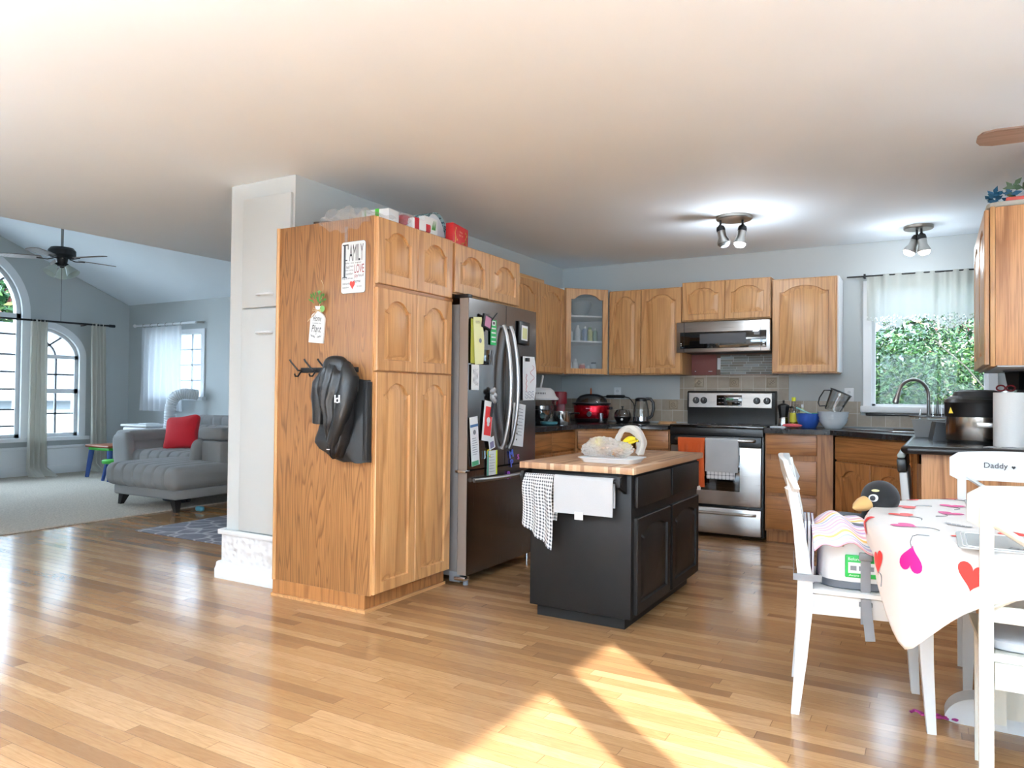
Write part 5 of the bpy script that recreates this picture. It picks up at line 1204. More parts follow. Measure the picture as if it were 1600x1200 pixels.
# dining fan with light kit
WOODF = oak('fan_blade_wood', (150, 124, 110), (110, 86, 74), 'X')
def fan(label, x, y, ztop, zm, R, angs, nl, lit, chain, tint):
    t = thing('ceiling_fan', label, 'ceiling fan', (x, y, ztop)); dz = zm-ztop
    part(t, 'downrod', mat('rod_grey', (140, 146, 148), .4, .5), lambda b: b.cyl((0, 0, 0), (0, 0, dz+.05), .014))
    part(t, 'motor', RUB, lambda b: b.lathe([(.03, .07), (.11, .06), (.135, .03), (.135, -.02), (.11, -.045), (.06, -.055), (.05, -.11), (.03, -.14), (0, -.145)], (0, 0, dz), 36))
    for a in angs:
        c, s_ = cos(a), sin(a); M3 = Matrix.Rotation(a, 3, 'Z') @ Matrix.Rotation(radians(9), 3, 'X')
        def bl(b):
            pts = [(.19, -.045), (.30, -.058), (R-.06, -.065), (R-.015, -.05), (R, -.02), (R, .02), (R-.015, .05), (R-.06, .065), (.30, .058), (.19, .045)]
            b.loft([[M3 @ Vector((px, py, z_))+Vector((0, 0, dz-.055)) for px, py in pts] for z_ in (-.004, .004)], True, True, True)
        o = part(t, 'blade', tint, bl)
        part(o, 'blade_arm', RUB, lambda b: b.tube([M3 @ Vector(p)+Vector((0, 0, dz-.055)) for p in ((.08, 0, .0), (.14, .0, -.016), (.24, 0, -.008))], .011, 6, flat=.5))
    for k in range(nl):
        a = k*2*pi/nl+.5; d = Vector((cos(a)*.75, sin(a)*.75, -1)).normalized(); o_ = Vector((cos(a)*.05, sin(a)*.05, dz-.125))
        o = part(t, 'lamp_shade', mat('frosted_shade', (206, 218, 210), .3, trans=.2), lambda b: b.lathe([(.024, .02), (.03, .04), (.05, .08), (.068, .13), (.072, .135), (.062, .128), (.04, .07)], o_, 26, axis=d, cap1=False))
        part(o, 'shade_arm', RUB, lambda b: b.lathe([(.012, -.02), (.02, 0), (.024, .03)], o_, 14, axis=d))
        if lit: lamp('fan_lamp', Vector((x, y, ztop))+o_+d*.16, lit, .05)
    if chain: part(t, 'pull_chain', RUB, lambda b: b.cyl((0, 0, dz-.14), (0, 0, dz-.14-chain), .0022, seg=6))
    return t
fan('dining ceiling fan, one brown blade reaching in from the right edge', .83, 3.5, CZ, 2.24, .68, [radians(184+72*k) for k in range(5)], 3, 1, .2, WOODF)
fan('black ceiling fan with three bell lamp shades in the living room', -8.3, 4.52, RZ-.02, 2.66, .58, [radians(29.8+a) for a in (200, 272, 344, 56, 128)], 3, 0, .62, oak('fan_blade_greywood', (150, 142, 140), (112, 100, 96), 'X'))
# ================================================================ ON THE PANTRY SIDE
SY = 2.9735
t = thing('wall_sign', 'white FAMILY word-art metal sign with a red heart on the pantry side', 'sign', (-2.685, SY, 1.685)); 
SWM = mat('sign_enamel', (226, 230, 230), .3)
def rrect(b, hw, z0, z1, y0, y1, r=.014):
    L = []
    for cx_, cz_, a0 in ((hw-r, z1-r, 0), (-hw+r, z1-r, pi/2), (-hw+r, z0+r, pi), (hw-r, z0+r, 3*pi/2)):
        for i in range(5): a = a0+i*pi/8; L.append((cx_+r*cos(a), cz_+r*sin(a)))
    b.prism(L, 'Y', y0, y1)
part(t, 'sign_plate', SWM, lambda b: rrect(b, .083, 0, .275, -.004, 0))
part(t, 'dark_edge', mat('dark_edge', (70, 66, 64), .5), lambda b: rrect(b, .085, -.002, .277, -.002, -.0005, .016))
def st(s_, x, z, w, h, m, nm='lettering', y=-.0052): text(t, nm, s_, m, (x, y, z), w=w, h=h)
SINK_ = mat('sign_ink', (60, 62, 66), .6); SRED = mat('sign_maroon', (150, 44, 54), .6)
def bigF(b):
    b.box(-.066, -.054, -.0058, -.004, .085, .262); b.box(-.074, -.044, -.0058, -.004, .083, .088); b.box(-.074, -.035, -.0058, -.004, .256, .262); b.box(-.054, -.042, -.0058, -.004, .174, .180); b.box(-.038, -.034, -.0058, -.004, .235, .262)
part(t, 'lettering', SINK_, bigF)
st('AMILY', .022, .215, .098, .088, SINK_); st('smiles  care  laughter', .0, .160, .115, .010, SINK_); st('faith', -.036, .139, .022, .016, SINK_); st('hope', -.010, .143, .026, .012, SINK_); st('kind caring', -.026, .122, .056, .010, SINK_)
st('LOVE', .043, .128, .066, .046, SRED); st('comfort', -.024, .104, .05, .013, SINK_); st('hugs & kisses', -.038, .078, .078, .012, SINK_); st('joy', .022, .088, .026, .026, SRED); st('loud', .056, .092, .034, .015, SINK_)
st('home', .030, .062, .046, .018, SINK_); st('memories', -.045, .052, .054, .012, SINK_); st('together', -.05, .030, .048, .012, SINK_); st('forever', .046, .034, .036, .010, SINK_)
def heart2(w, h, n=30):
    P_ = []
    for i in range(n):
        a = 2*pi*i/n; P_.append((16*sin(a)**3/32*w, (13*cos(a)-5*cos(2*a)-2*cos(3*a)-cos(4*a))/29*h))
    return P_
part(t, 'heart', mat('sign_red', (222, 70, 60), .5), lambda b: b.prism([(x-.004, z+.045) for x, z in heart2(.034, .045)], 'Y', -.0058, -.004))
part(t, 'ribbon', FILM, lambda b: b.box(-.065, -.045, -.002, 0, .275, .36))
t = thing('hanging_tag', 'white bottle-shaped tag reading Home is where you Plant it', 'sign', (-2.945, SY, 1.435)); t.rotation_euler = (0, radians(5), 0)
def bt(b):
    P_ = [(-.052, -.01), (.054, -.01)]+[(.054*cos(a), .115+.045*sin(a)) for a in [i*pi/2/6*.8 for i in range(7)]]+[(.016, .17), (.024, .192), (-.024, .192), (-.016, .17)]+[(-.052*cos(a), .115+.045*sin(a)) for a in [i*pi/2/6*.8 for i in range(6, -1, -1)]]
    b.prism(P_, 'Y', -.010, 0)
part(t, 'tag_board', SWM, bt)
text(t, 'lettering', 'Home', INK, (0, -.0108, .125), w=.062, h=.032, shear=.25); text(t, 'lettering', 'is where you', INK, (0, -.0108, .097), w=.062, h=.010); text(t, 'lettering', 'Plant', INK, (0, -.0108, .068), w=.072, h=.040, shear=.25); text(t, 'lettering', 'it', INK, (0, -.0108, .040), w=.008, h=.012, shear=.25)
part(t, 'leaf_print', INK, lambda b: [b.prism([(sx*(.008+.008*k), .018+.002*k), (sx*(.014+.008*k), .030+.002*k), (sx*(.012+.008*k), .018+.002*k)], 'Y', -.0112, -.010) for sx in (-1, 1) for k in range(4)])
part(t, 'twine_bow', mat('jute', (196, 168, 130), .9), lambda b: (b.tube([(-.02, -.012, .168), (.02, -.012, .168)], .003, 6), b.tube([(0, -.013, .168), (-.03, -.016, .18), (-.034, -.016, .165), (0, -.013, .168), (.028, -.016, .16), (.03, -.016, .176), (0, -.013, .168), (-.03, -.012, .14), (-.075, -.006, .105)], .0025, 6)))
part(t, 'hanging_cord', mat('cord_tan', (206, 186, 150), .9), lambda b: (b.tube([(0, -.004, .19), (.02, -.004, .25), (.018, -.004, .31), (.002, -.004, .335)], .0016, 5)))
def sprig(b):
    rg = random.Random(5)
    for i in range(34):
        a = rg.uniform(-1.1, 1.1); r_ = rg.uniform(.02, .075); p = Vector((r_*sin(a)*.75, -.012-rg.uniform(0, .02), .19+r_*cos(a)))
        d = Vector((sin(a), rg.uniform(-.5, .1), cos(a))).normalized(); s_ = Vector((d.z, 0, -d.x)); L_ = rg.uniform(.016, .03)
        b.poly([p, p+d*L_*.5+s_*L_*.2, p+d*L_, p+d*L_*.5-s_*L_*.2])
part(t, 'greenery', mat('sprig_green', (56, 132, 50), .6), sprig)
part(t, 'round_leaf', mat('pale_leaf', (120, 176, 100), .5), lambda b: (b.lathe([(.018, 0), (.001, .002)], (.036, -.016, .178), 16, axis=(0, -1, 0)), b.prism([(-.02, .27), (-.004, .279), (.012, .272), (-.004, .264)], 'Y', -.008, -.006)))
t = thing('hook_rack', 'black metal rail of coat hooks on the pantry side panel', 'coat rack', (-2.87, SY, 1.275))
part(t, 'rail', RUB, lambda b: b.box(-.19, .23, -.006, 0, -.014, .014, bev=.002))
for x in (-.185, -.075, .025, .115): part(t, 'hook', RUB, lambda b: (b.tube([(x, -.006, .0), (x, -.03, -.002), (x-.028, -.055, .045), (x-.034, -.06, .058)], .005, 8), b.tube([(x, -.006, -.004), (x, -.03, -.034), (x, -.05, -.034), (x, -.055, -.02)], .0045, 8)))
# coat and bag
t = thing('tote_bag', 'black fabric tote bag hanging behind the jacket on the hooks', 'bag', (-2.71, SY, 1.22))
def rows_mesh(b, rows, n=26, depth=.05, ripple=.008, fr=5, back=-.003, seed=0):
    """rows: (z, xl, xr, depth) front bulging shell closed at back"""
    L = []
    for j, (z, xl, xr, dp) in enumerate(rows):
        lp = []
        for i in range(n+1):
            u = i/n; x = xl+(xr-xl)*u; env = (sin(pi*u))**.45
            y = back-dp*env-ripple*env*(1+sin(u*fr*2*pi+seed+j*.35))*.5*min(1, j/3)
            lp.append((x, y, z+.004*sin(u*11+j)))
        for i in range(n, -1, -1): lp.append((xl+(xr-xl)*i/n, back, z))
        L.append(lp)
    b.loft(L, True, True, True)
def spl(keys, n):
    out = []
    for k in range(n+1):
        z = keys[0][0]+(keys[-1][0]-keys[0][0])*k/n
        for a, c in zip(keys, keys[1:]):
            if (a[0] >= z >= c[0]):
                f = (a[0]-z)/(a[0]-c[0]+1e-9); f = f*f*(3-2*f); out.append((z,)+tuple(a[i]*(1-f)+c[i]*f for i in range(1, len(a)))); break
    return out
part(t, 'bag_body', mat('black_canvas', (22, 22, 23), .6, bump=.2, bscale=300), lambda b: rows_mesh(b, spl([(.0, -.06, .155, .02), (-.14, -.11, .165, .035), (-.26, -.20, .165, .06), (-.33, -.225, .165, .075), (-.36, -.20, .165, .075), (-.42, -.10, .168, .06), (-.432, -.02, .168, .05)], 22), ripple=.006, fr=3))
part(t, 'gusset', mat('black_canvas', (22, 22, 23), .6), lambda b: b.box(.14, .17, -.045, -.006, -.42, -.01, bev=.004))
t = thing('jacket', 'black nylon jacket with small white logo hanging on the coat hooks', 'jacket', (-2.70, SY-.02, 1.33))
part(t, 'body', JKT, lambda b: rows_mesh(b, spl([(.0, -.05, .03, .05), (-.03, -.085, .085, .07), (-.10, -.115, .125, .09), (-.16, -.12, .13, .10), (-.22, -.10, .10, .10), (-.32, -.075, .095, .085), (-.42, -.065, .07, .06), (-.49, -.05, .045, .05), (-.52, -.03, .02, .03)], 30), n=44, ripple=.020, fr=4.5, back=-.055))
part(t, 'sleeve', JKT, lambda b: b.tube([(-.085, -.065, -.06), (-.125, -.07, -.13), (-.13, -.07, -.20), (-.125, -.065, -.27), (-.135, -.06, -.34)], .05, 16, radii=[.03, .05, .052, .05, .046], flat=.8))
part(t, 'sleeve', JKT, lambda b: b.tube([(.06, -.08, -.03), (.10, -.09, -.10), (.09, -.10, -.18), (.07, -.11, -.28), (.03, -.11, -.38), (.0, -.105, -.44)], .05, 16, radii=[.03, .05, .052, .046, .04, .034], flat=.8))
part(t, 'hood_fold', JKT, lambda b: b.cushion((.0, -.09, -.05), (.15, .09, .13), .8))
def lg(b):
    b.tube([(.075+.011*cos(a*pi/8), -.155, -.218+.011*sin(a*pi/8)) for a in range(16)], .0032, 6, True); b.box(.0845, .0905, -.158, -.152, -.229, -.19)
    b.box(.056, .061, -.157, -.152, -.229, -.19)
part(t, 'logo', WPL, lg, 'white round logo')
part(t, 'zip_pull', WPL, lambda b: b.box(.0, .02, -.15, -.146, -.472, -.468))
# ================================================================ ON TOP OF THE PANTRY
PZ = 2.0875
t = thing('plastic_sheet', 'crumpled clear plastic wrap draped over the pantry top corner', 'plastic wrap', (-2.78, 3.06, PZ))
def film(b):
    def g(u, v):
        x = -.12+.36*u; s_ = v
        if s_ < .35: y, z = -.092-.012, -.075*(1-s_/.35)*(.4+.6*sin(pi*u))
        elif s_ < .5: y, z = -.104+.02*(s_-.35)/.15, .012
        else: y, z = -.084+.2*(s_-.5)/.5, .012+.09*abs(sin(u*7+s_*4))*(1-abs(u-.3))*sin(pi*(s_-.5)/.5)
        return (x-.02, y-.004*sin(u*31+v*9), z+.010*sin(u*23+v*17)+.004)
    b.grid(g, 50, 30)
part(t, 'film', FILM, film)
part(t, 'bunched_film', FILM, lambda b: [crumple(b, (-.12+.07*k, -.02+.02*k, .048), (.11, .09, .08), 20+k, amp=.03, seg=24, rings=14) for k in range(3)])
solo('wood_block', 'small dark wooden block at the back left of the pantry top', 'block', mat('dark_walnut', (66, 48, 36), .6), lambda b: b.box(-.06, .05, -.012, .03, 0, .022, bev=.003), (-2.96, 3.03, PZ), .2)
GW = mat('gift_white', (224, 226, 226), .5); GG = mat('gift_green', (60, 160, 40), .5); GR = mat('gift_red', (170, 36, 48), .35)
t = thing('gift_box', 'white box with green bands lying on the pantry top', 'box', (-2.68, 3.18, PZ), .1)
part(t, 'box', GW, lambda b: b.box(-.09, .09, -.05, .05, 0, .08, bev=.003)); part(t, 'green_band', GG, lambda b: (b.box(.0, .025, -.0515, .0515, -.0, .0815), b.box(-.07, -.062, -.0515, .0515, 0, .0812)))
t = thing('wrapped_parcel', 'dark red clear-wrapped parcel on the pantry top beside the green-banded box', 'parcel', (-2.70, 3.32, PZ), .2)
part(t, 'parcel', GR, lambda b: crumple(b, (.03, 0, .05), (.22, .09, .095), 31, amp=.012)); part(t, 'wrap', FILM, lambda b: crumple(b, (.03, 0, .052), (.25, .11, .10), 32, amp=.03))
t = thing('wrapped_parcel', 'white parcel with red band in clear wrap, front edge of pantry top', 'parcel', (-2.585, 3.40, PZ), pi/2-.15)
part(t, 'parcel', GW, lambda b: b.box(-.08, .03, -.04, .04, 0, .065, bev=.006)); part(t, 'red_band', GR, lambda b: (b.box(-.065, -.03, -.0415, .0415, 0, .0665), b.box(.03, .075, -.035, .035, .0, .05, bev=.01))); 
t = thing('gift_bag', 'white gift bag with green leaf sprigs on the pantry top', 'gift bag', (-2.575, 3.50, PZ), pi/2)
part(t, 'bag', GW, lambda b: b.box(-.07, .06, -.015, .03, 0, .10, bev=.004)); part(t, 'leaf_print', mat('print_green', (70, 130, 60), .6), lambda b: [b.prism([(.0+.012*k, .03), (.018+.012*k, .085), (.012+.012*k, .03)], 'Y', -.0165, -.0145) for k in range(3)])
t = thing('curved_gift_box', 'open curved box lid, white inside with teal patterned outside, on the pantry top', 'box', (-2.64, 3.66, PZ), pi/2)
def arcp(b, r0, r1, y0, y1):
    n = 20; P_ = [(-.13*r0+0, 0)]+[(-.13*r0*cos(a), .17*r0*sin(a)) for a in [pi*i/n for i in range(n+1)]]
    o_ = [(.125*r0*cos(pi*i/n), .175*r0*sin(pi*i/n)) for i in range(n+1)]; i_ = [(.125*r1*cos(pi*i/n), .175*r1*sin(pi*i/n)) for i in range(n, -1, -1)]
    b.prism(o_+i_, 'Y', y0, y1)
tp = NT('teal_damask'); v = tp.coords(rnd=False); vo = tp.n('ShaderNodeTexVoronoi'); vo.inputs['Scale'].default_value = 60; tp.l(v, vo.inputs['Vector']); tp.setc(tp.ramp(vo.outputs['Distance'], [(.35, lin((40, 74, 86))), (.5, lin((140, 170, 174)))])); tp.b.inputs['Roughness'].default_value = .5
part(t, 'patterned_shell', tp.m, lambda b: arcp(b, 1, .975, -.0, .28))
part(t, 'white_face', mat('white_card', (216, 222, 228), .6), lambda b: b.prism([(.12*cos(pi*i/20), .168*sin(pi*i/20)) for i in range(21)], 'Y', .02, .026))
t = thing('gift_bag', 'red gift bag with gold branches reading Happy New Year near the fridge', 'gift bag', (-2.60, 3.83, PZ-.01), pi/2+.12)
part(t, 'bag', mat('festive_red', (206, 34, 40), .45), lambda b: b.box(-.085, .125, -.012, .04, 0.003, .135, bev=.003, rot=Matrix.Rotation(radians(2), 3, 'Y')))
def gb(b):
    b.tube([(-.06, -.0135, .01), (-.05, -.0135, .05), (-.06, -.0135, .08), (-.045, -.0135, .11)], .0022, 5); b.tube([(.10, -.0135, .02), (.085, -.0135, .06), (.10, -.0135, .10)], .0022, 5); b.tube([(.02, -.0135, .03), (.05, -.0135, .025), (.08, -.0135, .045)], .0018, 5)
    for x, z in ((-.05, .05), (-.03, .04), (-.045, .11), (.085, .1), (.1, .085), (.05, .03), (.085, .06)): b.sphere((x, -.0135, z), (.007, .002, .007), 8, 5)
part(t, 'gold_branch', mat('gold_foil', (212, 170, 90), .3, .7), gb)
text(t, 'lettering', 'Happy', mat('gold_print', (232, 196, 160), .5), (.025, -.0132, .095), w=.045, h=.016, shear=.2); text(t, 'lettering', 'New Year', mat('gold_print', (232, 196, 160), .5), (.025, -.0132, .075), w=.055, h=.014, shear=.2)
# top of right cabinet
RZT = 2.1125
t = thing('folded_cloth', 'folded white lace cloth on top of the right wall cabinet', 'cloth', (.40, 4.52, RZT)); part(t, 'cloth', mat('cream_lace', (206, 202, 190), .9, bump=.8, bscale=90, var=.3), lambda b: b.cushion((0, 0, .016), (.33, .26, .032), .3))
solo('flat_box', 'flat red box lying on the lace cloth above the right cabinet', 'box', mat('coral_red', (206, 84, 74), .5), lambda b: b.box(-.10, .12, -.09, .09, 0, .02, bev=.003), (.42, 4.52, RZT+.035))
t = thing('fabric_flowers', 'bundle of teal and green artificial leaves on the right wall cabinet', 'artificial plant', (.37, 4.50, RZT+.056))
def fl(b, seed, n, x0, x1, z1, s=.05):
    rg = random.Random(seed)
    for i in range(n):
        p = Vector((rg.uniform(x0, x1), rg.uniform(-.05, .05), rg.uniform(0, z1))); d = Vector((rg.uniform(-1, 1), rg.uniform(-.5, .5), rg.uniform(-.1, .8))).normalized(); s_ = d.cross(Vector((0, 1, .3))).normalized(); L_ = s*rg.uniform(.6, 1.2)
        q = [p, p+d*L_*.5+s_*L_*.22, p+d*L_, p+d*L_*.5-s_*L_*.22]; b.poly(q)
part(t, 'teal_leaf', mat('teal_cloth', (20, 84, 116), .6), lambda b: fl(b, 2, 26, -.12, -.02, .035)); part(t, 'green_leaf', mat('moss_cloth', (84, 110, 84), .6), lambda b: fl(b, 6, 40, -.02, .16, .07, .07))
# ================================================================ LIVING ROOM
rg_ = NT('grey_patterned_rug'); tc = rg_.n('ShaderNodeTexCoord'); mp = rg_.n('ShaderNodeMapping'); mp.inputs['Rotation'].default_value = (0, 0, radians(38)); rg_.l(tc.outputs['Object'], mp.inputs[0])
vo = rg_.n('ShaderNodeTexVoronoi', feature='DISTANCE_TO_EDGE', distance='CHEBYCHEV'); vo.inputs['Scale'].default_value = 5.5; rg_.l(mp.outputs[0], vo.inputs['Vector'])
nz = rg_.noise(tc.outputs['Object'], 22, 4, .7)
c = rg_.mix(nz, lin((84, 84, 96)), lin((120, 120, 130))); ln = rg_.ramp(vo.outputs['Distance'], [(.0, (1, 1, 1, 1)), (.09, (0, 0, 0, 1))])
rg_.setc(rg_.mix(rg_.math('MULTIPLY', ln, nz), c, lin((206, 204, 204)))); rg_.b.inputs['Roughness'].default_value = .95; rg_.bump(nz, .4, .004)
solo('rug', 'grey patterned rug on the wood floor left of the grey closet column', 'rug', rg_.m, lambda b: b.box(-5.70, -4.02, 3.73, 5.6, 0.0005, .010, bev=.003))
# sofa (world coordinates relative to root)
SX, SYY = -7.3, 5.6
t = thing('sofa', 'grey fabric sofa with tufted chaise at right and dark tapered legs', 'sofa', (SX, SYY, 0)); SO = t
def W2(x, y): return x-SX, y-SYY
def sbox(nm, x0, x1, y0, y1, z0, z1, bev=.03, m=None):
    a, c = x0-SX, x1-SX; p, q = y0-SYY, y1-SYY
    return part(t, nm, m or SOFA, lambda b: b.box(a, c, p, q, z0, z1, bev=bev, seg=4), smooth=60)
sbox('base', -8.35, -6.22, 5.30, 6.35, .13, .30); sbox('chaise_base', -7.20, -6.22, 4.47, 5.30, .12, .215, .02)
sm = lambda sx, n_: [(0, -sx/2+sx*(i+1)/n_) for i in range(n_-1)]
part(t, 'chaise_cushion', SOFA, lambda b: b.pad((-6.74-SX, 4.93-SYY, .322), (1.12, 1.02, .215), .075, (110, 40, 16), sm(1.12, 7), .016, .012, .02), smooth=60)
part(t, 'seat_cushion', SOFA, lambda b: b.pad((-7.62-SX, 5.68-SYY, .372), (1.05, .88, .20), .07, (100, 30, 14), sm(1.05, 6), .016, .012, .02), smooth=60)
part(t, 'seat_cushion', SOFA, lambda b: b.pad((-6.80-SX, 5.70-SYY, .362), (.58, .84, .19), .07, (60, 30, 14), sm(.58, 4), .014, .012, .01), smooth=60)
BUT = mat('tuft_button', (96, 94, 94), .8)
part(t, 'tuft_button', BUT, lambda b: [b.sphere((x-SX, y-SYY, .432), (.016, .016, .007), 10, 6) for x in (-7.0, -6.82, -6.64, -6.46) for y in (4.75, 5.05)])
# left arm : flared and pillowed
def arm(b):
    b.loft([[( x-SX+dx, y-SYY, z) for x, y in ((-8.42, 5.26), (-8.15, 5.26), (-8.15, 6.32), (-8.42, 6.32))] for z, dx in ((.14, .12), (.2, .10), (.45, .03), (.64, -.02))], True, True, True)
part(t, 'arm', SOFA, arm)
part(t, 'arm_pad', SOFA, lambda b: b.pad((-8.30-SX, 5.79-SYY, .62), (.32, 1.10, .15), .06, (24, 60, 12), [(1, 0.02)], .01), smooth=60)
part(t, 'arm_front', SOFA, lambda b: b.cushion((-8.24-SX, 5.24-SYY, .42), (.30, .12, .50), .4, 40, 18, rot=Matrix.Rotation(radians(-9), 3, 'Y')), smooth=60)
sbox('arm', -6.56, -6.24, 5.00, 6.32, .13, .655, .03)
sbox('arm_pad', -6.60, -6.22, 4.98, 6.32, .66, .79, .045)
sbox('back_rest', -8.35, -6.24, 6.10, 6.38, .3, .70, .06)
for x, w in ((-7.72, .86), (-6.95, .72)):
    part(t, 'back_cushion', SOFA, lambda b: b.pad((x-SX, 6.02-SYY, .58), (w, .22, .34), .09, (70, 16, 24), sm(w, 6), .012, .012, .0, Matrix.Rotation(radians(-12), 3, 'X')), smooth=60)
    part(t, 'head_rest', SOFA, lambda b: b.pad((x-SX, 6.20-SYY, .78), (w, .20, .17), .07, (60, 16, 14), sm(w, 5), .008, .012), smooth=60)
part(t, 'side_bolster', SOFA, lambda b: b.cushion((-6.62-SX, 5.10-SYY, .52), (.10, .34, .30), .5, 40, 18, rot=Matrix.Rotation(radians(14), 3, 'Y')), smooth=60)
DLEG = mat('dark_leg', (26, 22, 22), .4)
for x, y, dx in ((-7.10, 4.53, -.05), (-6.30, 4.53, .03), (-6.30, 5.25, .02), (-8.2, 5.36, -.03), (-8.2, 6.25, -.03), (-6.35, 6.25, .02)):
    part(t, 'leg', DLEG, lambda b: b.loft([[(x-SX+dx+a, y-SYY-.01+c, 0.0145 if x < -6.4 else .001) for a, c in ((-.02, -.02), (.02, -.02), (.02, .02), (-.02, .02))], [(x-SX+a, y-SYY+c, .13) for a, c in ((-.04, -.04), (.04, -.04), (.04, .04), (-.04, .04))]], True, True, True))
t = thing('throw_pillow', 'bright red square cushion leaning on the sofa corner', 'cushion', (-7.72, 5.62, .47), .25)
def pil(b):
    def fn(p):
        k = (abs(p.x)/.2)**2*(abs(p.z)/.2)**2; s_ = 1-.38*min(1, max(abs(p.x), abs(p.z))/.2)**2
        return Vector((p.x*(1+.22*k), p.y*s_*(1-.5*k), p.z*(1+.22*k)))
    b.cushion((0, 0, .20), (.40, .16, .38), .32, 48, 24, rot=Matrix.Rotation(radians(-20), 3, 'X') @ Matrix.Rotation(radians(-8), 3, 'Y'), fn=fn)
part(t, 'cover', RED, pil, smooth=60)
# portable AC unit and hose
t = thing('portable_air_conditioner', 'white portable air conditioner behind the sofa, hose going to the window', 'air conditioner', (-9.45, 6.36, .0145))
part(t, 'body', WPL, lambda b: b.box(-.30, .22, -.2, .2, .0, .655, bev=.03)); part(t, 'top_tray', WPL, lambda b: b.box(-.33, .25, -.21, .21, .656, .69, bev=.012)); part(t, 'control_panel', mat('pale_panel', (236, 238, 240), .4), lambda b: b.box(-.05, .12, -.12, .08, .691, .705, bev=.005))
def hose(b):
    pts = [(.22, .03, .55), (.36, .05, .60), (.43, .02, .72), (.45, -.0, .85), (.45, .02, .98), (.49, .05, 1.08), (.56, .12, 1.12), (.63, .20, 1.11), (.66, .28, 1.10)]
    P_ = []
    for i in range(len(pts)-1):
        for k in range(12): P_.append(Vector(pts[i]).lerp(Vector(pts[i+1]), k/12))
    for _ in range(5): P_ = [P_[0]]+[(P_[i-1]+P_[i]+P_[i+1])/3 for i in range(1, len(P_)-1)]+[P_[-1]]
    b.tube(P_, .07, 20, radii=[.072+.006*sin(i*pi/1.5) for i in range(len(P_))])
part(t, 'exhaust_hose', mat('hose_white', (218, 222, 226), .45), hose, smooth=60)
# toddler table & stool
KB = mat('toy_blue', (44, 74, 140), .4); KG = mat('toy_green', (60, 170, 50), .4); KW = oak('toy_table_top', (176, 104, 70), (120, 64, 40), 'X')
t = thing('kids_table', 'small kids table with wood top and blue legs beside the sofa', 'table', (-9.55, 5.86, .0145))
part(t, 'table_top', KW, lambda b: b.box(-.22, .30, -.2, .25, .40, .43, bev=.01)); part(t, 'green_frame', KG, lambda b: b.box(-.19, .27, -.17, .22, .36, .399, bev=.01))
for sx, sy in ((-.16, -.14), (.24, -.14), (-.16, .19), (.24, .19)): part(t, 'leg', KB, lambda b: b.cyl((sx, sy, .36), (sx*1.25, sy*1.25, 0), .035, .025, 14))
t = thing('kids_stool', 'little round green-topped stool with blue legs in front of the kids table', 'stool', (-9.06, 5.62, .0145))
part(t, 'seat', KG, lambda b: b.lathe([(.12, .22), (.135, .23), (.135, .26), (.12, .27)], seg=30))
for a in range(4): part(t, 'leg', KB, lambda b: b.cyl((.08*cos(a*pi/2+.6), .08*sin(a*pi/2+.6), .22), (.13*cos(a*pi/2+.6), .13*sin(a*pi/2+.6), 0), .026, .02, 12))
# curtains
def curtain(name, label, m, x, y0, y1, z0, z1, pleats, amp, ax='Y', grp=None, pud=0, flare=0, rod=None, seed=0, bottom_shift=0, holes=False):
    t = thing(name, label, 'curtain', ((x, (y0+y1)/2, z0) if ax == 'Y' else ((y0+y1)/2, x, z0)), 0, grp)
    def f(b):
        w = y1-y0
        def g(u, v):
            k = u-.5; wd = 1+flare*(1-v); s_ = k*w*wd+bottom_shift*(1-v); d = amp*sin(u*pleats*2*pi+seed)*(.55+.45*(1-v))+amp*.3*sin(v*5+u*9)
            zz = v*(z1-z0)
            if pud and v < .05: d -= (ax == 'X' and -1 or -1)*pud*(1-v/.05)*(.3+abs(sin(u*5)))
            return (d, s_, zz) if ax == 'Y' else (s_, d, zz)
        b.grid(g, 90, 40, .003)
    part(t, 'cloth', m, f, smooth=60); return t
curtain('curtain', 'beige linen curtain between the tall arched and quarter-arch windows', CURT, XW+.16, 5.26, 5.46, .02, 2.10, 4, .035, grp=None, pud=.22, flare=.35)
curtain('curtain', 'beige linen curtain right of the quarter-arch window near the corner', CURT, XW+.16, 6.06, 6.26, .02, 2.12, 4, .035, pud=.15, flare=.25, bottom_shift=.04)
t = thing('curtain_rod', 'long black curtain rod across the living room arched windows', 'curtain rod', (XW+.16, 4.7, 2.09))
part(t, 'rod', RUB, lambda b: b.cyl((0, -1.6, -.03), (0, 1.62, .01), .013)); part(t, 'finial', RUB, lambda b: b.cyl((0, 1.62, .01), (0, 1.70, .011), .02)); part(t, 'rod_bracket', RUB, lambda b: b.tube([(0, 1.3, .0), (-.08, 1.3, -.01), (-.155, 1.3, -.01)], .008, 8))
curtain('sheer_curtain', 'sheer white curtain over the small living room corner window', SHEER, YB-.13, -9.98, -9.12, .88, 2.08, 7, .03, 'X', flare=.12)
t = thing('curtain_rod', 'white ringed curtain rod above the small living room corner window', 'curtain rod', (-9.45, YB-.13, 2.115))
part(t, 'rod', WPL, lambda b: b.cyl((-.70, 0, 0), (.66, 0, 0), .016)); part(t, 'rod_bracket', NICKEL, lambda b: (b.tube([(.60, 0, 0), (.64, .06, .01), (.64, .127, .01)], .014, 8)))
for k in range(6): part(t, 'ring', NICKEL, lambda b: b.tube([(-.50+.17*k, .024*cos(a*pi/10), .024*sin(a*pi/10)-.006) for a in range(20)], .004, 6, True))
part(t, 'finial', WPL, lambda b: b.sphere((-.72, 0, 0), .026, 16, 10))
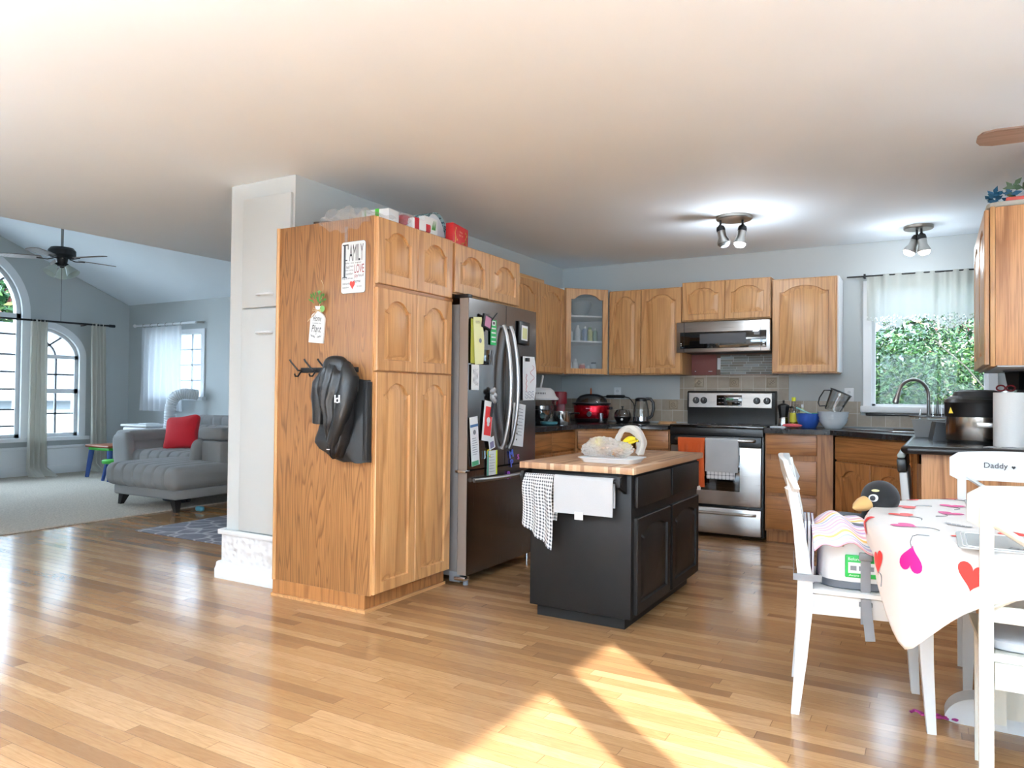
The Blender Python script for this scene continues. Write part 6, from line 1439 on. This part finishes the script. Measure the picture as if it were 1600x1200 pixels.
# clutter under the chaise
solo('toy', 'small light blue toy on the floor under the chaise', 'toy', mat('toy_aqua', (70, 140, 160), .4), lambda b: b.cushion((0, 0, .025), (.10, .05, .05), .6), (-6.14, 4.68, .001))
solo('toy', 'dark flat toy lying on the carpet beneath the chaise', 'toy', mat('toy_dark', (34, 34, 40), .6), lambda b: (b.cushion((0, 0, .022), (.34, .08, .035), .6), b.cushion((.12, .05, .03), (.12, .06, .045), .7)), (-6.78, 4.86, .015))
# sink window valance
t = thing('window_valance', 'pale grey gathered valance with cut-out scalloped lace edge over the sink window', 'curtain', (-.06, YB-.07, 1.76))
def val(b):
    nu, nv = 130, 34
    def g(u, v):
        x = -.41+.86*u; sc = .5+.5*cos((u*2.05-.42)*2*pi*1.0)   # scallop depth
        bot = .03-.085*max(0, sc)**1.6; z = bot+(.40-bot)*v
        y = .012*sin(u*58+2*sin(u*9))*(.35+.65*v)+.010*sin(u*23)
        return (x, y, z)
    fs = b.grid(g, nu, nv)
    kill = []
    for f_ in fs:
        c_ = f_.calc_center_median(); u = (c_.x+.41)/.86; sc = max(0, .5+.5*cos((u*2.05-.42)*2*pi))
        bot = .03-.085*sc**1.6; d = c_.z-bot
        if d < .035+.09*sc**3 and (sin(c_.x*260)*sin(c_.z*230+c_.x*90) > .42): kill.append(f_)
    bmesh.ops.delete(b.b, geom=kill, context='FACES')
part(t, 'cloth', VALANCE, val, smooth=60)
part(t, 'rod', RUB, lambda b: b.cyl((-.56, 0, .392), (.48, 0, .392), .006)); part(t, 'rod_end', RUB, lambda b: b.box(-.435, -.42, -.01, .045, .375, .41))
# ================================================================ DINING
CH = mat('chair_white_paint', (208, 208, 198), .35); CW = mat('chair_bright_white', (214, 216, 216), .35)
def make_chair(name, label, loc, rz, m, seat_m=None):
    """local: faces +x, origin centre of seat on floor; back at -x"""
    t = thing(name, label, 'chair', loc, rz)
    part(t, 'seat', seat_m or m, lambda b: b.loft([[(-.20, -.19+i, z), (-.20, .19-i, z), (.22-i, .215-i, z), (.225-i, .0, z), (.22-i, -.215+i, z)] for z, i in ((.437, .006), (.441, 0), (.455, 0), (.459, .006))], True, True, True))
    for s_ in (-1, 1):
        part(t, 'rear_post', m, lambda b: b.loft([[(x-d, s_*.19-w, z), (x+d, s_*.19-w, z), (x+d, s_*.19+w, z), (x-d, s_*.19+w, z)] for x, z, d, w in ((-.232, 0, .014, .016), (-.212, .2, .020, .017), (-.198, .40, .026, .017), (-.20, .50, .025, .017), (-.225, .70, .018, .016), (-.258, .90, .012, .016))], True, True, True), smooth=50)
        part(t, 'front_leg', m, lambda b: b.loft([[(x-d, s_*y-d, z), (x+d, s_*y-d, z), (x+d, s_*y+d, z), (x-d, s_*y+d, z)] for x, y, z, d in ((.205, .185, 0, .014), (.19, .18, .25, .020), (.185, .178, .436, .024))], True, True, True))
        part(t, 'side_rail', m, lambda b: b.box(-.18, .17, s_*.178-.010, s_*.178+.010, .365, .436))
    part(t, 'front_rail', m, lambda b: b.box(.172, .192, -.165, .165, .365, .436)); part(t, 'rear_rail', m, lambda b: b.box(-.207, -.187, -.17, .17, .365, .436))
    def topr(b):
        n = 14; F, B_ = [], []
        L = []
        for i in range(n+1):
            u = -1+2*i/n; y = u*.235; cx = -.245-.028*(1-u*u)
            hb = .80+(.018 if abs(u) > .95 else 0); ht = .925-.012*u*u-(.02 if abs(u) > .95 else 0)
            L.append([(cx-.010+.018, y, hb), (cx+.010+.018, y, hb), (cx+.012, y, (hb+ht)/2), (cx+.006-.012, y, ht), (cx-.012-.012, y, ht), (cx-.012, y, (hb+ht)/2)])
        b.loft(L, True, True, True)
    part(t, 'top_rail', m, topr, smooth=40)
    part(t, 'lower_back_rail', m, lambda b: b.box(-.214, -.196, -.18, .18, .545, .59, bev=.003))
    for s_ in (-1, 1):
        part(t, 'cross_slat', m, lambda b: b.tube([(-.206+k*.0-(.585+.23*k-.585)*.20, s_*(-.175+.35*k), .585+.23*k) for k in [i/8 for i in range(9)]], .02, 8, flat=.45))
    return t
c1 = make_chair('dining_chair', 'white dining chair holding the booster seat, at left of the table', (-.235, 3.08, 0), radians(8.6), CW)
c2 = make_chair('dining_chair', 'white dining chair lettered Daddy between table and peninsula', (.298, 3.50, 0), -pi/2, CW)
text(c2, 'lettering', 'Daddy', INK, (-.276, -.005, .868), w=.085, h=.030, rx=pi/2, rz=pi/2*1, shear=0)
c3 = make_chair('dining_chair', 'off-white X-back dining chair nearest the camera, at right edge', (.315, 2.59, 0), pi/2, CH)
for o in c2.children:
    if o.name.startswith('lettering'): o.rotation_euler = (pi/2, 0, pi/2); o.location = (-.2530, -.065, .862)
part(c2, 'heart_mark', INK, lambda b: b.prism([(-.002+x, .860+z) for x, z in heart2(.014, .014)], 'X', -.2580, -.2530))
part(c3, 'seat_cushion', fabric('grey_seat_pad', (176, 178, 182)), lambda b: b.cushion((.01, 0, .475), (.38, .38, .035), .3))
# table
TX, TY = .42, 2.97
t = thing('dining_table', 'white pedestal dining table under the heart-print cloth', 'table', (TX, TY, 0)); 
def sup(r, a, n_=2.4): return r/((abs(cos(a))**n_+abs(sin(a))**n_)**(1/n_))
part(t, 'table_top', CW, lambda b: b.loft([[(sup(.60, a)*cos(a), sup(.60, a)*sin(a), z) for a in [i*2*pi/64 for i in range(64)]] for z in (.705, .736)], True, True, True))
part(t, 'apron', CH, lambda b: b.box(-.30, .30, -.30, .30, .63, .704))
for s_ in (-1, 1):
    part(t, 'column', CH, lambda b: b.box(-.275, -.215, s_*.0+(.04 if s_ > 0 else -.12), (.12 if s_ > 0 else -.04), .08, .63) if s_ > 0 else b.box(.215, .275, -.12, .12, .08, .63))
part(t, 'column', CH, lambda b: b.box(-.275, -.215, -.12, .12, .10, .63))
part(t, 'cross_brace', CH, lambda b: b.box(-.215, .215, -.03, .03, .09, .2))
def foot(b, sx):
    P_ = [(sx*.12, .0), (sx*.12, .085)]+[(sx*(.27+.115*sin(i*pi/24)), .005+.092*cos(i*pi/24)) for i in range(12)]+[(sx*.375, .004), (sx*.35, .0)]
    b.prism(P_, 'Y', -.05, .05)
for sx in (-1, 1): 
    part(t, 'foot', CW, lambda b: foot(b, sx)).location = (0, .14, 0)
# tablecloth: white oilcloth with hearts and leaves, thin applied shapes follow the cloth surface
CLM = mat('oilcloth_white', (222, 219, 217), .42)
ZT = .7385
def cloth_pt(x, y, off=0):
    """cloth-plane coords relative to centre -> draped surface point"""
    a = math.atan2(y, x); r = math.hypot(x, y); R0 = sup(.615, a)
    if r <= R0: return Vector((x, y, ZT+off))
    d = r-R0; rr = .02
    fold = .5+.5*cos(4*(a-pi/4)); corner = fold**3
    out = .008+.03*corner*min(1, d/.3)+.012*sin(a*14)*min(1, d/.2)*(1-corner)
    side = .05*corner*min(1, d/.35)*sin(8*(a-pi/4))
    k = min(1, d/.06); e = k*k*(3-2*k)
    tuck = max(0, cos(a-pi*1.02))**6*.22*d
    R_ = R0+rr*min(1, d/.03)+out*e+off*1.0-tuck
    z = ZT-max(0, d-.012)-(.002 if d < .012 else 0)
    if d < .012: z = ZT-d*.3+off*.5
    aa = a+side
    return Vector((R_*cos(aa), R_*sin(aa), z))
t = thing('tablecloth', 'white oilcloth with red and pink hearts and grey leaves, corner hanging low', 'tablecloth', (TX, TY, 0)); TC_ = t
HS = .72
def clothf(b):
    NA, NR = 200, 60; rows = []
    for j in range(NR+1):
        row = []
        for i in range(NA):
            a = 2*pi*i/NA; m_ = sup(HS, a, 34); R0 = sup(.615, a)
            f = j/NR; r = R0*f/.45 if f < .45 else R0+(m_-R0)*(f-.45)/.55
            row.append(cloth_pt(r*cos(a), r*sin(a)))
        rows.append(row)
    vs = [[b.b.verts.new(p) for p in row] for row in rows[1:]]; c0 = b.b.verts.new(rows[0][0])
    for i in range(NA): b.b.faces.new((c0, vs[0][i], vs[0][(i+1) % NA]))
    fs = []
    for j in range(len(vs)-1):
        for i in range(NA):
            k = (i+1) % NA; fs.append(b.b.faces.new((vs[j][i], vs[j+1][i], vs[j+1][k], vs[j][k])))
o = part(t, 'cloth', CLM, clothf, smooth=50)
md = o.modifiers.new('solid', 'SOLIDIFY'); md.thickness = .0015; md.offset = -1
def on_cloth(b, outline, cx, cy, rot, off=.0022, rings=5):
    c, s_ = cos(rot), sin(rot); L = []
    def P_(x, y): X, Y = cx+x*c-y*s_, cy+x*s_+y*c; return cloth_pt(X, Y, off)
    for k in range(rings, 0, -1): L.append([P_(x*k/rings, y*k/rings) for x, y in outline])
    b.loft(L, True, False, True)
HR = mat('heart_red', (226, 48, 42), .42); HM = mat('heart_magenta', (206, 20, 130), .42); LG = mat('leaf_grey', (150, 154, 160), .42); LN = mat('line_grey', (110, 112, 116), .5)
hearts = {'red_heart': (HR, []), 'magenta_heart': (HM, [])}
rgh = random.Random(3)
spec = []
# rows over the top and overhangs
gx = [-.64, -.50, -.36, -.22, -.08, .06, .20, .34, .48, .62]
for ix, x in enumerate(gx):
    for iy, y in enumerate([-.65, -.53, -.41, -.29, -.17, -.05, .07, .19, .31, .43, .55]):
        if (ix+iy) % 2: continue
        if abs(x) > .6 and abs(y) > .6: continue
        spec.append((x+rgh.uniform(-.015, .015), y+rgh.uniform(-.015, .015), rgh.uniform(-pi, pi), (ix*3+iy*5) % 7))
hb, mbm, lb_, lv, wv = MB(), MB(), MB(), MB(), MB()
def line_on(b, p, q, bend, w=.0013, n=14):
    P0, P1 = Vector(p), Vector(q); nn = Vector((-(P1-P0).y, (P1-P0).x)).normalized()
    b.tube([cloth_pt(*(P0.lerp(P1, i/n)+nn*bend*sin(pi*i/n)), .002) for i in range(n+1)], w, 5)
for x, y, r_, k in spec:
    if k in (5,):      # leaf
        ol = [(.022*sin(a)*(1 if True else 1), .048*cos(a)) for a in [i*2*pi/24 for i in range(24)]]
        on_cloth(lv, ol, x, y, r_)
        def cp(u, v): return (x+u*cos(r_)-v*sin(r_), y+u*sin(r_)+v*cos(r_))
        def wl(p, q): wv.tube([cloth_pt(*Vector(cp(*p)).lerp(Vector(cp(*q)), i/4), .0036) for i in range(5)], .0013, 5)
        wl((0, -.045), (0, .035)); [wl((0, v), (s_*.013, v+.012)) for v in (-.025, -.008, .009, .024) for s_ in (-1, 1)]
        continue
    tgt = mbm if k in (1, 4) else hb; sz = .085 if k != 2 else .045
    on_cloth(tgt, heart2(sz, sz*.92), x, y, r_)
    if k in (0, 1, 3, 4): e = [max(-.69, min(.69, q)) for q in (x+.11*sin(r_), y-.11*cos(r_))]; line_on(lb_, (x+.035*sin(r_), y-.035*cos(r_)), e, .02)
for nm, bb, mm in (('red_heart', hb, HR), ('magenta_heart', mbm, HM), ('stem_line', lb_, LN), ('grey_leaf', lv, LG), ('leaf_vein', wv, CLM)):
    o = bb.done(nm, mm, t); o['kind'] = 'stuff'
# placemats
PMM = NT('placemat_grey'); v = PMM.coords((1, .15, 1)); PMM.setc(PMM.mix(PMM.noise(v, 14, 4), lin((150, 156, 158)), lin((190, 196, 196)))); PMM.b.inputs['Roughness'].default_value = .25
def mat_(label, x, y, rz):
    t = thing('placemat', label, 'placemat', (x, y, ZT+.0008), rz, 'grey placemats on the dining table')
    def rr(hx, hy, z, r=.02):
        L = []
        for cx_, cy_, a0 in ((hx-r, hy-r, 0), (-hx+r, hy-r, pi/2), (-hx+r, -hy+r, pi), (hx-r, -hy+r, 3*pi/2)):
            for i in range(5): a = a0+i*pi/8; L.append((cx_+r*cos(a), cy_+r*sin(a), z))
        return L
    part(t, 'mat', PMM.m, lambda b: b.loft([rr(.21, .14, 0), rr(.21, .14, .004)], True, True, True))
    for d in (.012, .022): part(t, 'border_line', WPL, lambda b: b.tube(rr(.21-d, .14-d, .0042), .0014, 5, True))
    text(t, 'lettering', 'home', mat('mat_print', (60, 66, 70), .5), (-.02, -.09, .0046), w=.15, h=.03, rx=0, shear=.2); return t
mat_('grey placemat at the near side of the table', .27, 2.50, 0); mat_('grey placemat at the far side of the table', .32, 3.36, pi)
# booster seat on the left chair
cf = c1.matrix_basis @ Vector((0, 0, 0))
t = thing('booster_seat', 'white toddler booster seat strapped on the left dining chair', 'booster seat', (-.215, 3.075, .4605), radians(8.6)); 
def boo(b):
    L = []
    for z, k, c_ in ((.028, 1, 0), (.035, 1.0, 0), (.12, .985, 0), (.19, .95, 0), (.215, .90, 0)):
        L.append([(.175*k*sp_(cos(a), .55)+c_, .165*k*sp_(sin(a), .55), z-(.055*max(0, (cos(a)*.5+.1)) if z > .15 else 0)) for a in [i*2*pi/48 for i in range(48)]])
    L.append([(.155*sp_(cos(a), .55), .145*sp_(sin(a), .55), .222-.055*max(0, cos(a)*.5+.1)) for a in [i*2*pi/48 for i in range(48)]])
    L.append([(.135*sp_(cos(a), .55), .12*sp_(sin(a), .55), .12) for a in [i*2*pi/48 for i in range(48)]])
    b.loft(L, True, True, True)
def sp_(v_, p): return math.copysign(abs(v_)**p, v_)
part(t, 'shell', WPL, boo, smooth=50)
part(t, 'base_ring', mat('slate_plastic', (88, 94, 102), .5), lambda b: b.loft([[(.178*k*sp_(cos(a), .55), .168*k*sp_(sin(a), .55), z) for a in [i*2*pi/48 for i in range(48)]] for z, k in ((0, .97), (.004, 1), (.0275, 1))], True, True, True))
part(t, 'rim_pad', mat('slate_plastic', (88, 94, 102), .5), lambda b: b.tube([(.146*sp_(cos(a), .55), .134*sp_(sin(a), .55), .226-.055*max(0, cos(a)*.5+.1)) for a in [i*2*pi/40 for i in range(40)]], .011, 8, True))
gl_ = part(t, 'instruction_label', mat('label_green', (20, 170, 70), .5), lambda b: b.box(-.085, .125, -.1725, -.160, .045, .125, bev=.004), 'green instruction sticker')
part(gl_, 'label_window', WPL, lambda b: (b.box(-.075, .015, -.1740, -.1725, .062, .100), b.box(.025, .115, -.1740, -.1725, .062, .100)))
[part(gl_, 'pictogram', INKG, lambda b: b.box(x, x+.02, -.1748, -.174, .072, .088)) for x in (-.068, -.04, -.012, .035, .07)]
text(gl_, 'lettering', 'Before Use', WPL, (-.042, -.1732, .112), w=.066, h=.010); text(gl_, 'lettering', 'Avant usage', WPL, (-.038, -.1732, .053), w=.070, h=.009)
STR = fabric('grey_webbing', (130, 132, 136))
part(t, 'front_strap', STR, lambda b: b.box(-.035, -.003, -.182, -.177, -.115, .135)); part(t, 'strap_buckle', GREYP, lambda b: (b.box(-.041, .003, -.190, -.1825, .11, .14, bev=.004), b.box(-.041, .003, -.190, -.1825, -.052, -.035, bev=.003)))
part(t, 'strap_tail', STR, lambda b: b.box(-.029, .003, -.206, -.201, -.165, -.02, rot=Matrix.Rotation(radians(-6), 3, 'Y')))
part(t, 'back_strap', STR, lambda b: (b.box(-.256, -.165, -.2135, -.2105, .028, .052), b.box(-.259, -.2565, -.2135, .21, .028, .052), b.box(-.166, -.163, -.2135, -.16, .028, .052)))
part(t, 'harness_clip', GREYP, lambda b: [b.box(-.12+.012*k, -.112+.012*k, -.172, -.158, .165-.006*k, .20, bev=.002) for k in range(3)])
for i, (x, c_, lb) in enumerate(((-.424, (60, 100, 150), 'slim blue picture book behind the booster seat, nearest the chair back'), (-.411, (190, 200, 214), 'pale picture book between the blue and purple books'), (-.398, (120, 60, 120), 'colourful purple book against the booster seat'))):
    t = thing('book', lb, 'book', (x-.005, 3.045, .4605), radians(8.6), 'picture books behind the booster')
    part(t, 'cover', mat('book_%d' % i, c_, .4, var=.4), lambda b: (b.box(-.005, -.004, -.12, .10, 0, .23), b.box(.003, .004, -.12, .10, 0, .23), b.box(-.005, .004, .099, .10, 0, .23))); part(t, 'pages', PAPER, lambda b: b.box(-.0038, .0028, -.118, .098, .002, .228))
# striped bib
stn = NT('pastel_stripes'); tc = stn.n('ShaderNodeTexCoord'); sp = stn.n('ShaderNodeSeparateXYZ'); stn.l(tc.outputs['UV'], sp.inputs[0])
fr_ = stn.math('FRACT', stn.math('MULTIPLY', sp.outputs[1], 2.6)); W_ = lin((236, 232, 230))
stn.setc(stn.ramp(fr_, [(0, lin((232, 170, 186))), (.07, W_), (.14, lin((200, 186, 216))), (.24, W_), (.30, lin((160, 180, 206))), (.36, W_), (.48, lin((240, 200, 120))), (.58, W_), (.66, lin((234, 180, 190))), (.76, W_), (.86, lin((200, 170, 210))), (.94, W_)], 'CONSTANT')); stn.b.inputs['Roughness'].default_value = .95
t = thing('bib', 'pastel striped cloth bib draped over the back of the booster seat', 'bib', (-.215, 3.06, .4605), radians(8.6))
def bib(b):
    def g(u, v):
        x = -.185+.215*u-.02*v; s_ = v
        prof = [(-.185, .185), (-.165, .228), (-.11, .262), (-.03, .27), (.04, .25)]
        k = s_*4; i = min(3, int(k)); f = k-i; y = prof[i][0]*(1-f)+prof[i+1][0]*f; z = prof[i][1]*(1-f)+prof[i+1][1]*f
        z += -.075*max(0, u-.45)*1.2-.05*(1-u)**3+.010*sin(u*13+v*5); 
        return (x, y+.03*sin(u*pi)*(1-v)*-1, z)
    b.grid(g, 34, 30, .004)
part(t, 'cloth', stn.m, bib, smooth=60)
# penguin plush
t = thing('plush_penguin', 'black plush bird with orange beak sitting behind the booster seat rim', 'plush toy', (-.175, 3.15, .582), radians(8.6))
part(t, 'body', PLUSH, lambda b: (b.sphere((.0, .0, .075), (.075, .075, .10), 24, 14), b.sphere((0, -.0, .185), (.068, .066, .066), 26, 16), b.tube([(.04, -.04, .12), (.10, -.06, .08), (.14, -.05, .03)], .03, 10, radii=[.03, .026, .015])))
part(t, 'beak', TAN, lambda b: b.lathe([(.034, 0), (.033, .02), (.022, .045), (.004, .062)], (-.05, -.035, .168), 20, sx=1, sy=.8, axis=(-.8, -.5, -.35)))
for dx, dy in ((-.028, -.060),):
    e = part(t, 'eye', WPL, lambda b: b.sphere((dx, dy, .19), (.018, .008, .014), 16, 10)); part(e, 'pupil', INK, lambda b: (b.sphere((dx-.004, dy-.007, .19), (.010, .004, .010), 14, 8)))
part(t, 'brow_patch', mat('pale_yellow_felt', (230, 220, 160), .9), lambda b: b.sphere((-.022, -.058, .218), (.014, .006, .005), 12, 6))
# hair scrunchie on floor
t = thing('hair_tie', 'small magenta ribbon lying on the floor by the chair leg', 'hair tie', (.0, 3.06, .001))
part(t, 'ribbon', mat('magenta_ribbon', (150, 30, 110), .6), lambda b: (b.tube([(-.07+.012*i, .012*sin(i*1.4), .008+.006*abs(sin(i*.9))) for i in range(13)], .007, 6, flat=.6), b.tube([(-.05+.011*i, .014*cos(i*1.1), .012) for i in range(10)], .006, 6, flat=.6)))
solo('floor_scrap', 'small beige cardboard scrap on the floor near the stove corner', 'cardboard', mat('cardboard', (170, 140, 110), .8), lambda b: b.prism([(-.05, -.03), (.06, -.02), (.02, .05), (-.03, .03)], 'Z', 0, .004), (-.86, 5.25, .001))

# added, unseen bowl pendants around and behind the camera, to brighten the ceiling
for i, (x, y, lb, en) in enumerate(((-1.6, -1.0, 'added bowl lamp brightening the ceiling, over the open floor behind the camera', 380), (-4.4, -.4, 'added bowl lamp brightening the ceiling, over the passage to the living room', 120), (1.0, .5, 'added bowl lamp brightening the ceiling, between patio door and dining table', 90))):
    t = thing('fill_pendant', lb, 'fill light', (x, y, CZ), 0, 'added bowl pendants')
    part(t, 'canopy', NICKEL, lambda b: b.lathe([(.06, 0), (.06, -.02), (0, -.021)], seg=30))
    part(t, 'stem', NICKEL, lambda b: b.cyl((0, 0, -.02), (0, 0, -.52), .008))
    part(t, 'bowl', mat('alabaster', (226, 222, 214), .4), lambda b: b.lathe([(.0, -.54), (.08, -.53), (.15, -.49), (.18, -.44), (.174, -.44), (.145, -.485), (.08, -.52), (0, -.53)], seg=40, cap0=False, cap1=False))
    lamp('fill_pendant_lamp', (x, y, CZ-.475), en*2.2, .03)
